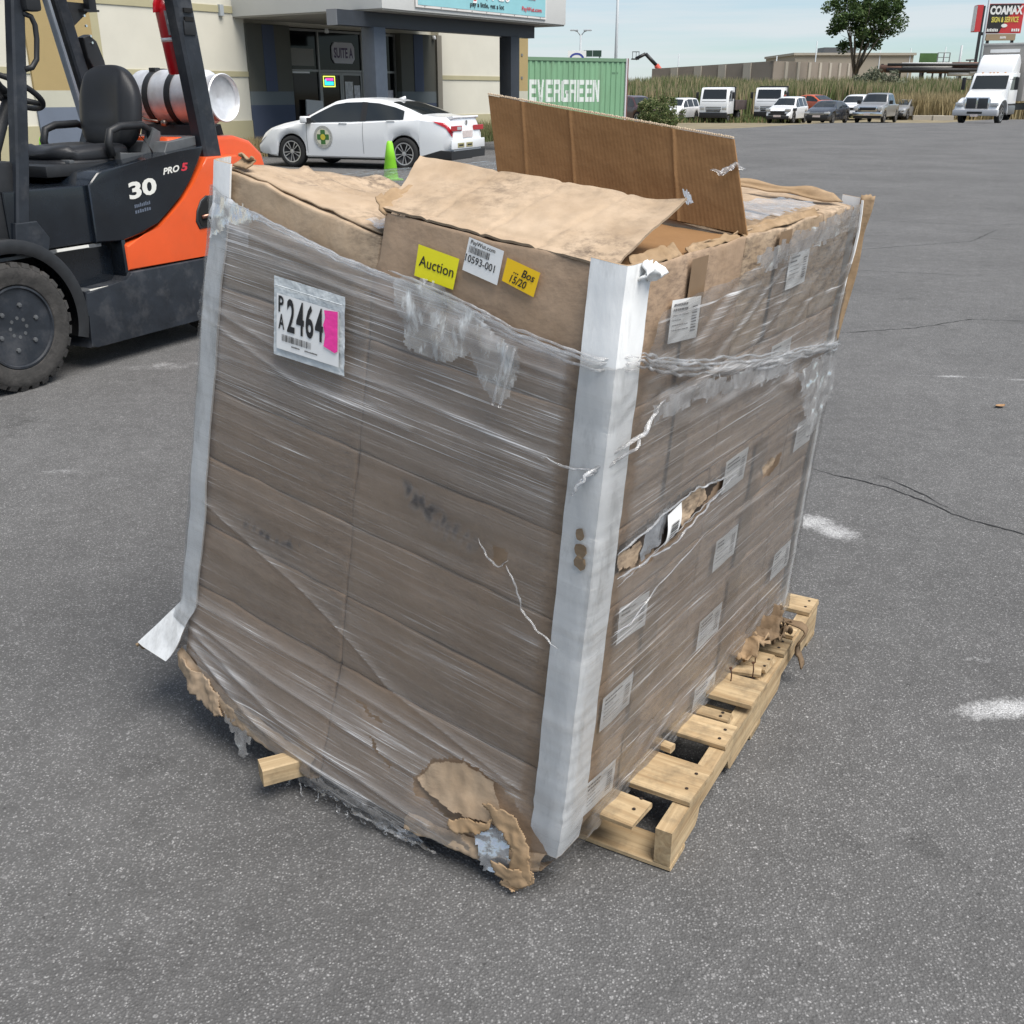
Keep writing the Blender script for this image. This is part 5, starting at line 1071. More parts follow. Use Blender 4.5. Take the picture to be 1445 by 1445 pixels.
# fire extinguisher on the pillar
ep = fkw(1.72, .27, 1.68); ext = thing("fire_extinguisher", "red fire extinguisher clamped inside the forklift rear pillar", "extinguisher", tuple(ep), FK_ROT)
ext.rotation_euler = (0, R(-9), FK_ROT)
mbb = MB(); mbb.lathe([(.0001, 0), (.058, .0), (.064, .01), (.064, .36), (.058, .40), (.03, .44), (.022, .45), (.022, .47)], 'z', 28); mbb.build("cylinder", REDP, ext, True, auto=50)
mbb = MB(); mbb.lathe([(.0655, .195), (.0655, .22)], 'z', 28); mbb.build("clamp_band", ALU, ext, True)
mbb = MB(); mbb.grid(lambda a, b_: (.0652 * math.cos(R(215) + a * R(60)), .0652 * math.sin(R(215) + a * R(60)), .235 + .14 * b_), 8, 2); e1 = mbb.build("label_plate", mat("plate_grey", (.42, .42, .43), .5, var=.3, vscale=40), ext, True)
mbb = MB(); mbb.grid(lambda a, b_: (.0657 * math.cos(R(222) + a * R(40)), .0657 * math.sin(R(222) + a * R(40)), .30 + .025 * b_), 6, 1); mbb.build("print", LABEL, e1, True)
for z in (.04, .095): mbb = MB(); mbb.grid(lambda a, b_: (.0652 * math.cos(R(285) + a * R(14)), .0652 * math.sin(R(285) + a * R(14)), z + .04 * b_), 3, 1); mbb.build("label_strip", LABEL, ext, True)
mbb = MB(); mbb.prism([(-.10, .37), (-.085, .42), (-.05, .47), (.02, .485), (.03, .455), (-.03, .44), (-.06, .40), (-.07, .37)], -.012, .012, .003); mbb.build("trigger", REDP, ext, True, auto=40)
# ------------------------------------------------------------------ the building (local x along the facade, y inward)
A_B = (-7.21, 29.25, 0); B_ROT = math.atan2(.819, .574)
CREAM = mat("cream_stucco", (.60, .575, .49), .9, var=.04, vscale=1.2, bump=.2, bscale=40, dirt=.06, dirtcol=(.4, .38, .32))
GOLD = mat("gold_stucco", (.36, .27, .125), .9, var=.05, vscale=1.2, bump=.2, bscale=40)
OLIVE = mat("olive_stucco", (.40, .365, .23), .9, var=.05, vscale=1.2, bump=.2, bscale=40)
GREENGREY = mat("pale_green_stucco", (.46, .45, .365), .9, var=.04, vscale=1.2, bump=.2, bscale=40)
BLUEGREY = mat("slate_stucco", (.13, .155, .20), .85, var=.08, vscale=1.2, bump=.2, bscale=40)
NAVYST_SHADED = mat("navy_stucco", (.055, .07, .11), .8, var=.08, vscale=1.5)
OLIVE_SHADED = mat("dark_olive_stucco", (.085, .085, .07), .85, var=.08, vscale=1.5)
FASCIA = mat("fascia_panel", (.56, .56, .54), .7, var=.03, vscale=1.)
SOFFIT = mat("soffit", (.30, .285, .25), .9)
STEEL_D = mat("dark_steel", (.028, .033, .042), .5, var=.15, vscale=4)
FRAME = mat("bronze_frame", (.22, .22, .21), .4, metal=.4)
GLASS = mat("dark_glass", (.004, .005, .006), .05, spec=.22)
INTER = mat("dim_interior", (.02, .02, .022), .9)
bld = thing("building", "cream and gold stucco building with a canopied glass entrance", "building", A_B, B_ROT)
def slab(x0, x1, y0, y1, z0, z1, nm, mtl, par=bld, ch=0): mbb = MB(); mbb.box(x0, x1, y0, y1, z0, z1, ch); return mbb.build(nm, mtl, par, bool(ch), auto=35)
slab(-32, .38, 0, 9, -.1, 6.2, "wall", CREAM); slab(8.46, 13.42, 0, 9, -.1, 6.2, "wall", CREAM)
slab(.38, 8.46, .32, 9, 3.24, 6.2, "wall", CREAM); slab(.38, 8.46, 2.8, 9, -.1, 3.24, "wall", INTER)
slab(-32, 13.42, 0, 9, 6.2, 6.5, "parapet", CREAM)
# painted bands, left part
for x0 in (-5.86, -14.2, -22.6):
    slab(x0, x0 + 1.64, -.06, 0, 1.60, 6.1, "pilaster", GOLD); slab(x0, x0 + 1.64, -.06, 0, 1.25, 1.60, "pilaster", GREENGREY); slab(x0, x0 + 1.64, -.06, 0, -.05, 1.25, "pilaster", BLUEGREY)
    slab(x0 + 1.64, x0 + 1.87, -.03, 0, 2.07, 6.1, "band", OLIVE)
for x0, x1 in ((-3.99, .36), (-12.3, -5.87), (8.47, 12.76)):
    hz = 3.44 if x0 < 5 else 5.2
    slab(x0 - .01, x1, -.025, 0, 1.94, 2.07, "band", OLIVE); slab(x0 - .23 if x0 < 5 else x0, x1, -.025, 0, -.05, .86, "band", OLIVE); slab(x0, x1, -.025, 0, hz, hz + .16, "band", OLIVE)
slab(12.78, 13.45, -.08, 0, 1.6, 6.1, "pilaster", GOLD); slab(12.78, 13.45, -.08, 0, 1.25, 1.6, "pilaster", GREENGREY); slab(12.78, 13.45, -.08, 0, -.05, 1.25, "pilaster", BLUEGREY)
for z in (2.0, 2.75): slab(13.0, 13.1, -.10, -.08, z, z + .08, "bracket", FRAME)
slab(12.62, 12.78, -.03, 0, -.05, 6.1, "band", CREAM)
# pilasters beside the storefront, band colours darkened to paint in canopy shade
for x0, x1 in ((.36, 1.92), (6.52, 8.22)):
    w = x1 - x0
    slab(x0, x1, -.05, .36, 1.58, 3.24, "pilaster", OLIVE_SHADED); slab(x0 + w * .36, x0 + w * .62, -.07, -.05, 1.58, 3.22, "stripe", NAVYST_SHADED)
    slab(x0, x1, -.05, .36, 1.24, 1.58, "pilaster", mat("slate_band", (.13, .15, .155), .85)); slab(x0, x1, -.05, .36, -.05, 1.24, "pilaster", NAVYST_SHADED)
slab(8.22, 8.46, -.12, .34, -.05, 3.24, "trim_column", mat("taupe_trim", (.23, .21, .17), .8))
# storefront: frames, panes, doors
def frame_v(x, z0, z1, w=.06): slab(x - w / 2, x + w / 2, .14, .26, z0, z1, "mullion", FRAME)
def frame_h(x0, x1, z, w=.06): slab(x0, x1, .15, .25, z - w / 2, z + w / 2, "transom_bar", FRAME)
for x in (1.97, 3.17, 4.98, 5.55, 6.47): frame_v(x, 0, 3.2)
for z in (3.17, 2.13): frame_h(1.97, 6.47, z)
frame_h(1.97, 3.17, .06); frame_h(4.98, 6.47, .06)
for x0, x1 in ((2.0, 3.14), (5.01, 5.52), (5.58, 6.44)):
    slab(x0, x1, .19, .205, .09, 2.10, "window_pane", GLASS); slab(x0, x1, .19, .205, 2.16, 3.14, "window_pane", GLASS)
slab(3.20, 4.95, .19, .205, 2.16, 3.14, "window_pane", GLASS)
for x0, x1 in ((3.20, 4.07), (4.08, 4.95)):
    d = slab(x0, x1, .16, .22, .02, .14, "door", FRAME)
    for a, b_, c_, e in ((x0, x0 + .07, .14, 2.09), (x1 - .07, x1, .14, 2.09), (x0 + .07, x1 - .07, 2.02, 2.09)): slab(a, b_, .16, .22, c_, e, "door_rail", FRAME, d)
    slab(x0 + .07, x1 - .07, .185, .20, .14, 2.02, "door_pane", GLASS, d); hx = x1 - .13 if x0 < 4 else x0 + .13
    mbb = MB(); mbb.tube([(hx, .16, .9), (hx, .12, .92), (hx, .12, 1.3), (hx, .16, 1.32)], .012, 6); mbb.build("door_handle", CHROME, d)
slab(2.02, 2.8, .170, .186, 2.06, 2.12, "notice_strip", LABEL)
# posters and notices behind the glass
for (x0, x1, z0, z1, c_) in ((4.22, 4.55, 1.35, 1.85, (.55, .55, .55)), (4.6, 4.85, 1.3, 1.75, (.6, .6, .62)), (4.25, 4.85, 1.1, 1.3, (.45, .2, .2)), (5.66, 6.35, .95, 1.62, (.55, .52, .55)), (5.75, 6.2, .8, 1.1, (.42, .33, .26))):
    slab(x0, x1, .176, .184, z0, z1, "notice", mat("notice_%d" % int(x0 * 100), c_, .6, var=.35, vscale=9))
slab(2.1, 3.0, .165, .186, 2.25, 2.70, "notice", mat("window_reflect_card", (.19, .185, .165), .6))  # card whose colour paints in a reflection on the pane
# red and white board sign standing in the window
wb = thing("board_sign", "small red and white board leaning inside the left shop window", "sign", tuple(Matrix.Translation(A_B) @ Matrix.Rotation(B_ROT, 4, 'Z') @ Vector((2.78, .06, .35))), B_ROT)
mbb = MB(); mbb.prism([(-.36, 0), (.36, 0), (.33, .98), (-.31, 1.02)], -.02, .02); mbb.build("panel", mat("white_panel", (.55, .55, .54), .5), wb)
mbb = MB(); mbb.prism([(-.30, .30), (.31, .30), (.30, .62), (-.29, .62)], -.026, -.021); rp_ = mbb.build("red_field", mat("red_panel", (.42, .03, .05), .5), wb)
mbb = MB(); lettering(mbb, "~6", -.2, .2, .40, .50, lambda a, b_: (a, -.029, b_), .01); mbb.build("lettering", LABEL, rp_)
# suite sign
sg = thing("suite_sign", "rounded white SUITE A sign hanging above the glass doors", "sign", tuple(Matrix.Translation(A_B) @ Matrix.Rotation(B_ROT, 4, 'Z') @ Vector((4.19, .166, 2.34))), B_ROT)
oct_ = [(-.46, .12), (-.36, 0), (.36, 0), (.46, .12), (.46, .44), (.36, .56), (-.36, .56), (-.46, .44)]
mbb = MB(); mbb.prism(oct_, -.02, .02); mbb.build("panel", mat("sign_grey_white", (.46, .45, .48), .5), sg)
mbb = MB(); lettering(mbb, "SUITE A", -.40, .40, .14, .42, lambda a, b_: (a, -.024, b_), .03); mbb.build("lettering", mat("purple_ink", (.06, .03, .09), .5), sg)
# lit neon sign in the door
nn = thing("neon_sign", "small lit open sign with yellow border in the glass door", "sign", tuple(Matrix.Translation(A_B) @ Matrix.Rotation(B_ROT, 4, 'Z') @ Vector((3.52, .14, 1.70))), B_ROT)
slabn = lambda x0, x1, y0, y1, z0, z1, nm, m_: slab(x0, x1, y0, y1, z0, z1, nm, m_, nn)
slabn(-.24, .24, 0, .03, 0, .30, "panel", mat("neon_back", (.02, .03, .05), .5))
for a in ((-.24, .24, -.012, 0, 0, .03), (-.24, .24, -.012, 0, .27, .30), (-.24, -.215, -.012, 0, .03, .27), (.215, .24, -.012, 0, .03, .27)): slabn(*a, "border", MATS.get("neon_yellow") or emit("neon_yellow", (.75, .85, .12), .55))
slabn(-.17, .17, -.012, 0, .05, .15, "light_bar", emit("neon_cyan", (.03, .55, .75), .7)); slabn(-.15, .17, -.012, 0, .17, .24, "light_bar", emit("neon_pink", (.75, .08, .45), .5))
slabn(-.19, -.13, -.016, -.012, .07, .20, "light_bar", MATS["neon_cyan"])
# canopy
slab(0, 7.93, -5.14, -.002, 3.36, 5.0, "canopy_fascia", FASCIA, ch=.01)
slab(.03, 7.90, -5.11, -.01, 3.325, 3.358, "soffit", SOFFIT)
slab(-.9, 7.2, -4.55, -4.25, 3.0, 3.322, "beam", STEEL_D); slab(-.91, -.9, -4.56, -4.24, 2.99, 3.323, "beam_end_plate", mat("steel_grey", (.20, .21, .23), .5))
for x in (.28, 5.95):
    mbb = MB(); mbb.box(x, x + .42, -4.6, -4.2, -.05, 2.998, .01); mbb.build("column", STEEL_D if x > 3 else mat("slate_steel", (.065, .08, .105), .5, var=.1), bld, True, auto=35)
for x in (3.3, 8.1):
    mbb = MB(); mbb.lathe([(.0001, 0), (.06, .01), (.07, .05), (.05, .09), (.05, .12)], 'z', 12, (x, -.1, 3.10)); mbb.build("camera_dome", LABEL, bld, True)
slab(-.45, -.33, -.09, 0, 3.36, 3.62, "wall_lamp", mat("lamp_grey", (.35, .38, .40), .4))
# banner on the fascia
bw = thing("banner", "turquoise shop banner with lettering on the canopy front", "banner", tuple(Matrix.Translation(A_B) @ Matrix.Rotation(B_ROT, 4, 'Z') @ Vector((4.0, -5.17, 3.45))), B_ROT)
mbb = MB(); mbb.box(-2.83, 2.85, -.012, .012, 0, 1.32); mbb.build("edge_hem", mat("banner_white", (.66, .63, .60), .5), bw)
mbb = MB(); mbb.grid(lambda a, b_: (lerp(-2.76, 2.79, a), -.018 - .006 * n1(a * 12, b_ * 5), lerp(.055, 1.28, b_)), 40, 10); mbb.build("field", mat("turquoise_vinyl", (.26, .52, .56), .45, var=.05, vscale=2), bw, True)
bl = lambda a, b_: (a, -.032, b_)
mbb = MB(); lettering(mbb, "pay a little, get a lot", -.70, .78, .10, .25, bl, .018); mbb.build("lettering", INK, bw)
mbb = MB(); lettering(mbb, "PayWut.com", 1.62, 2.58, .13, .27, bl, .02); mbb.build("lettering", RED_INK, bw)
mbb = MB(); lettering(mbb, "~8", -2.55, -1.75, .25, .38, bl, .02); mbb.build("lettering", RED_INK, bw)
mbb = MB(); lettering(mbb, "~5", 1.9, 2.3, .45, .58, bl, .02); mbb.build("lettering", RED_INK, bw)
for txt, x0, x1 in (("P", -1.35, -.95), ("a", -.92, -.6), ("y", -.58, -.2), ("W", -.15, .45), ("u", .48, .75), ("t", .78, 1.0)):
    mbb = MB(); lettering(mbb, txt, x0 - .03, x1 + .03, .32 - (.1 if txt == "y" else 0), .98, bl, .06); mbb.build("lettering", LABEL, bw)
    mbb = MB(); lettering(mbb, txt, x0, x1, .37 - (.1 if txt == "y" else 0), .95, lambda a, b_: (a, -.036, b_), .02); mbb.build("lettering", mat("banner_red", (.55, .04, .04), .5), bw)
for k in range(9): mbb = MB(); mbb.lathe([(.014, -.02), (.014, -.012)], 'y', 8, (-2.5 + k * .63, 0, .028)); mbb.build("grommet", FRAME, bw)

# ------------------------------------------------------------------ green container
CGREEN = mat("container_green", (.19, .36, .21), .6, var=.08, vscale=1.5, dirt=.4, dirtcol=(.12, .17, .10), stretch=(1, 1, .25))
RUSTR = mat("oxide_red", (.17, .07, .06), .7, var=.2)
CP = Vector((5.0, 48.0, .30)); cang = math.atan2(.53, .848)   # right-hand end; the side runs back to the left
ct = thing("shipping_container", "green corrugated shipping container with big white lettering beside the building", "container", tuple(CP), math.atan2(.53, .848))
CL = 12.19
def corr(x):
    t_ = (x / .278) % 1.0; return .036 * (pw([(0, 0), (.25, 0), (.35, 1), (.75, 1), (.85, 0), (1, 0)], t_))
NS = int(CL / .278 * 8); mbb = MB(); xs_ = [-.12 - (CL - .24) * i / NS for i in range(NS + 1)]
mbb.add([(x, .02 + corr(x), z) for z in (.16, 2.46) for x in xs_], [(i, i + 1, NS + 2 + i, NS + 1 + i) for i in range(NS)]); mbb.build("corrugated_side", CGREEN, ct)
for a in ((-CL, 0, 0, .1, 2.46, 2.59), (-CL, 0, 0, .1, 0, .16)): mbb = MB(); mbb.box(*a); mbb.build("side_rail", mat("container_rail", (.15, .26, .16), .6), ct)
mbb = MB(); mbb.box(-.12, -.045, -.01, .14, -.01, 2.6); mbb.build("corner_post", mat("post_white", (.55, .52, .54), .6), ct)
mbb = MB(); mbb.box(-.045, 0.01, -.012, .14, -.012, 2.602); mbb.build("corner_post", RUSTR, ct)
mbb = MB(); mbb.box(-CL, -.05, .06, 2.43, 2.55, 2.585); mbb.build("roof", CGREEN, ct)
mbb = MB(); mbb.box(-.05, -.02, .14, 2.43, 0, 2.58); mbb.build("door", CGREEN, ct)
for x in (-.3, -11.8): mbb = MB(); mbb.box(x - .3, x + .3, .1, 2.3, -.34, -.012); mbb.build("support_block", DRYG, ct)
CW = mat("container_white", (.66, .70, .66), .6, var=.05)
GL = {"E": [(0, 0, .32, 1), (.32, .78, 1, 1), (.32, .39, .9, .61), (.32, 0, 1, .22)], "V": None, "R": [(0, 0, .30, 1), (.30, .8, .95, 1), (.68, .52, 1, .8), (.30, .40, .95, .56), (.66, 0, 1, .40)], "G": [(0, .05, .30, .95), (.15, .8, 1, 1), (.15, 0, 1, .2), (.7, .2, 1, .5), (.5, .38, 1, .52)], "N": None}
def put(x0, x1, z0, z1, sk=0., mbx=None):
    k = 6; 
    def f(a, b_): x = lerp(x0, x1, a) + sk * (b_ - .5); return (x, .014 + corr(x), lerp(z0, z1, b_))
    mbx.grid(f, max(2, int((x1 - x0) / .03)), 2)
lx0, lx1, lz0, lz1 = -5.05, -1.42, .88, 1.74; n_ = 9; pitch = (lx1 - lx0) / n_
for i, ch in enumerate("EVERGREEN"):
    mbb = MB(); x0 = lx0 + i * pitch; wd = pitch * .86
    if ch == "V":
        for k in range(9): b0_, b1_ = k / 9, (k + 1) / 9; c0 = (b0_ + b1_) / 2; put(x0 + wd * (.34 * (1 - c0)), x0 + wd * (.34 * (1 - c0) + .3), lerp(lz0, lz1, b0_), lerp(lz0, lz1, b1_), 0, mbb); put(x0 + wd * (.66 - .30 * (1 - c0) + .0), x0 + wd * (.66 - .30 * (1 - c0) + .32), lerp(lz0, lz1, b0_) + .0, lerp(lz0, lz1, b1_), 0, mbb)
    elif ch == "N":
        put(x0, x0 + wd * .28, lz0, lz1, 0, mbb); put(x0 + wd * .72, x0 + wd, lz0, lz1, 0, mbb)
        for k in range(9): c0 = (k + .5) / 9; put(x0 + wd * (.72 - .5 * c0 - .1), x0 + wd * (.72 - .5 * c0 + .16), lerp(lz0, lz1, k / 9), lerp(lz0, lz1, (k + 1) / 9), 0, mbb)
    else:
        for (a, b_, c_, d) in GL[ch]: put(x0 + a * wd, x0 + c_ * wd, lerp(lz0, lz1, b_), lerp(lz0, lz1, d), 0, mbb)
    mbb.build("lettering", CW, ct)
for k in range(3): mbb = MB(); put(-.85 + k * .12, -.77 + k * .12, 1.98, 2.05, 0, mbb); mbb.build("lettering", mat("faded_code", (.10, .2, .12), .6), ct)

# ------------------------------------------------------------------ cones
CONE = mat("lime_cone", (.27, .68, .035), .45, var=.04, vscale=6)
def cone(loc, label):
    o = thing("traffic_cone", label, "traffic cone", loc, .4, "lime green traffic cones")
    mbb = MB(); mbb.lathe([(.15, .03), (.145, .05), (.128, .17), (.131, .175), (.100, .40), (.103, .405), (.062, .66), (.045, .70), (.036, .71), (.03, .69)], 'z', 28); mbb.build("cone_body", CONE, o, True, auto=40)
    mbb = MB(); mbb.box(-.19, .19, -.19, .19, .004, .035, .008); mbb.build("base", CONE, o, True, auto=40)
    return o
cone((-2.32, 20.6, 0), "lime green traffic cone standing beside the white sedan's rear wheel")
cone((-9.75, 22.6, 0), "lime green traffic cone seen through the forklift cab by the wall")
# ------------------------------------------------------------------ vehicles
CARW = mat("white_car_paint", (.78, .79, .80), .25, coat=.6); CARS = mat("silver_car_paint", (.36, .36, .36), .3, metal=.55, coat=.5); CARK = mat("dark_car_paint", (.025, .028, .036), .25, coat=.6)
CARM = mat("maroon_car_paint", (.06, .022, .022), .3, coat=.5); CARO = mat("orange_car_paint", (.55, .10, .03), .3, coat=.5); CARG = mat("grey_car_paint", (.22, .23, .24), .3, metal=.4, coat=.5)
CGLASS = mat("car_glass", (.018, .022, .024), .05, spec=.6); TRIM = mat("black_trim", (.014, .014, .015), .5); TAIL = mat("tail_lamp_red", (.40, .008, .015), .2, coat=.5); LAMP = mat("headlamp_glass", (.55, .56, .57), .12, metal=.3)
TYRE = mat("car_tyre", (.022, .022, .022), .85); ALLOY = mat("alloy_wheel", (.55, .55, .56), .3, metal=.8)
PLATE = mat("licence_plate", (.60, .52, .50), .5, var=.2, vscale=12)

def car_wheel(parent, x, y, r, out, spokes=10, w=.21):
    o = bpy.data.objects.new("wheel", None); COL.objects.link(o); o.parent = parent; o.location = (x, y, r); s = out
    mbb = MB(); mbb.lathe([(r * .66, -w / 2 * s), (r * .8, -w / 2 * s), (r * .97, -w * .42 * s), (r, -w * .25 * s), (r, w * .25 * s), (r * .97, w * .42 * s), (r * .82, w / 2 * s), (r * .68, w * .46 * s), (r * .66, w * .3 * s)], 'y', 32, cap=False); mbb.build("tyre", TYRE, o, True)
    mbb = MB(); mbb.lathe([(r * .68, w * .45 * s), (r * .64, w * .43 * s), (r * .62, w * .3 * s), (.0001, w * .2 * s)], 'y', 32, cap=False); mbb.build("rim_back", TRIM, o, True)
    mbb = MB(); mbb.lathe([(r * .69, w * .44 * s), (r * .69, w * .48 * s), (r * .62, w * .47 * s)], 'y', 32, cap=False); mbb.lathe([(r * .15, w * .3 * s), (r * .14, w * .44 * s), (.0001, w * .45 * s)], 'y', 14)
    for k in range(spokes):
        a = 2 * math.pi * (k + (.17 if k % 2 else -.17)) / spokes; d = .055; y0, y1 = w * .36 * s, w * .44 * s
        P_ = [(r * .1, a - d * 2), (r * .1, a + d * 2), (r * .65, a + d), (r * .65, a - d)]
        mbb.add([(q[0] * math.cos(q[1]), yy, q[0] * math.sin(q[1])) for yy in (y1, y0) for q in P_], [(0, 1, 2, 3), (0, 4, 5, 1), (1, 5, 6, 2), (2, 6, 7, 3), (3, 7, 4, 0)])
    mbb.build("rim", ALLOY, o)
    return o

def car(name, label, cat, loc, rot, paint, LL, W, top, belt, axles, r, win, wsh, rear, tumble=.40, zs=.24, group=None, n=72, bed=None, spokes=10, detail=1, roofpaint=None):
    """local x forward. top/belt: side profile; win: list of side-window x ranges; wsh, rear: x ranges of windshield and backlight"""
    o = thing(name, label, cat, loc, rot, group); x0, x1 = -LL / 2, LL / 2; ar = r * 1.13
    def hw(x): k = abs(x - (x0 + x1) / 2) / (LL / 2); return W / 2 * (1 - .05 * k ** 2 - .16 * k ** 9)
    def zt(x): return pw(top, x)
    def zbelt(x): return min(pw(belt, x), zt(x) - .015)
    def zlow(x):
        z = zs
        k = (abs(x) / (LL / 2)); z += .06 * max(0, (k - .8) / .2)
        for a in axles:
            if abs(x - a) < ar: z = max(z, r + math.sqrt(ar * ar - (x - a) ** 2))
        return min(z, zbelt(x) - .05)
    def sec(x):
        h, zb, zl, z_ = hw(x), zbelt(x), zlow(x), zt(x); hc = max(0., z_ - zb); hr = max(.25, h - .05 - tumble * max(0, hc - .05)); rd = min(.07, .45 * hc)
        zm = max(zl, zs + .32)
        return [(h - .05, zl), (h - .02, zl + .03 if zl + .03 < zb else zl), (h, lerp(zl, zb, .45)), (h + .004, lerp(zl, zb, .72)), (h - .02, zb - .01), (h - .045, zb), (lerp(h - .045, hr, .5), lerp(zb, z_ - rd, .5)), (hr, z_ - rd), (hr - .05, z_ - rd * .3), (hr - .14, z_ - rd * .05), (hr * .5, z_ + .006), (0, z_ + .012)]
    xs_ = [x0 + LL * i / n for i in range(n + 1)]
    for a in axles: xs_ += [a - ar, a + ar, a - ar + .01, a + ar - .01, a - ar * .9, a + ar * .9]
    xs_ = sorted(x for x in set(round(q, 4) for q in xs_) if x0 <= x <= x1); m_ = 12; mbb = MB()
    for s in (1, -1):
        vs = [(x, s * a, b_) for x in xs_ for a, b_ in sec(x)]
        mbb.add(vs, [(i * m_ + j, i * m_ + j + 1, (i + 1) * m_ + j + 1, (i + 1) * m_ + j) for i in range(len(xs_) - 1) for j in range(m_ - 1)])
    for x in (x0, x1):
        s_ = sec(x); mbb.add([(x, a, b_) for a, b_ in s_] + [(x, -a, b_) for a, b_ in s_[::-1][1:]], [tuple(range(2 * m_ - 1))])
    mbb.build("body", paint, o, True, clean=True, auto=38)
    def surf(x, t_, s, off):      # t in section index units
        q = sec(x); i = min(int(t_), m_ - 2); f = t_ - i; a, b_ = lerp(q[i][0], q[i + 1][0], f), lerp(q[i][1], q[i + 1][1], f)
        dy, dz = q[i + 1][1] - q[i][1], -(q[i + 1][0] - q[i][0]); l_ = math.hypot(dy, dz) or 1
        return (x, s * (a + dy / l_ * off), b_ + dz / l_ * off)
    for s in (1, -1):
        for (a, b_) in win:
            g = MB(); g.grid(lambda p, q: surf(lerp(a, b_, p), lerp(5.12, 6.93, q), s, .006), 16, 3); g.build("side_window", CGLASS, o, True)
    def wide(rng, nm):
        a, b_ = rng; g = MB()
        for s in (1, -1): g.grid(lambda p, q: (lambda P_: (P_[0], P_[1], P_[2] + .006))(surf(lerp(a, b_, p), lerp(8.6, 10.999, q), s, .004)), 10, 4)
        g.build(nm, CGLASS, o, True, clean=True)
    wide(wsh, "windshield")
    if rear: wide(rear, "rear_window")
    ub = MB(); ub.box(x0 + .25, x1 - .25, -W / 2 + .12, W / 2 - .12, zs - .04, zs + .32); ub.build("underbody", TRIM, o)
    for a in axles:
        for s in (1, -1): car_wheel(o, a, s * (W / 2 - .13), r, s, spokes)
    return o, sec, surf
def blk(o, nm, m_, *b, ch=.01): mbb = MB(); mbb.box(*b, ch); return mbb.build(nm, m_, o, bool(ch), auto=35)

# white sedan in front of the building
CT = [(-2.44, .80), (-2.42, .97), (-2.36, 1.05), (-2.25, 1.075), (-1.95, 1.09), (-1.75, 1.12), (-1.45, 1.235), (-1.1, 1.345), (-.7, 1.425), (-.3, 1.45), (.1, 1.44), (.4, 1.395), (.8, 1.22), (1.15, 1.05), (1.28, 1.005), (1.7, .93), (2.1, .82), (2.3, .735), (2.4, .65), (2.44, .50)]
CB = [(-2.44, .75), (-2.3, .95), (-1.7, 1.03), (-1.2, 1.0), (.0, .94), (1.1, .93), (1.28, .93), (2.0, .78), (2.44, .48)]
sedan, sec_, surf_ = car("sedan_car", "white sedan with round yellow and green door emblem by the building", "car", (-3.23, 24.59, 0), math.atan2(.375, -.927), CARW, 4.88, 1.84, CT, CB, (1.48, -1.34), .335, [(-1.34, -.42), (-.30, 1.02)], (.42, 1.14), (-1.74, -1.0), zs=.23)
# window outline trims and pillars are body; door cuts as thin dark seams
def seam(o, f, x, t0, t1, s, nm="door_seam", m_=TRIM, w=.006, sl=0.):
    mbb = MB(); mbb.grid(lambda a, b_: f(x + (a - .5) * 2 * w + sl * b_, lerp(t0, t1, b_), s, .004), 1, 8); mbb.build(nm, m_, o, True)
GREYSEAM = mat("seam_grey", (.25, .255, .26), .6)
mbb = MB(); mbb.grid(lambda a, b_: surf_(lerp(-.43, -.29, a), lerp(5.1, 6.95, b_), 1, .007), 3, 6); mbb.build('pillar_trim', TRIM, sedan, True)
for x in (-.37, 1.05): seam(sedan, surf_, x, 1.2, 5., 1, m_=GREYSEAM)
mbb = MB(); mbb.grid(lambda a, b_: surf_(lerp(-1.1, 1.1, a), 1.0 + .35 * b_, 1, .004), 16, 1); mbb.build("sill_trim", CARW, sedan, True)
for x in (.12, -1.05): mbb = MB(); p = surf_(x, 4.2, 1, .012); mbb.box(p[0] - .1, p[0] + .1, p[1] - .01, p[1] + .018, p[2] - .015, p[2] + .012, .008); mbb.build("door_handle", CARW, sedan, True)
mbb = MB(); p = surf_(.98, 5.2, 1, .03); mbb.box(p[0] - .06, p[0] + .12, p[1], p[1] + .2, p[2] - .02, p[2] + .12, .03); mbb.build("mirror", CARW, sedan, True); mbb = MB(); mbb.box(p[0] - .065, p[0] - .02, p[1] + .02, p[1] + .19, p[2] - .035, p[2] + .09, .01); mbb.build("mirror_glass", TRIM, sedan, True)
# tail lamps wrap round the rear corner
for s in (1, -1):
    mbb = MB(); mbb.grid(lambda a, b_: surf_(lerp(-2.43, -1.88, a), lerp(lerp(3.35, 4.35, a), lerp(4.75, 4.42, a), b_), s, .014), 14, 4); mbb.build("tail_lamp", TAIL, sedan, True)
    mbb = MB(); mbb.box(-2.458, -2.436, s * .57 - .26, s * .57 + .26, .80, .905, .008); mbb.build("tail_lamp", TAIL, sedan); 
mbb = MB(); mbb.box(-2.466, -2.441, .36, .56, .82, .885, .003); mbb.build("reverse_lamp", LAMP, sedan)
mbb = MB(); mbb.box(-2.455, -2.44, -.25, .25, .66, .80, .004); mbb.build("licence_plate", PLATE, sedan)
mbb = MB(); mbb.prism([(-2.47, .24), (-2.47, .40), (-2.20, .42), (-1.75, .30), (-1.75, .24)], -.88, .88, .02); mbb.build("rear_diffuser", TRIM, sedan, True, auto=35)
mbb = MB(); mbb.box(-2.475, -2.44, -.86, .86, .44, .63, .015); mbb.build("rear_bumper", CARW, sedan, True, auto=35)
for y in (.42, -.02): mbb = MB(); mbb.box(-2.483, -2.474, y - .16, y + .16, .47, .56); bs = mbb.build("bumper_sticker", mat("sticker_olive", (.30, .27, .13), .5), sedan); mbb = MB(); mbb.box(-2.486, -2.4825, y - .11, y + .11, .50, .53); mbb.build("print", INK, bs)
mbb = MB(); mbb.prism([(-.98, 1.41), (-.80, 1.44), (-.96, 1.485)], -.02, .02); mbb.build("antenna_fin", CARW, sedan, True)
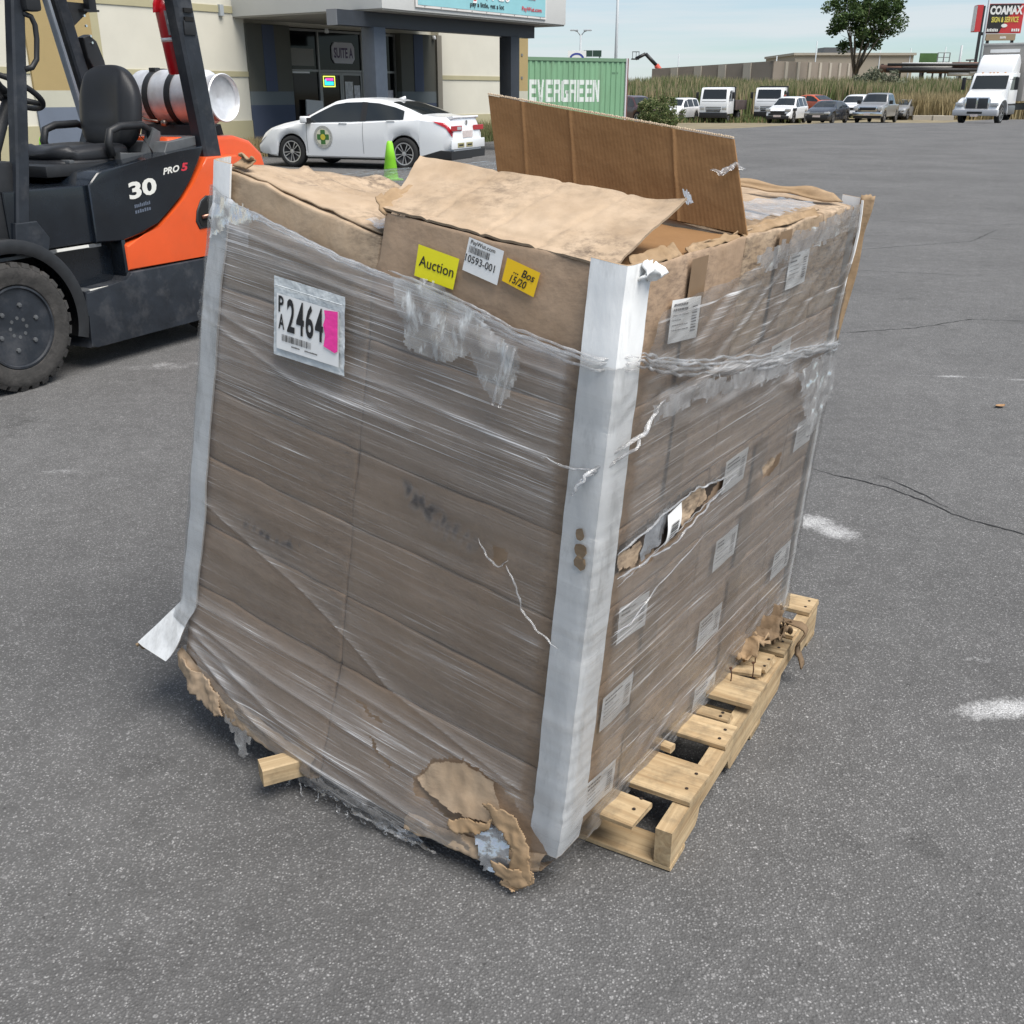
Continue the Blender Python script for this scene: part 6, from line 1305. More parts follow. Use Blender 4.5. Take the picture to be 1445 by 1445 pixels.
for s in (1, -1):
    mbb = MB(); mbb.grid(lambda a, b_: surf_(lerp(1.98, 2.425, a), lerp(4.2 - .5 * a, 5.2 - .2 * a, b_), s, .010), 10, 2); mbb.build("headlamp", TRIM, sedan, True)
mbb = MB(); mbb.box(2.40, 2.46, -.7, .7, .28, .50, .01); mbb.build("grille", TRIM, sedan, True)
mbb = MB(); mbb.prism([(-2.26, 1.078), (-2.40, 1.098), (-2.41, 1.07), (-2.36, 1.03)], -.66, .66); mbb.build("lip_spoiler", CARW, sedan)
mbb = MB(); mbb.lathe([(.05, -.004), (.05, .004)], 'x', 16, (-2.42, 0, .96)); mbb.build("badge", CHROME, sedan)
# round emblem on the front door
def disc(o, f, cx, ct_, rr_, s, nm, m_, off, sq=False, px=.0):
    mbb = MB(); c0 = Vector(f(cx, ct_, s, off)); vs = []
    ex = Vector((1, 0, 0)); ez = (Vector(f(cx, ct_ + .3, s, off)) - Vector(f(cx, ct_ - .3, s, off))).normalized(); n_ = 24
    if sq: 
        a = rr_; vs = [c0 + ex * q[0] + ez * q[1] for q in ((-a, -a * .38), (a, -a * .38), (a, a * .38), (-a, a * .38))]; mbb.add(vs, [(0, 1, 2, 3)]); vs = [c0 + ex * q[1] + ez * q[0] for q in ((-a, -a * .38), (a, -a * .38), (a, a * .38), (-a, a * .38))]; vs = [v + Vector((0, .001 * s, 0)) for v in vs]; mbb.add(vs, [(0, 1, 2, 3)])
    else: mbb.add([c0 + ex * (rr_ * math.cos(2 * math.pi * k / n_)) + ez * (rr_ * math.sin(2 * math.pi * k / n_)) for k in range(n_)], [tuple(range(n_))])
    return mbb.build(nm, m_, o)
em = disc(sedan, surf_, .62, 2.55, .235, 1, "door_emblem", mat("emblem_grey", (.40, .40, .37), .5, var=.35, vscale=30), .012)
disc(sedan, surf_, .62, 2.55, .175, 1, "emblem_field", mat("emblem_white", (.66, .64, .50), .5), .015)
disc(sedan, surf_, .62, 2.55, .150, 1, "emblem_cross", mat("emblem_green", (.05, .16, .04), .5), .018, True)
disc(sedan, surf_, .62, 2.55, .062, 1, "emblem_centre", mat("emblem_yellow", (.60, .50, .05), .5), .022)

# ---- far vehicles: fronts face the lot
def at(px, d): return (px - 722.5) / 1445 * (d * .9252 + .75)
SUVT = [(-2.3, .8), (-2.28, 1.1), (-2.05, 1.5), (-1.9, 1.66), (-1.3, 1.70), (-.2, 1.69), (.35, 1.60), (1.05, 1.12), (1.2, 1.08), (1.9, .98), (2.2, .82), (2.3, .55)]
SUVB = [(-2.3, .8), (-2.0, 1.06), (0, 1.02), (1.1, 1.0), (2.0, .85), (2.3, .5)]
def face_front(o, xf, W, zl, zg0, zg1, plate=True, gm=TRIM):
    blk(o, "grille", gm, xf - .06, xf + .015, -W * .27, W * .27, zg0, zg1)
    for s in (1, -1): blk(o, "headlamp", LAMP, xf - .30, xf + .008, s * W * .36 - .17, s * W * .36 + .17, zl - .075, zl + .075, ch=.03)
    blk(o, "bumper", TRIM, xf - .1, xf + .03, -W * .42, W * .42, .30, .50, ch=.02)
    if plate: blk(o, "licence_plate", PLATE, xf + .03, xf + .04, -.26, .26, .42, .55, ch=0)
DIRF = R(-121)
Zf = zg
o, _, _ = car("suv_car", "white crossover with damaged front fender among the far parked cars", "car", (at(1110, 76), 76, zg(76)), DIRF, CARW, 4.57, 1.85, SUVT, SUVB, (1.35, -1.31), .36, [(-1.75, -.95), (-.85, .05), (.12, .85)], (.38, 1.02), None, zs=.30, n=48, spokes=6, group="cars parked along the far edge")
face_front(o, 2.28, 1.85, .88, .66, .80); blk(o, "damaged_fender", TRIM, 1.0, 1.75, .87, .935, .80, .98, ch=.03); blk(o, "lower_grille", TRIM, 2.2, 2.31, -.62, .62, .52, .66)
o, _, _ = car("sedan_car", "dark blue sedan parked facing the lot beside the damaged white crossover", "car", (at(1167, 75), 75, zg(75)), R(-124), CARK, 4.7, 1.81, CT, CB, (1.42, -1.36), .335, [(-1.34, -.42), (-.30, 1.02)], (.42, 1.14), None, n=48, zs=.22, spokes=8, group="cars parked along the far edge")
face_front(o, 2.36, 1.81, .68, .56, .74, gm=mat("chrome_dull", (.30, .30, .31), .3, metal=.7))
PKT = [(-2.9, .75), (-2.88, 1.18), (-1.3, 1.20), (-1.15, 1.24), (-1.1, 1.80), (-.95, 1.90), (-.5, 1.93), (.35, 1.92), (.6, 1.85), (1.2, 1.32), (1.35, 1.27), (2.3, 1.20), (2.7, 1.08), (2.88, .95), (2.9, .6)]
PKB = [(-2.9, .75), (-2.8, 1.17), (0, 1.16), (1.25, 1.17), (2.4, 1.08), (2.9, .55)]
o, _, _ = car("pickup_truck", "silver pickup truck with wide chrome grille among the far parked cars", "pickup", (at(1236, 77), 77, zg(77)), DIRF, CARS, 5.8, 2.0, PKT, PKB, (1.85, -1.75), .40, [(-.95, -.15), (-.05, .92)], (.62, 1.18), None, zs=.42, n=56, tumble=.30, spokes=6, group="cars parked along the far edge")
blk(o, "grille", CHROME, 2.84, 2.93, -.62, .62, .78, 1.08); blk(o, "grille_insert", TRIM, 2.92, 2.94, -.55, .55, .83, 1.03); blk(o, "bumper", CHROME, 2.8, 3.0, -.98, .98, .50, .72, ch=.03); blk(o, "valance", TRIM, 2.8, 2.96, -.9, .9, .32, .50); blk(o, "licence_plate", PLATE, 2.97, 3.01, -.2, .2, .52, .66, ch=0)
for s in (1, -1): blk(o, "headlamp", LAMP, 2.7, 2.92, s * .8 - .16, s * .8 + .16, .82, 1.08, ch=.03); blk(o, "mirror", TRIM, .95, 1.08, s * 1.08 - .12, s * 1.08 + .12, 1.22, 1.46, ch=.03)
o, _, _ = car("suv_car", "white full-size SUV half hidden behind the silver pickup", "car", (at(1205, 86), 86, zg(86)), DIRF, CARW, 4.9, 1.95, [(x * 1.06, z * 1.07) for x, z in SUVT], [(x * 1.06, z * 1.07) for x, z in SUVB], (1.5, -1.4), .38, [(-1.8, -1.0), (-.9, .0), (.1, .9)], (.42, 1.08), None, zs=.34, n=40, spokes=6, group="cars parked along the far edge")
face_front(o, 2.42, 1.95, .95, .72, .90, False)
o, _, _ = car("sedan_car", "silver sedan tucked behind the pickup's right side", "car", (at(1272, 87), 87, zg(87)), R(-126), CARS, 4.8, 1.84, CT, CB, (1.45, -1.35), .335, [(-1.34, -.42), (-.30, 1.02)], (.42, 1.14), None, n=40, spokes=8, group="cars parked along the far edge")
face_front(o, 2.40, 1.84, .68, .5, .64)
o, _, _ = car("sedan_car", "orange car mostly hidden behind the white crossover and dark sedan", "car", (at(1148, 87), 87, zg(87)), R(-60), CARO, 4.5, 1.8, CT, CB, (1.4, -1.3), .335, [(-1.34, -.42), (-.30, 1.02)], (.42, 1.14), None, n=40, spokes=8, group="cars parked along the far edge")
o.location.z += .35
o, _, _ = car("suv_car", "small white SUV partly hidden by bushes beside the container", "car", (at(957, 80), 80, zg(80)), R(-126), CARW, 4.2, 1.75, [(x * .92, z * .94) for x, z in SUVT], [(x * .92, z * .94) for x, z in SUVB], (1.22, -1.2), .33, [(-1.6, -.87), (-.78, .04), (.11, .78)], (.35, .94), None, zs=.28, n=40, spokes=6, group="cars parked along the far edge")
face_front(o, 2.09, 1.75, .82, .6, .74)
o, _, _ = car("suv_car", "dark maroon SUV parked at the end of the green container", "car", (at(899, 72), 72, zg(72)), R(-65), CARM, 4.6, 1.85, SUVT, SUVB, (1.35, -1.31), .36, [(-1.75, -.95), (-.85, .05), (.12, .85)], (.38, 1.02), None, zs=.30, n=40, spokes=6, group="cars parked along the far edge")
face_front(o, 2.28, 1.85, .88, .6, .78)

# ---- cab-over delivery trucks
def cabover(label, px, d, rot, bed):
    o = thing("delivery_truck", label, "truck", (at(px, d), d, zg(d)), rot, "white cab-over trucks")
    pr = [(-.85, .55), (.78, .55), (.92, .62), (.95, 1.15), (.90, 1.42), (.62, 2.18), (.50, 2.27), (-.75, 2.30), (-.85, 2.22)]
    mbb = MB(); mbb.prism(pr, -1.0, 1.0, .05); mbb.build("cab", CARW, o, True, auto=38)
    mbb = MB(); mbb.grid(lambda a, b_: (lerp(.915, .655, b_), lerp(-.86, .86, a) * (1 - .06 * b_), lerp(1.36, 2.16, b_)), 8, 4); mbb.build("windshield", CGLASS, o, True)
    for s in (1, -1):
        mbb = MB(); mbb.prism([(-.45, 1.40), (.62, 1.38), (.60, 1.62), (.42, 2.08), (-.45, 2.10)], s * 1.004 - .004, s * 1.004 + .004); mbb.build("side_window", CGLASS, o)
        blk(o, "headlamp", LAMP, .88, .965, s * .78 - .15, s * .78 + .15, .86, 1.06, ch=.02); blk(o, "mirror", TRIM, .55, .68, s * 1.28 - .09, s * 1.28 + .09, 1.55, 1.98, ch=.03)
        mbb = MB(); mbb.tube([(.62, s * 1.0, 1.95), (.63, s * 1.22, 1.92)], .015, 6); mbb.build("mirror_arm", TRIM, o)
        car_wheel(o, .15, s * .82, .38, s, 6, .22); car_wheel(o, -2.7, s * .80, .38, s, 6, .4)
    for z in (.86, .98): blk(o, "grille", mat("grille_grey", (.10, .105, .11), .5), .93, .966, -.55, .55, z, z + .05, ch=0)
    blk(o, "bumper", TRIM, .6, 1.02, -.98, .98, .30, .66, ch=.03); blk(o, "grille", TRIM, .935, .968, -.5, .5, .72, .80, ch=0)
    blk(o, "frame_rail", TRIM, -4.2, .5, -.4, .4, .55, .75, ch=0)
    if bed:
        blk(o, "headboard", TRIM, -1.02, -.92, -1.05, 1.05, .8, 2.34, ch=.01); blk(o, "cargo_bed", mat("rusty_brown_steel", (.07, .05, .045), .7, var=.3, vscale=3), -4.4, -1.02, -1.1, 1.1, .80, 1.45, ch=.01)
    else: blk(o, "headboard", TRIM, -1.02, -.92, -1.05, 1.05, .8, 2.4, ch=.01); blk(o, "flat_bed", TRIM, -4.4, -1.02, -1.1, 1.1, .80, .95, ch=.01)
    return o
cabover("white cab-over truck with dark brown cargo bed, nearer the container", 1010, 78, R(-115), True)
cabover("white cab-over truck standing behind the damaged white crossover", 1085, 81, R(-113), False)

# ---- big box truck at the right
bt = thing("box_truck", "white conventional box truck with roof fairing at the far right edge", "truck", (at(1393, 63), 63, zg(63)), R(-129))
GREYBOX = mat("box_grey", (.30, .285, .265), .55, var=.06, vscale=.6); mtl_ = GREYBOX
blk(bt, "cargo_box", GREYBOX, -9.2, -1.2, -1.27, 1.27, 1.15, 4.2, ch=.03); blk(bt, "box_roof_rim", mat("box_rim", (.5, .49, .47), .5), -9.22, -1.17, -1.29, 1.29, 4.12, 4.22, ch=.01)
blk(bt, "box_sign", LABEL, -1.22, -1.165, -.85, .75, 3.72, 3.90, ch=0)
blk(bt, "front_sheet", LABEL, -5.5, -5.46 + 0.04, 1.27, 1.285, 1.15, 3.9, ch=0); blk(bt, "frame_rail", TRIM, -9.0, 2.5, -.45, .45, .65, 1.0, ch=0)
mbb = MB(); mbb.prism([(-.95, 1.0), (.95, 1.0), (1.0, 1.75), (.55, 2.55), (.45, 2.62), (-.95, 2.65)], -1.05, 1.05, .06); mbb.build("cab", CARW, bt, True, auto=38)
mbb = MB(); mbb.grid(lambda a, b_: (lerp(1.005, .60, b_), lerp(-.92, .92, a) * (1 - .05 * b_), lerp(1.80, 2.50, b_)), 8, 4); mbb.build("windshield", CGLASS, bt, True)
mbb = MB(); mbb.prism([(-1.0, 2.64), (.42, 2.62), (.30, 2.95), (.0, 3.35), (-.35, 3.58), (-.55, 3.60), (-1.0, 3.2)], -.98, .98, .08); mbb.build("roof_fairing", CARW, bt, True, auto=38)
# hood: tapering, with fenders
def hood(a, b_):
    x = lerp(.9, 2.72, a); t_ = (b_ - .5) * 2; w = lerp(1.0, .72, a); top_ = lerp(1.80, 1.30, a ** 1.4); y = max(-1, min(1, t_ * 1.5)) * w; z = top_ - .05 * t_ * t_ - max(0, abs(t_) - .66) * 2.2
    return (x, y, z)
mbb = MB(); mbb.grid(hood, 16, 24); mbb.add([hood(1, k / 24) for k in range(25)] + [(2.72, .72, .6), (2.72, -.72, .6)], [tuple(range(27))]); mbb.build("hood", CARW, bt, True, auto=45)
for s in (1, -1):
    mbb = MB(); mbb.grid(lambda a, b_: (1.75 + 1.05 * math.cos(R(-5) + a * R(185)) * (1 if a < .5 else .85), s * lerp(.60, 1.19 - .04 * abs(a - .5), b_), .55 + .80 * math.sin(R(-5) + a * R(185)) - .10 * (b_ > .9)), 20, 6); o = mbb.build("fender", CARW, bt, True); o.modifiers.new("t", 'SOLIDIFY').thickness = .05
    blk(bt, "headlamp", LAMP, 2.55, 2.80, s * .93 - .2, s * .93 + .2, .92, 1.10, ch=.04); blk(bt, "grille", mat("grille_dark", (.035, .037, .042), .4), 2.70, 2.765, min(s * .04, s * .58), max(s * .04, s * .58), .78, 1.33, ch=.04)
    blk(bt, "mirror", TRIM, .85, 1.0, s * 1.42 - .1, s * 1.42 + .1, 1.75, 2.4, ch=.04); mbb = MB(); mbb.tube([(.8, s * 1.0, 2.3), (.92, s * 1.4, 2.3)], .02, 6); mbb.build("mirror_arm", TRIM, bt)
    mbb = MB(); mbb.prism([(-.55, 1.75), (.62, 1.75), (.55, 2.05), (.35, 2.42), (-.55, 2.45)], s * 1.054 - .004, s * 1.054 + .004); mbb.build("side_window", CGLASS, bt)
    car_wheel(bt, 1.75, s * .98, .50, s, 10, .28); car_wheel(bt, -6.8, s * .95, .50, s, 10, .5); blk(bt, "fuel_tank", mat("tank_dull", (.2, .2, .2), .4, metal=.6), -.9, .5, s * .85 - .25, s * .85 + .25, .45, .95, ch=.1)
blk(bt, "grille_surround", CHROME, 2.69, 2.75, -.64, .64, .72, 1.37, ch=.04); blk(bt, "bumper", mat("bumper_silver", (.50, .50, .52), .35, metal=.4), 2.55, 2.95, -1.2, 1.2, .42, .74, ch=.06); blk(bt, "bumper_slot", TRIM, 2.94, 2.96, -.4, .4, .52, .64, ch=0); blk(bt, "licence_plate", PLATE, 2.955, 2.97, -.2, .2, .38, .50, ch=0)
for y in (-.6, -.2, 0, .2, .6): blk(bt, "marker_lamp", mat("amber_lamp", (.6, .25, .04), .3), .38, .46, y - .05, y + .05, 2.60, 2.66, ch=.01)
# ------------------------------------------------------------------ far background
CONC = mat("wall_concrete", (.235, .20, .165), .9, var=.1, vscale=.35); CONC2 = mat("wall_post", (.38, .345, .29), .9, var=.08, vscale=.5); CONC3 = mat("far_concrete", (.33, .29, .235), .9, var=.06, vscale=.2)
def px_at(px, py, d):
    P_ = R(22.3); a = (px - 722.5) / 1445; b_ = -(py - 722.5) / 1445; rx, ry, rz = a, math.cos(P_) + b_ * math.sin(P_), -math.sin(P_) + b_ * math.cos(P_); t_ = d / ry; return Vector((rx * t_, d, 1.567 + rz * t_))
# panelled concrete wall: near run and receding run
wl = thing("concrete_wall", "tan concrete panel wall with pale posts beyond the reeds", "wall", (at(917, 130), 130, 0))
W0 = Vector(wl.location)
def wall_run(pA, pB, hA, hB, n, th=.3):
    pA, pB = Vector(pA), Vector(pB); d = (pB - pA).normalized(); nn = Vector((d.y, -d.x, 0))
    for i in range(n):
        a, b_ = pA.lerp(pB, i / n), pA.lerp(pB, (i + 1) / n); ha, hb = lerp(hA, hB, i / n), lerp(hA, hB, (i + 1) / n); mbb = MB(); mbb.M = Matrix.Translation(-W0)
        zm = .55
        mbb.add([a, b_, b_ + Vector((0, 0, hb * zm)), a + Vector((0, 0, ha * zm)), a - nn * th, b_ - nn * th, b_ - nn * th + Vector((0, 0, hb * zm)), a - nn * th + Vector((0, 0, ha * zm))], [(0, 1, 2, 3), (7, 6, 5, 4), (3, 2, 6, 7)]); mbb.build("panel", CONC, wl)
        a2, b2 = a + nn * -.06, b_ + nn * -.06; mbb = MB(); mbb.M = Matrix.Translation(-W0)
        mbb.add([a2 + Vector((0, 0, ha * zm)), b2 + Vector((0, 0, hb * zm)), b2 + Vector((0, 0, hb)), a2 + Vector((0, 0, ha)), a2 - nn * th + Vector((0, 0, ha)), b2 - nn * th + Vector((0, 0, hb))], [(0, 1, 2, 3), (3, 2, 5, 4)]); mbb.build("panel", CONC, wl)
        if i: 
            mbb = MB(); mbb.M = Matrix.Translation(-W0); w = .45
            mbb.add([a - d * w + nn * .12, a + d * w + nn * .12, a + d * w + nn * .12 + Vector((0, 0, ha - .05)), a - d * w + nn * .12 + Vector((0, 0, ha - .05)), a - d * w - nn * .2, a + d * w - nn * .2, a + d * w - nn * .2 + Vector((0, 0, ha - .05)), a - d * w - nn * .2 + Vector((0, 0, ha - .05))], [(0, 1, 2, 3), (1, 5, 6, 2), (4, 0, 3, 7), (3, 2, 6, 7)]); mbb.build("post", CONC2, wl)
zA = px_at(917, 97, 130).z; pB_ = px_at(1092, 86, 120); pC_ = px_at(1210, 89, 150)
wall_run((at(917, 130), 130, 0), (pB_.x, 120, 0), zA, pB_.z, 5); wall_run((pB_.x, 120, 0), (pC_.x, 150, 0), pB_.z, pC_.z, 8)
o = thing("far_building", "low tan flat-roofed building behind the tree", "building", (at(1240, 175), 175, 0)); z = px_at(1240, 78, 175).z
mbb = MB(); mbb.box(-14, 4.5, 0, 20, -1, z); mbb.build("wall", CONC3, o); mbb = MB(); mbb.box(-14.3, 4.8, -.3, 20, z, z + .35); mbb.build("parapet", CONC2, o)
mbb = MB(); mbb.box(-9, -4, 2, 6, z + .35, z + 1.2); mbb.build("roof_unit", DARKGREY, o)
# reeds and dry grass
def blades(name, label, n, area, hfun, wid, mats, seed, lean=.25):
    rr = random.Random(seed); vs = []; fs = []; mi = []
    for i in range(n):
        x, y = area(rr); h = hfun(x, y, rr); a = rr.uniform(0, math.pi); dx, dy = math.cos(a) * wid * rr.uniform(.5, 1.2), math.sin(a) * wid * .6; lx, ly = rr.uniform(-lean, lean) * h, rr.uniform(-lean, lean) * h * .5; z = zgb(y) - .05; k = len(vs)
        vs += [(x - dx, y - dy, z), (x + dx, y + dy, z), (x + dx * .9 + lx * .4, y + dy * .9 + ly * .4, z + h * .6), (x - dx * .9 + lx * .4, y - dy * .9 + ly * .4, z + h * .6), (x + lx, y + ly, z + h)]
        fs += [(k, k + 1, k + 2, k + 3), (k + 3, k + 2, k + 4)]; c_ = rr.choices(range(len(mats)), [m_[1] for m_ in mats])[0]; mi += [c_, c_ if rr.random() < .75 else len(mats) - 1]
    me = bpy.data.meshes.new(name); me.from_pydata(vs, [], fs)
    for m_ in mats: me.materials.append(m_[0])
    me.polygons.foreach_set('material_index', mi); o = bpy.data.objects.new(name, me); COL.objects.link(o); return tag(o, label, None, kind="stuff")
def leafmat(name, col, tr=.25):
    m = bpy.data.materials.new(name); m.use_nodes = True; t = m.node_tree; b = t.nodes['Principled BSDF']; b.inputs['Base Color'].default_value = (*col, 1); b.inputs['Roughness'].default_value = .75; b.inputs['Specular IOR Level'].default_value = .2
    ts = t.nodes.new("ShaderNodeBsdfTranslucent"); ts.inputs['Color'].default_value = (*[c_ * 1.2 for c_ in col], 1); mx_ = t.nodes.new("ShaderNodeMixShader"); mx_.inputs[0].default_value = tr
    t.links.new(b.outputs[0], mx_.inputs[1]); t.links.new(ts.outputs[0], mx_.inputs[2]); t.links.new(mx_.outputs[0], t.nodes['Material Output'].inputs['Surface']); MATS[name] = m; return m
G1 = leafmat("reed_green", (.14, .18, .07)); G2 = leafmat("reed_olive", (.22, .22, .11)); G3 = leafmat("reed_dark", (.07, .10, .035)); T1 = leafmat("reed_plume", (.38, .31, .19)); D1 = leafmat("dry_straw", (.42, .34, .19)); D2 = leafmat("dry_straw_dark", (.27, .22, .12))
def reed_area(rr):
    y = rr.uniform(91, 118); px = rr.uniform(840, 1500); return at(px, y), y
def reed_h(x, y, rr):
    k = n1(x * .09, y * .12, 2.); return (2.2 + .8 * rr.random() + .8 * k) * (.92 + .006 * (y - 91))
blades("reed_bed", "tall green and tan reeds beyond the parked cars", 38000, reed_area, reed_h, .09, [(G1, 4), (G2, 4), (G3, 2), (T1, 1.6)], 3, .12)
blades("dry_grass", "dry straw coloured grass at the edge of the lot", 14000, lambda rr: (lambda y: (at(rr.uniform(1255, 1500), y), y))(rr.uniform(86, 96)), lambda x, y, rr: 1.1 + 1.1 * rr.random(), .05, [(D1, 3), (D2, 2)], 4, .3)
blades("dry_grass", "low weeds under the parked cars along the verge", 9000, lambda rr: (lambda y: (at(rr.uniform(860, 1130), y), y))(rr.uniform(77, 92)), lambda x, y, rr: .15 + .35 * rr.random(), .05, [(G1, 3), (D2, 2), (G3, 1)], 5, .3)
# weeds at the foot of the building
def strip(label, pts, n, h, mats, seed):
    rr = random.Random(seed); M4 = Matrix.Translation(A_B) @ Matrix.Rotation(B_ROT, 4, 'Z')
    def ar(r_): p = M4 @ Vector((r_.uniform(pts[0], pts[1]), -r_.uniform(.05, pts[2]), 0)); return p.x, p.y
    o = blades("weeds", label, n, ar, lambda x, y, r_: h * r_.uniform(.4, 1), .012, mats, seed, .5); o.location.z = .05; return o
strip("dry straw tufts at the wall by the sedan's nose", (-.6, 1.7, 1.2), 2600, .55, [(D1, 4), (D2, 1)], 11)
strip("green weeds along the wall under the canopy's far end", (9.5, 13.3, .8), 2000, .8, [(G1, 3), (G2, 2), (D2, 1)], 12)

def tree(label, base, h_tr, crown_c, rad, nl, leaf, mats, seed, name="tree", limbs=9, tr_r=.25, holes=.35, cat="tree"):
    rr = random.Random(seed); o = thing(name, label, cat, tuple(base)); BARK = mat("bark", (.16, .13, .10), .9, var=.25, vscale=3)
    mbb = MB(); cc_ = Vector(crown_c); tips = []
    mbb.tube([(0, 0, -.2), (.1 * tr_r, 0, h_tr * .5), (-.3 * tr_r, 0, h_tr)], [tr_r, tr_r * .8, tr_r * .65], 9)
    for k in range(limbs):
        a = 2 * math.pi * k / limbs + rr.uniform(-.3, .3); e = rr.uniform(.15, 1.1); tip = cc_ + Vector((math.cos(a) * math.cos(e) * rad[0] * .75, math.sin(a) * math.cos(e) * rad[1] * .75, (math.sin(e) - .35) * rad[2] * .9)); tips.append(tip)
        st0 = Vector((0, 0, h_tr * rr.uniform(.7, 1.0))); midp = st0.lerp(tip, .5) + Vector((rr.uniform(-.4, .4), rr.uniform(-.4, .4), .1 * rad[2])); mbb.tube([st0, midp, tip], [tr_r * .45, tr_r * .25, tr_r * .08], 6)
        for j in range(3): q = midp.lerp(tip, rr.random()); mbb.tube([q, q + Vector((rr.uniform(-1, 1) * rad[0] * .35, rr.uniform(-1, 1) * rad[1] * .35, rr.uniform(.0, .5) * rad[2] * .4))], [tr_r * .12, tr_r * .03], 5)
    mbb.build("trunk", BARK, o, True)
    cl = []
    for i in range(90):
        while True:
            p = Vector((rr.uniform(-1, 1), rr.uniform(-1, 1), rr.uniform(-1, 1)))
            if .3 < p.length < 1: break
        p = Vector((p.x * rad[0], p.y * rad[1], p.z * rad[2]))
        if n1(p.x * .9, p.y * .9 + seed, p.z * .9) > -holes + .1 * rr.random() or p.length > .1: cl.append((cc_ + p, rr.uniform(.12, .26) * (rad[0] + rad[2]) / 2))
    cl = [c_ for c_ in cl if n1(c_[0].x * .55 + seed, c_[0].y * .55, c_[0].z * .55) > -.28]
    vs = []; fs = []; mi = []
    for i in range(nl):
        c_, r_ = rr.choice(cl); 
        d = Vector((rr.gauss(0, 1), rr.gauss(0, 1), rr.gauss(0, .8))); p = c_ + d.normalized() * r_ * rr.random() ** .45
        a = Vector((rr.gauss(0, 1), rr.gauss(0, 1), rr.gauss(0, .6))).normalized(); b_ = a.cross(Vector((rr.gauss(0, 1), rr.gauss(0, 1), rr.gauss(0, 1)))).normalized(); s = leaf * rr.uniform(.6, 1.3); k = len(vs)
        vs += [p - a * s, p + b_ * s * .5, p + a * s, p - b_ * s * .5]; fs.append((k, k + 1, k + 2, k + 3)); mi.append(rr.choices(range(len(mats)), [m_[1] for m_ in mats])[0])
    me = bpy.data.meshes.new("crown"); me.from_pydata(vs, [], fs)
    for m_ in mats: me.materials.append(m_[0])
    me.polygons.foreach_set('material_index', mi); c_ = bpy.data.objects.new("crown", me); COL.objects.link(c_); c_.parent = o
    return o
L1 = leafmat("leaf_green", (.06, .10, .03)); L2 = leafmat("leaf_dark", (.035, .06, .02)); L3 = leafmat("leaf_light", (.10, .14, .05)); S1 = leafmat("sage_leaf", (.20, .215, .15)); S2 = leafmat("sage_dark", (.10, .11, .075))
tb = Vector((at(1200, 122), 122, zgb(122))); tz = px_at(1208, 26, 122)
tree("tall leafy tree standing in front of the low tan building", tb, 3.6, (.3, 0, tz.z - tb.z), (4.3, 4.0, 3.3), 10500, .19, [(L1, 4), (L2, 3), (L3, 1.6)], 8, tr_r=.30)
sb_ = Vector((at(1235, 106), 106, zgb(106))); tree("grey sage shrub under the leafy tree", sb_, .6, (0, 0, 2.0), (2.9, 2.0, 1.7), 7000, .13, [(S1, 4), (S2, 2)], 21, "shrub", 7, .09, cat="shrub")
for k, (px, d, rx, rz) in enumerate(((935, 52, 1.2, .8), (915, 60, .9, .7))):
    b_ = Vector((at(px, d), d, zg(d))); tree(("bushy green shrub at the lot edge beside the container", "smaller green shrub between the container and the white SUV")[k], b_, .3, (0, 0, rz * .75), (rx, rx, rz), 5000, .06, [(G1, 3), (G3, 2), (G2, 2)], 30 + k, "shrub", 6, .04, cat="shrub")
# pipe rack
pr_ = thing("pipe_rack", "row of rusty and white pipes on a rack beyond the grass", "pipes", (at(1310, 135), 135, 0)); PW_ = mat("pipe_white", (.55, .54, .52), .6, var=.15, vscale=.5); PR_ = mat("pipe_rust", (.13, .07, .05), .8, var=.3, vscale=1)
for k, (x0, x1, py, m_, rr_) in enumerate(((-6.5, -1, 97, PR_, .45), (-4, 2.5, 94, PW_, .45), (2, 6, 94, PR_, .5), (5.5, 9, 95, PW_, .5), (-1, 3, 100, PR_, .3), (1.5, 4.5, 104, PW_, .28), (4, 8.5, 102, PW_, .3), (-6, 9, 99, TRIM, .25), (-6, 9, 91.5, TRIM, .16))):
    z = px_at(1310, py, 135).z; mbb = MB(); mbb.tube([(x0, -k * .12, z), (x1, -k * .12, z)], rr_, 12); mbb.build("pipe", m_, pr_, True)
for x in (-6.2, -4, -1.2, 1.0, 3.4, 6.0, 8.6): mbb = MB(); mbb.box(x - .12, x + .12, .2, .6, -.5, px_at(1310, 90, 135).z); mbb.build("rack_post", TRIM, pr_)
for x in (4.2, 8.0): mbb = MB(); z = px_at(1310, 90, 135).z; mbb.tube([(x, 0, z), (x, 0, z + .4)], .08, 6); mbb.tube([(x - .5, 0, z + .4), (x + .5, 0, z + .45)], .1, 6); mbb.build("valve", TRIM, pr_)
# billboard with green panel
gb = thing("billboard", "small green panel billboard with open steel frame beyond the pipes", "billboard", (at(1308, 150), 150, 0)); z0, z1 = px_at(1308, 88, 150).z, px_at(1308, 75, 150).z
mbb = MB(); mbb.box(-1.9, .4, 0, .15, z0, z1); mbb.build("panel", mat("billboard_green", (.06, .13, .035), .6, var=.3, vscale=.5), gb)
for x in (.5, 1.3, 2.1): mbb = MB(); mbb.box(x - .05, x + .05, 0, .12, z0 - .6, z1 + .05); mbb.build("frame_post", FRAME, gb)
for z in (z0, (z0 + z1) / 2, z1): mbb = MB(); mbb.box(.45, 2.15, .02, .1, z, z + .08); mbb.build("frame_bar", FRAME, gb)
for x in (-1.5, .2, 1.9): mbb = MB(); mbb.box(x - .1, x + .1, .16, .3, -1, z0); mbb.build("leg", TRIM, gb)
mbb = MB(); mbb.box(-2.3, 2.5, -.3, .5, z0 - .25, z0 - .1); mbb.build("catwalk", TRIM, gb)
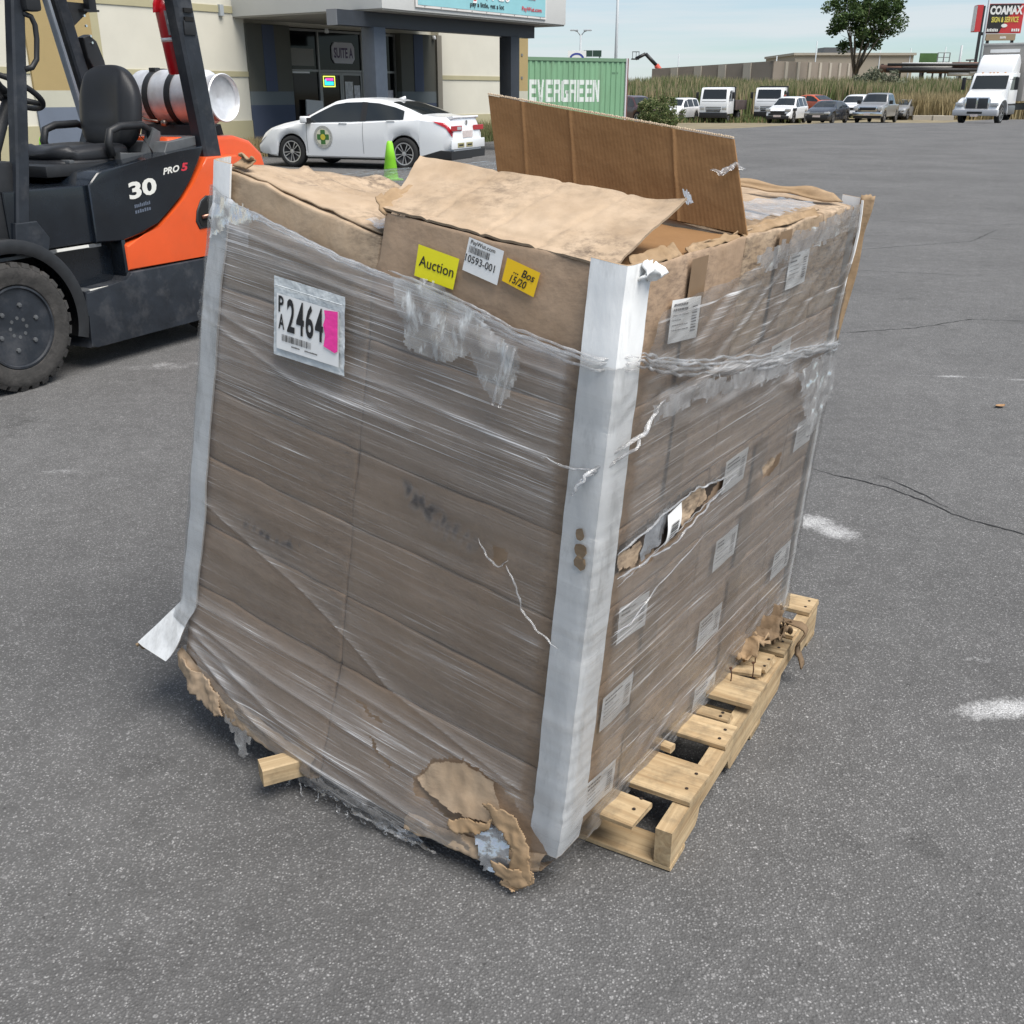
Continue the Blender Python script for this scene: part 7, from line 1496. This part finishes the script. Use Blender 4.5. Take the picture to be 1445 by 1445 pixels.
# big red sign at the right
D_ = 135; rs = thing("pylon_sign", "tall black and red COAMAX sign standing behind the box truck", "sign", (at(1398, D_), D_, 0), R(-8)); zt_, zb_ = px_at(1403, 5, D_).z, px_at(1403, 47, D_).z; RED_S = mat("sign_red", (.55, .04, .045), .5); BLK_S = mat("sign_black", (.02, .02, .022), .5)
X0, X1 = -2.05, 1.95
mbb = MB(); mbb.box(X0, X1, 0, .35, zb_, zt_); mbb.build("cabinet", RED_S, rs)
hh = zt_ - zb_; f_ = lambda a, b_: (a, -.03, b_)
mbb = MB(); mbb.add([f_(X0 + .05, zb_ + .05), f_(X0 + 1.5, zb_ + .05), f_(X0 + 2.2, zb_ + hh * .55), f_(X1 - .3, zt_ - .05), f_(X0 + .05, zt_ - .05)], [(0, 1, 2, 3, 4)]); mbb.build("black_field", BLK_S, rs)
def sl_(txt, x0, x1, a, b_, m_, bo=.02): mbb = MB(); lettering(mbb, txt, x0, x1, zb_ + hh * a, zb_ + hh * b_, lambda p, q: (p, -.06, q), bo); mbb.build("lettering", m_, rs)
sl_("COAMAX", X0 + .15, X1 - .15, .63, .93, LABEL, .05); sl_("SIGN & SERVICE", X0 + .45, X1 - .5, .37, .56, mat("sign_yellow", (.70, .62, .12), .5), .03); sl_("~7", X0 + .1, X0 + 1.4, .06, .18, LABEL); sl_("~4", X1 - 1.1, X1 - .15, .06, .18, LABEL)
mbb = MB(); mbb.add([(.35 * math.cos(k * .4) - .05, -.062, zb_ + hh * .26 + .2 * math.sin(k * .4)) for k in range(16)], [tuple(range(16))]); mbb.build("emblem", LABEL, rs)
zc0, zc1 = px_at(1403, 57, D_).z, zb_ - .06
mbb = MB(); mbb.box(-1.9, 1.45, .0, .3, zc0, zc1); tp = mbb.build("lower_panel", mat("sign_tan", (.34, .25, .16), .6), rs); mbb = MB(); lettering(mbb, "~5", -.3, .4, zc0 + .2, zc1 - .25, lambda a, b_: (a, -.02, b_), .02); mbb.build("lettering", LABEL, tp)
for x in (-2.6, -1.6, 1.2): mbb = MB(); mbb.box(x - .15, x + .15, .1, .4, -1, zt_ - .2 if x < -2 else zc0); mbb.build("post", BLK_S, rs)
mbb = MB(); mbb.box(-3.35, -2.7, .0, 1.6, zb_ + .2, zt_ - .1); mbb.build("side_cabinet", RED_S, rs); mbb = MB(); mbb.box(-3.4, -3.33, .05, 1.55, zb_ + .3, zt_ - .2); mbb.build("side_face", LABEL, rs)
mbb = MB(); mbb.box(-2.5, -2.1, .1, .3, zb_ - .2, zb_ + .15); mbb.build("bracket", BLK_S, rs)
# lamp posts and poles
POLE = mat("pole_grey", (.42, .45, .47), .5)
def pole(label, px, d, top, r_, arms=None, z0=None):
    o = thing("light_pole", label, "pole", (at(px, d), d, -.5)); zt = px_at(px, top, d).z + .5; mbb = MB(); mbb.tube([(0, 0, 0), (0, 0, zt)], [r_, r_ * .7], 8); mbb.build("shaft", POLE, o, True)
    for a in arms or []:
        mbb = MB(); mbb.tube([(0, 0, zt - .1), (a * .5, 0, zt + .25), (a, 0, zt + .35)], .05, 6); ar_ = mbb.build("arm", POLE, o, True); mbb = MB(); mbb.box(a - .35, a + .35, -.15, .15, zt + .30, zt + .42, .03); mbb.build("lamp_head", POLE, ar_)
    return o
pole("tall thin grey pole rising behind the container", 866, 90, -40, .14)
pole("twin-headed street light above the container roof", 817, 100, 49, .12, (-.6, .6))
pole("tall slim pole standing left of the black and red sign", 1371, 110, -60, .14)
mbb = MB()
for k, (px, d, top, nm) in enumerate(((954, 170, 76, "far pale pole left of the concrete wall posts"), (1090, 160, 79, "short dark pole over the concrete wall corner"), (1144, 170, 58, "thin far pole left of the leafy tree"), (1233, 175, 68, "thin far pole right of the leafy tree trunk"), (1275, 175, 68, "thin far pole left of the green billboard"), (1323, 170, 66, "thin far pole above the green billboard frame"), (1344, 140, 64, "thick wooden pole right of the green billboard"))):
    pole(nm, px, d, top, .11 if k != 6 else .2)
# arch sign and highway sign above the container
hs = thing("arched_sign", "white sign with blue arch above the container roof", "sign", (at(812, 95), 95, 0)); z0, z1 = px_at(812, 80, 95).z, px_at(812, 71.5, 95).z
mbb = MB(); mbb.box(-.75, .8, 0, .1, z0 - .3, z1); mbb.build("panel", LABEL, hs); mbb = MB()
mbb.grid(lambda a, b_: (math.cos(a * math.pi) * lerp(.45, .62, b_), -.01, z0 - .15 + math.sin(a * math.pi) * lerp(.3, .45, b_)), 16, 1); mbb.build("blue_arch", mat("sign_blue", (.04, .06, .30), .5), hs)
mbb = MB(); mbb.box(-.1, .1, .1, .25, -1, z0); mbb.build("post", POLE, hs)
hg = thing("highway_sign", "dark green highway sign panel above the container roof", "sign", (at(834, 120), 120, 0)); z0, z1 = px_at(834, 80, 120).z, px_at(834, 71, 120).z
for k in range(2): mbb = MB(); mbb.box(-.95 + k * .97, -.02 + k * .97, 0, .1, z0, z1); mbb.build("panel", mat("sign_dark_green", (.025, .055, .04), .5), hg)
mbb = MB(); mbb.box(.7, .85, .1, .25, -1, z1); mbb.build("post", POLE, hg)
# boom lift over the wall
bm_ = thing("boom_lift", "orange and black boom lift arm rising behind the concrete wall", "boom lift", (at(932, 140), 140, 0)); J = lambda px, py: px_at(px, py, 140) - Vector(bm_.location)
mbb = MB(); mbb.tube([J(945, 118), J(926, 92)], .32, 8); mbb.build("lower_boom", mat("boom_orange", (.55, .08, .05), .5), bm_, True)
mbb = MB(); mbb.tube([J(927, 93), J(911, 76)], .22, 8); mbb.tube([J(911, 76), J(897, 83)], .2, 8); mbb.build("upper_boom", TRIM, bm_, True)
c0 = J(897, 80); mbb = MB(); mbb.box(c0.x - .5, c0.x + .4, -.5, .5, c0.z - .35, c0.z - .2)
for sx in (-.45, .0, .35): mbb.box(c0.x + sx - .03, c0.x + sx + .03, -.5, -.44, c0.z - .2, c0.z + .55)
mbb.box(c0.x - .5, c0.x + .4, -.5, -.44, c0.z + .5, c0.z + .58); mbb.build("basket", TRIM, bm_)
mbb = MB(); mbb.box(-.8, 1.6, -.8, .8, -.3, 1.2); mbb.build("chassis", TRIM, bm_)
# pale kerb stones in the grass
for k, (px, d, l_) in enumerate(((1309, 85, 1.2), (1330, 84, .8))): mbb = MB(); mbb.box(-l_, l_, -.15, .15, -.1, .35, .03); o = mbb.build("concrete_kerb_stone", CONC2, None); o.location = (at(px, d), d, zgb(d)); tag(o, ("longer", "shorter")[k] + " pale concrete block lying in the dry grass", "concrete block", "blocks in the dry grass")
bpy.context.view_layer.update()
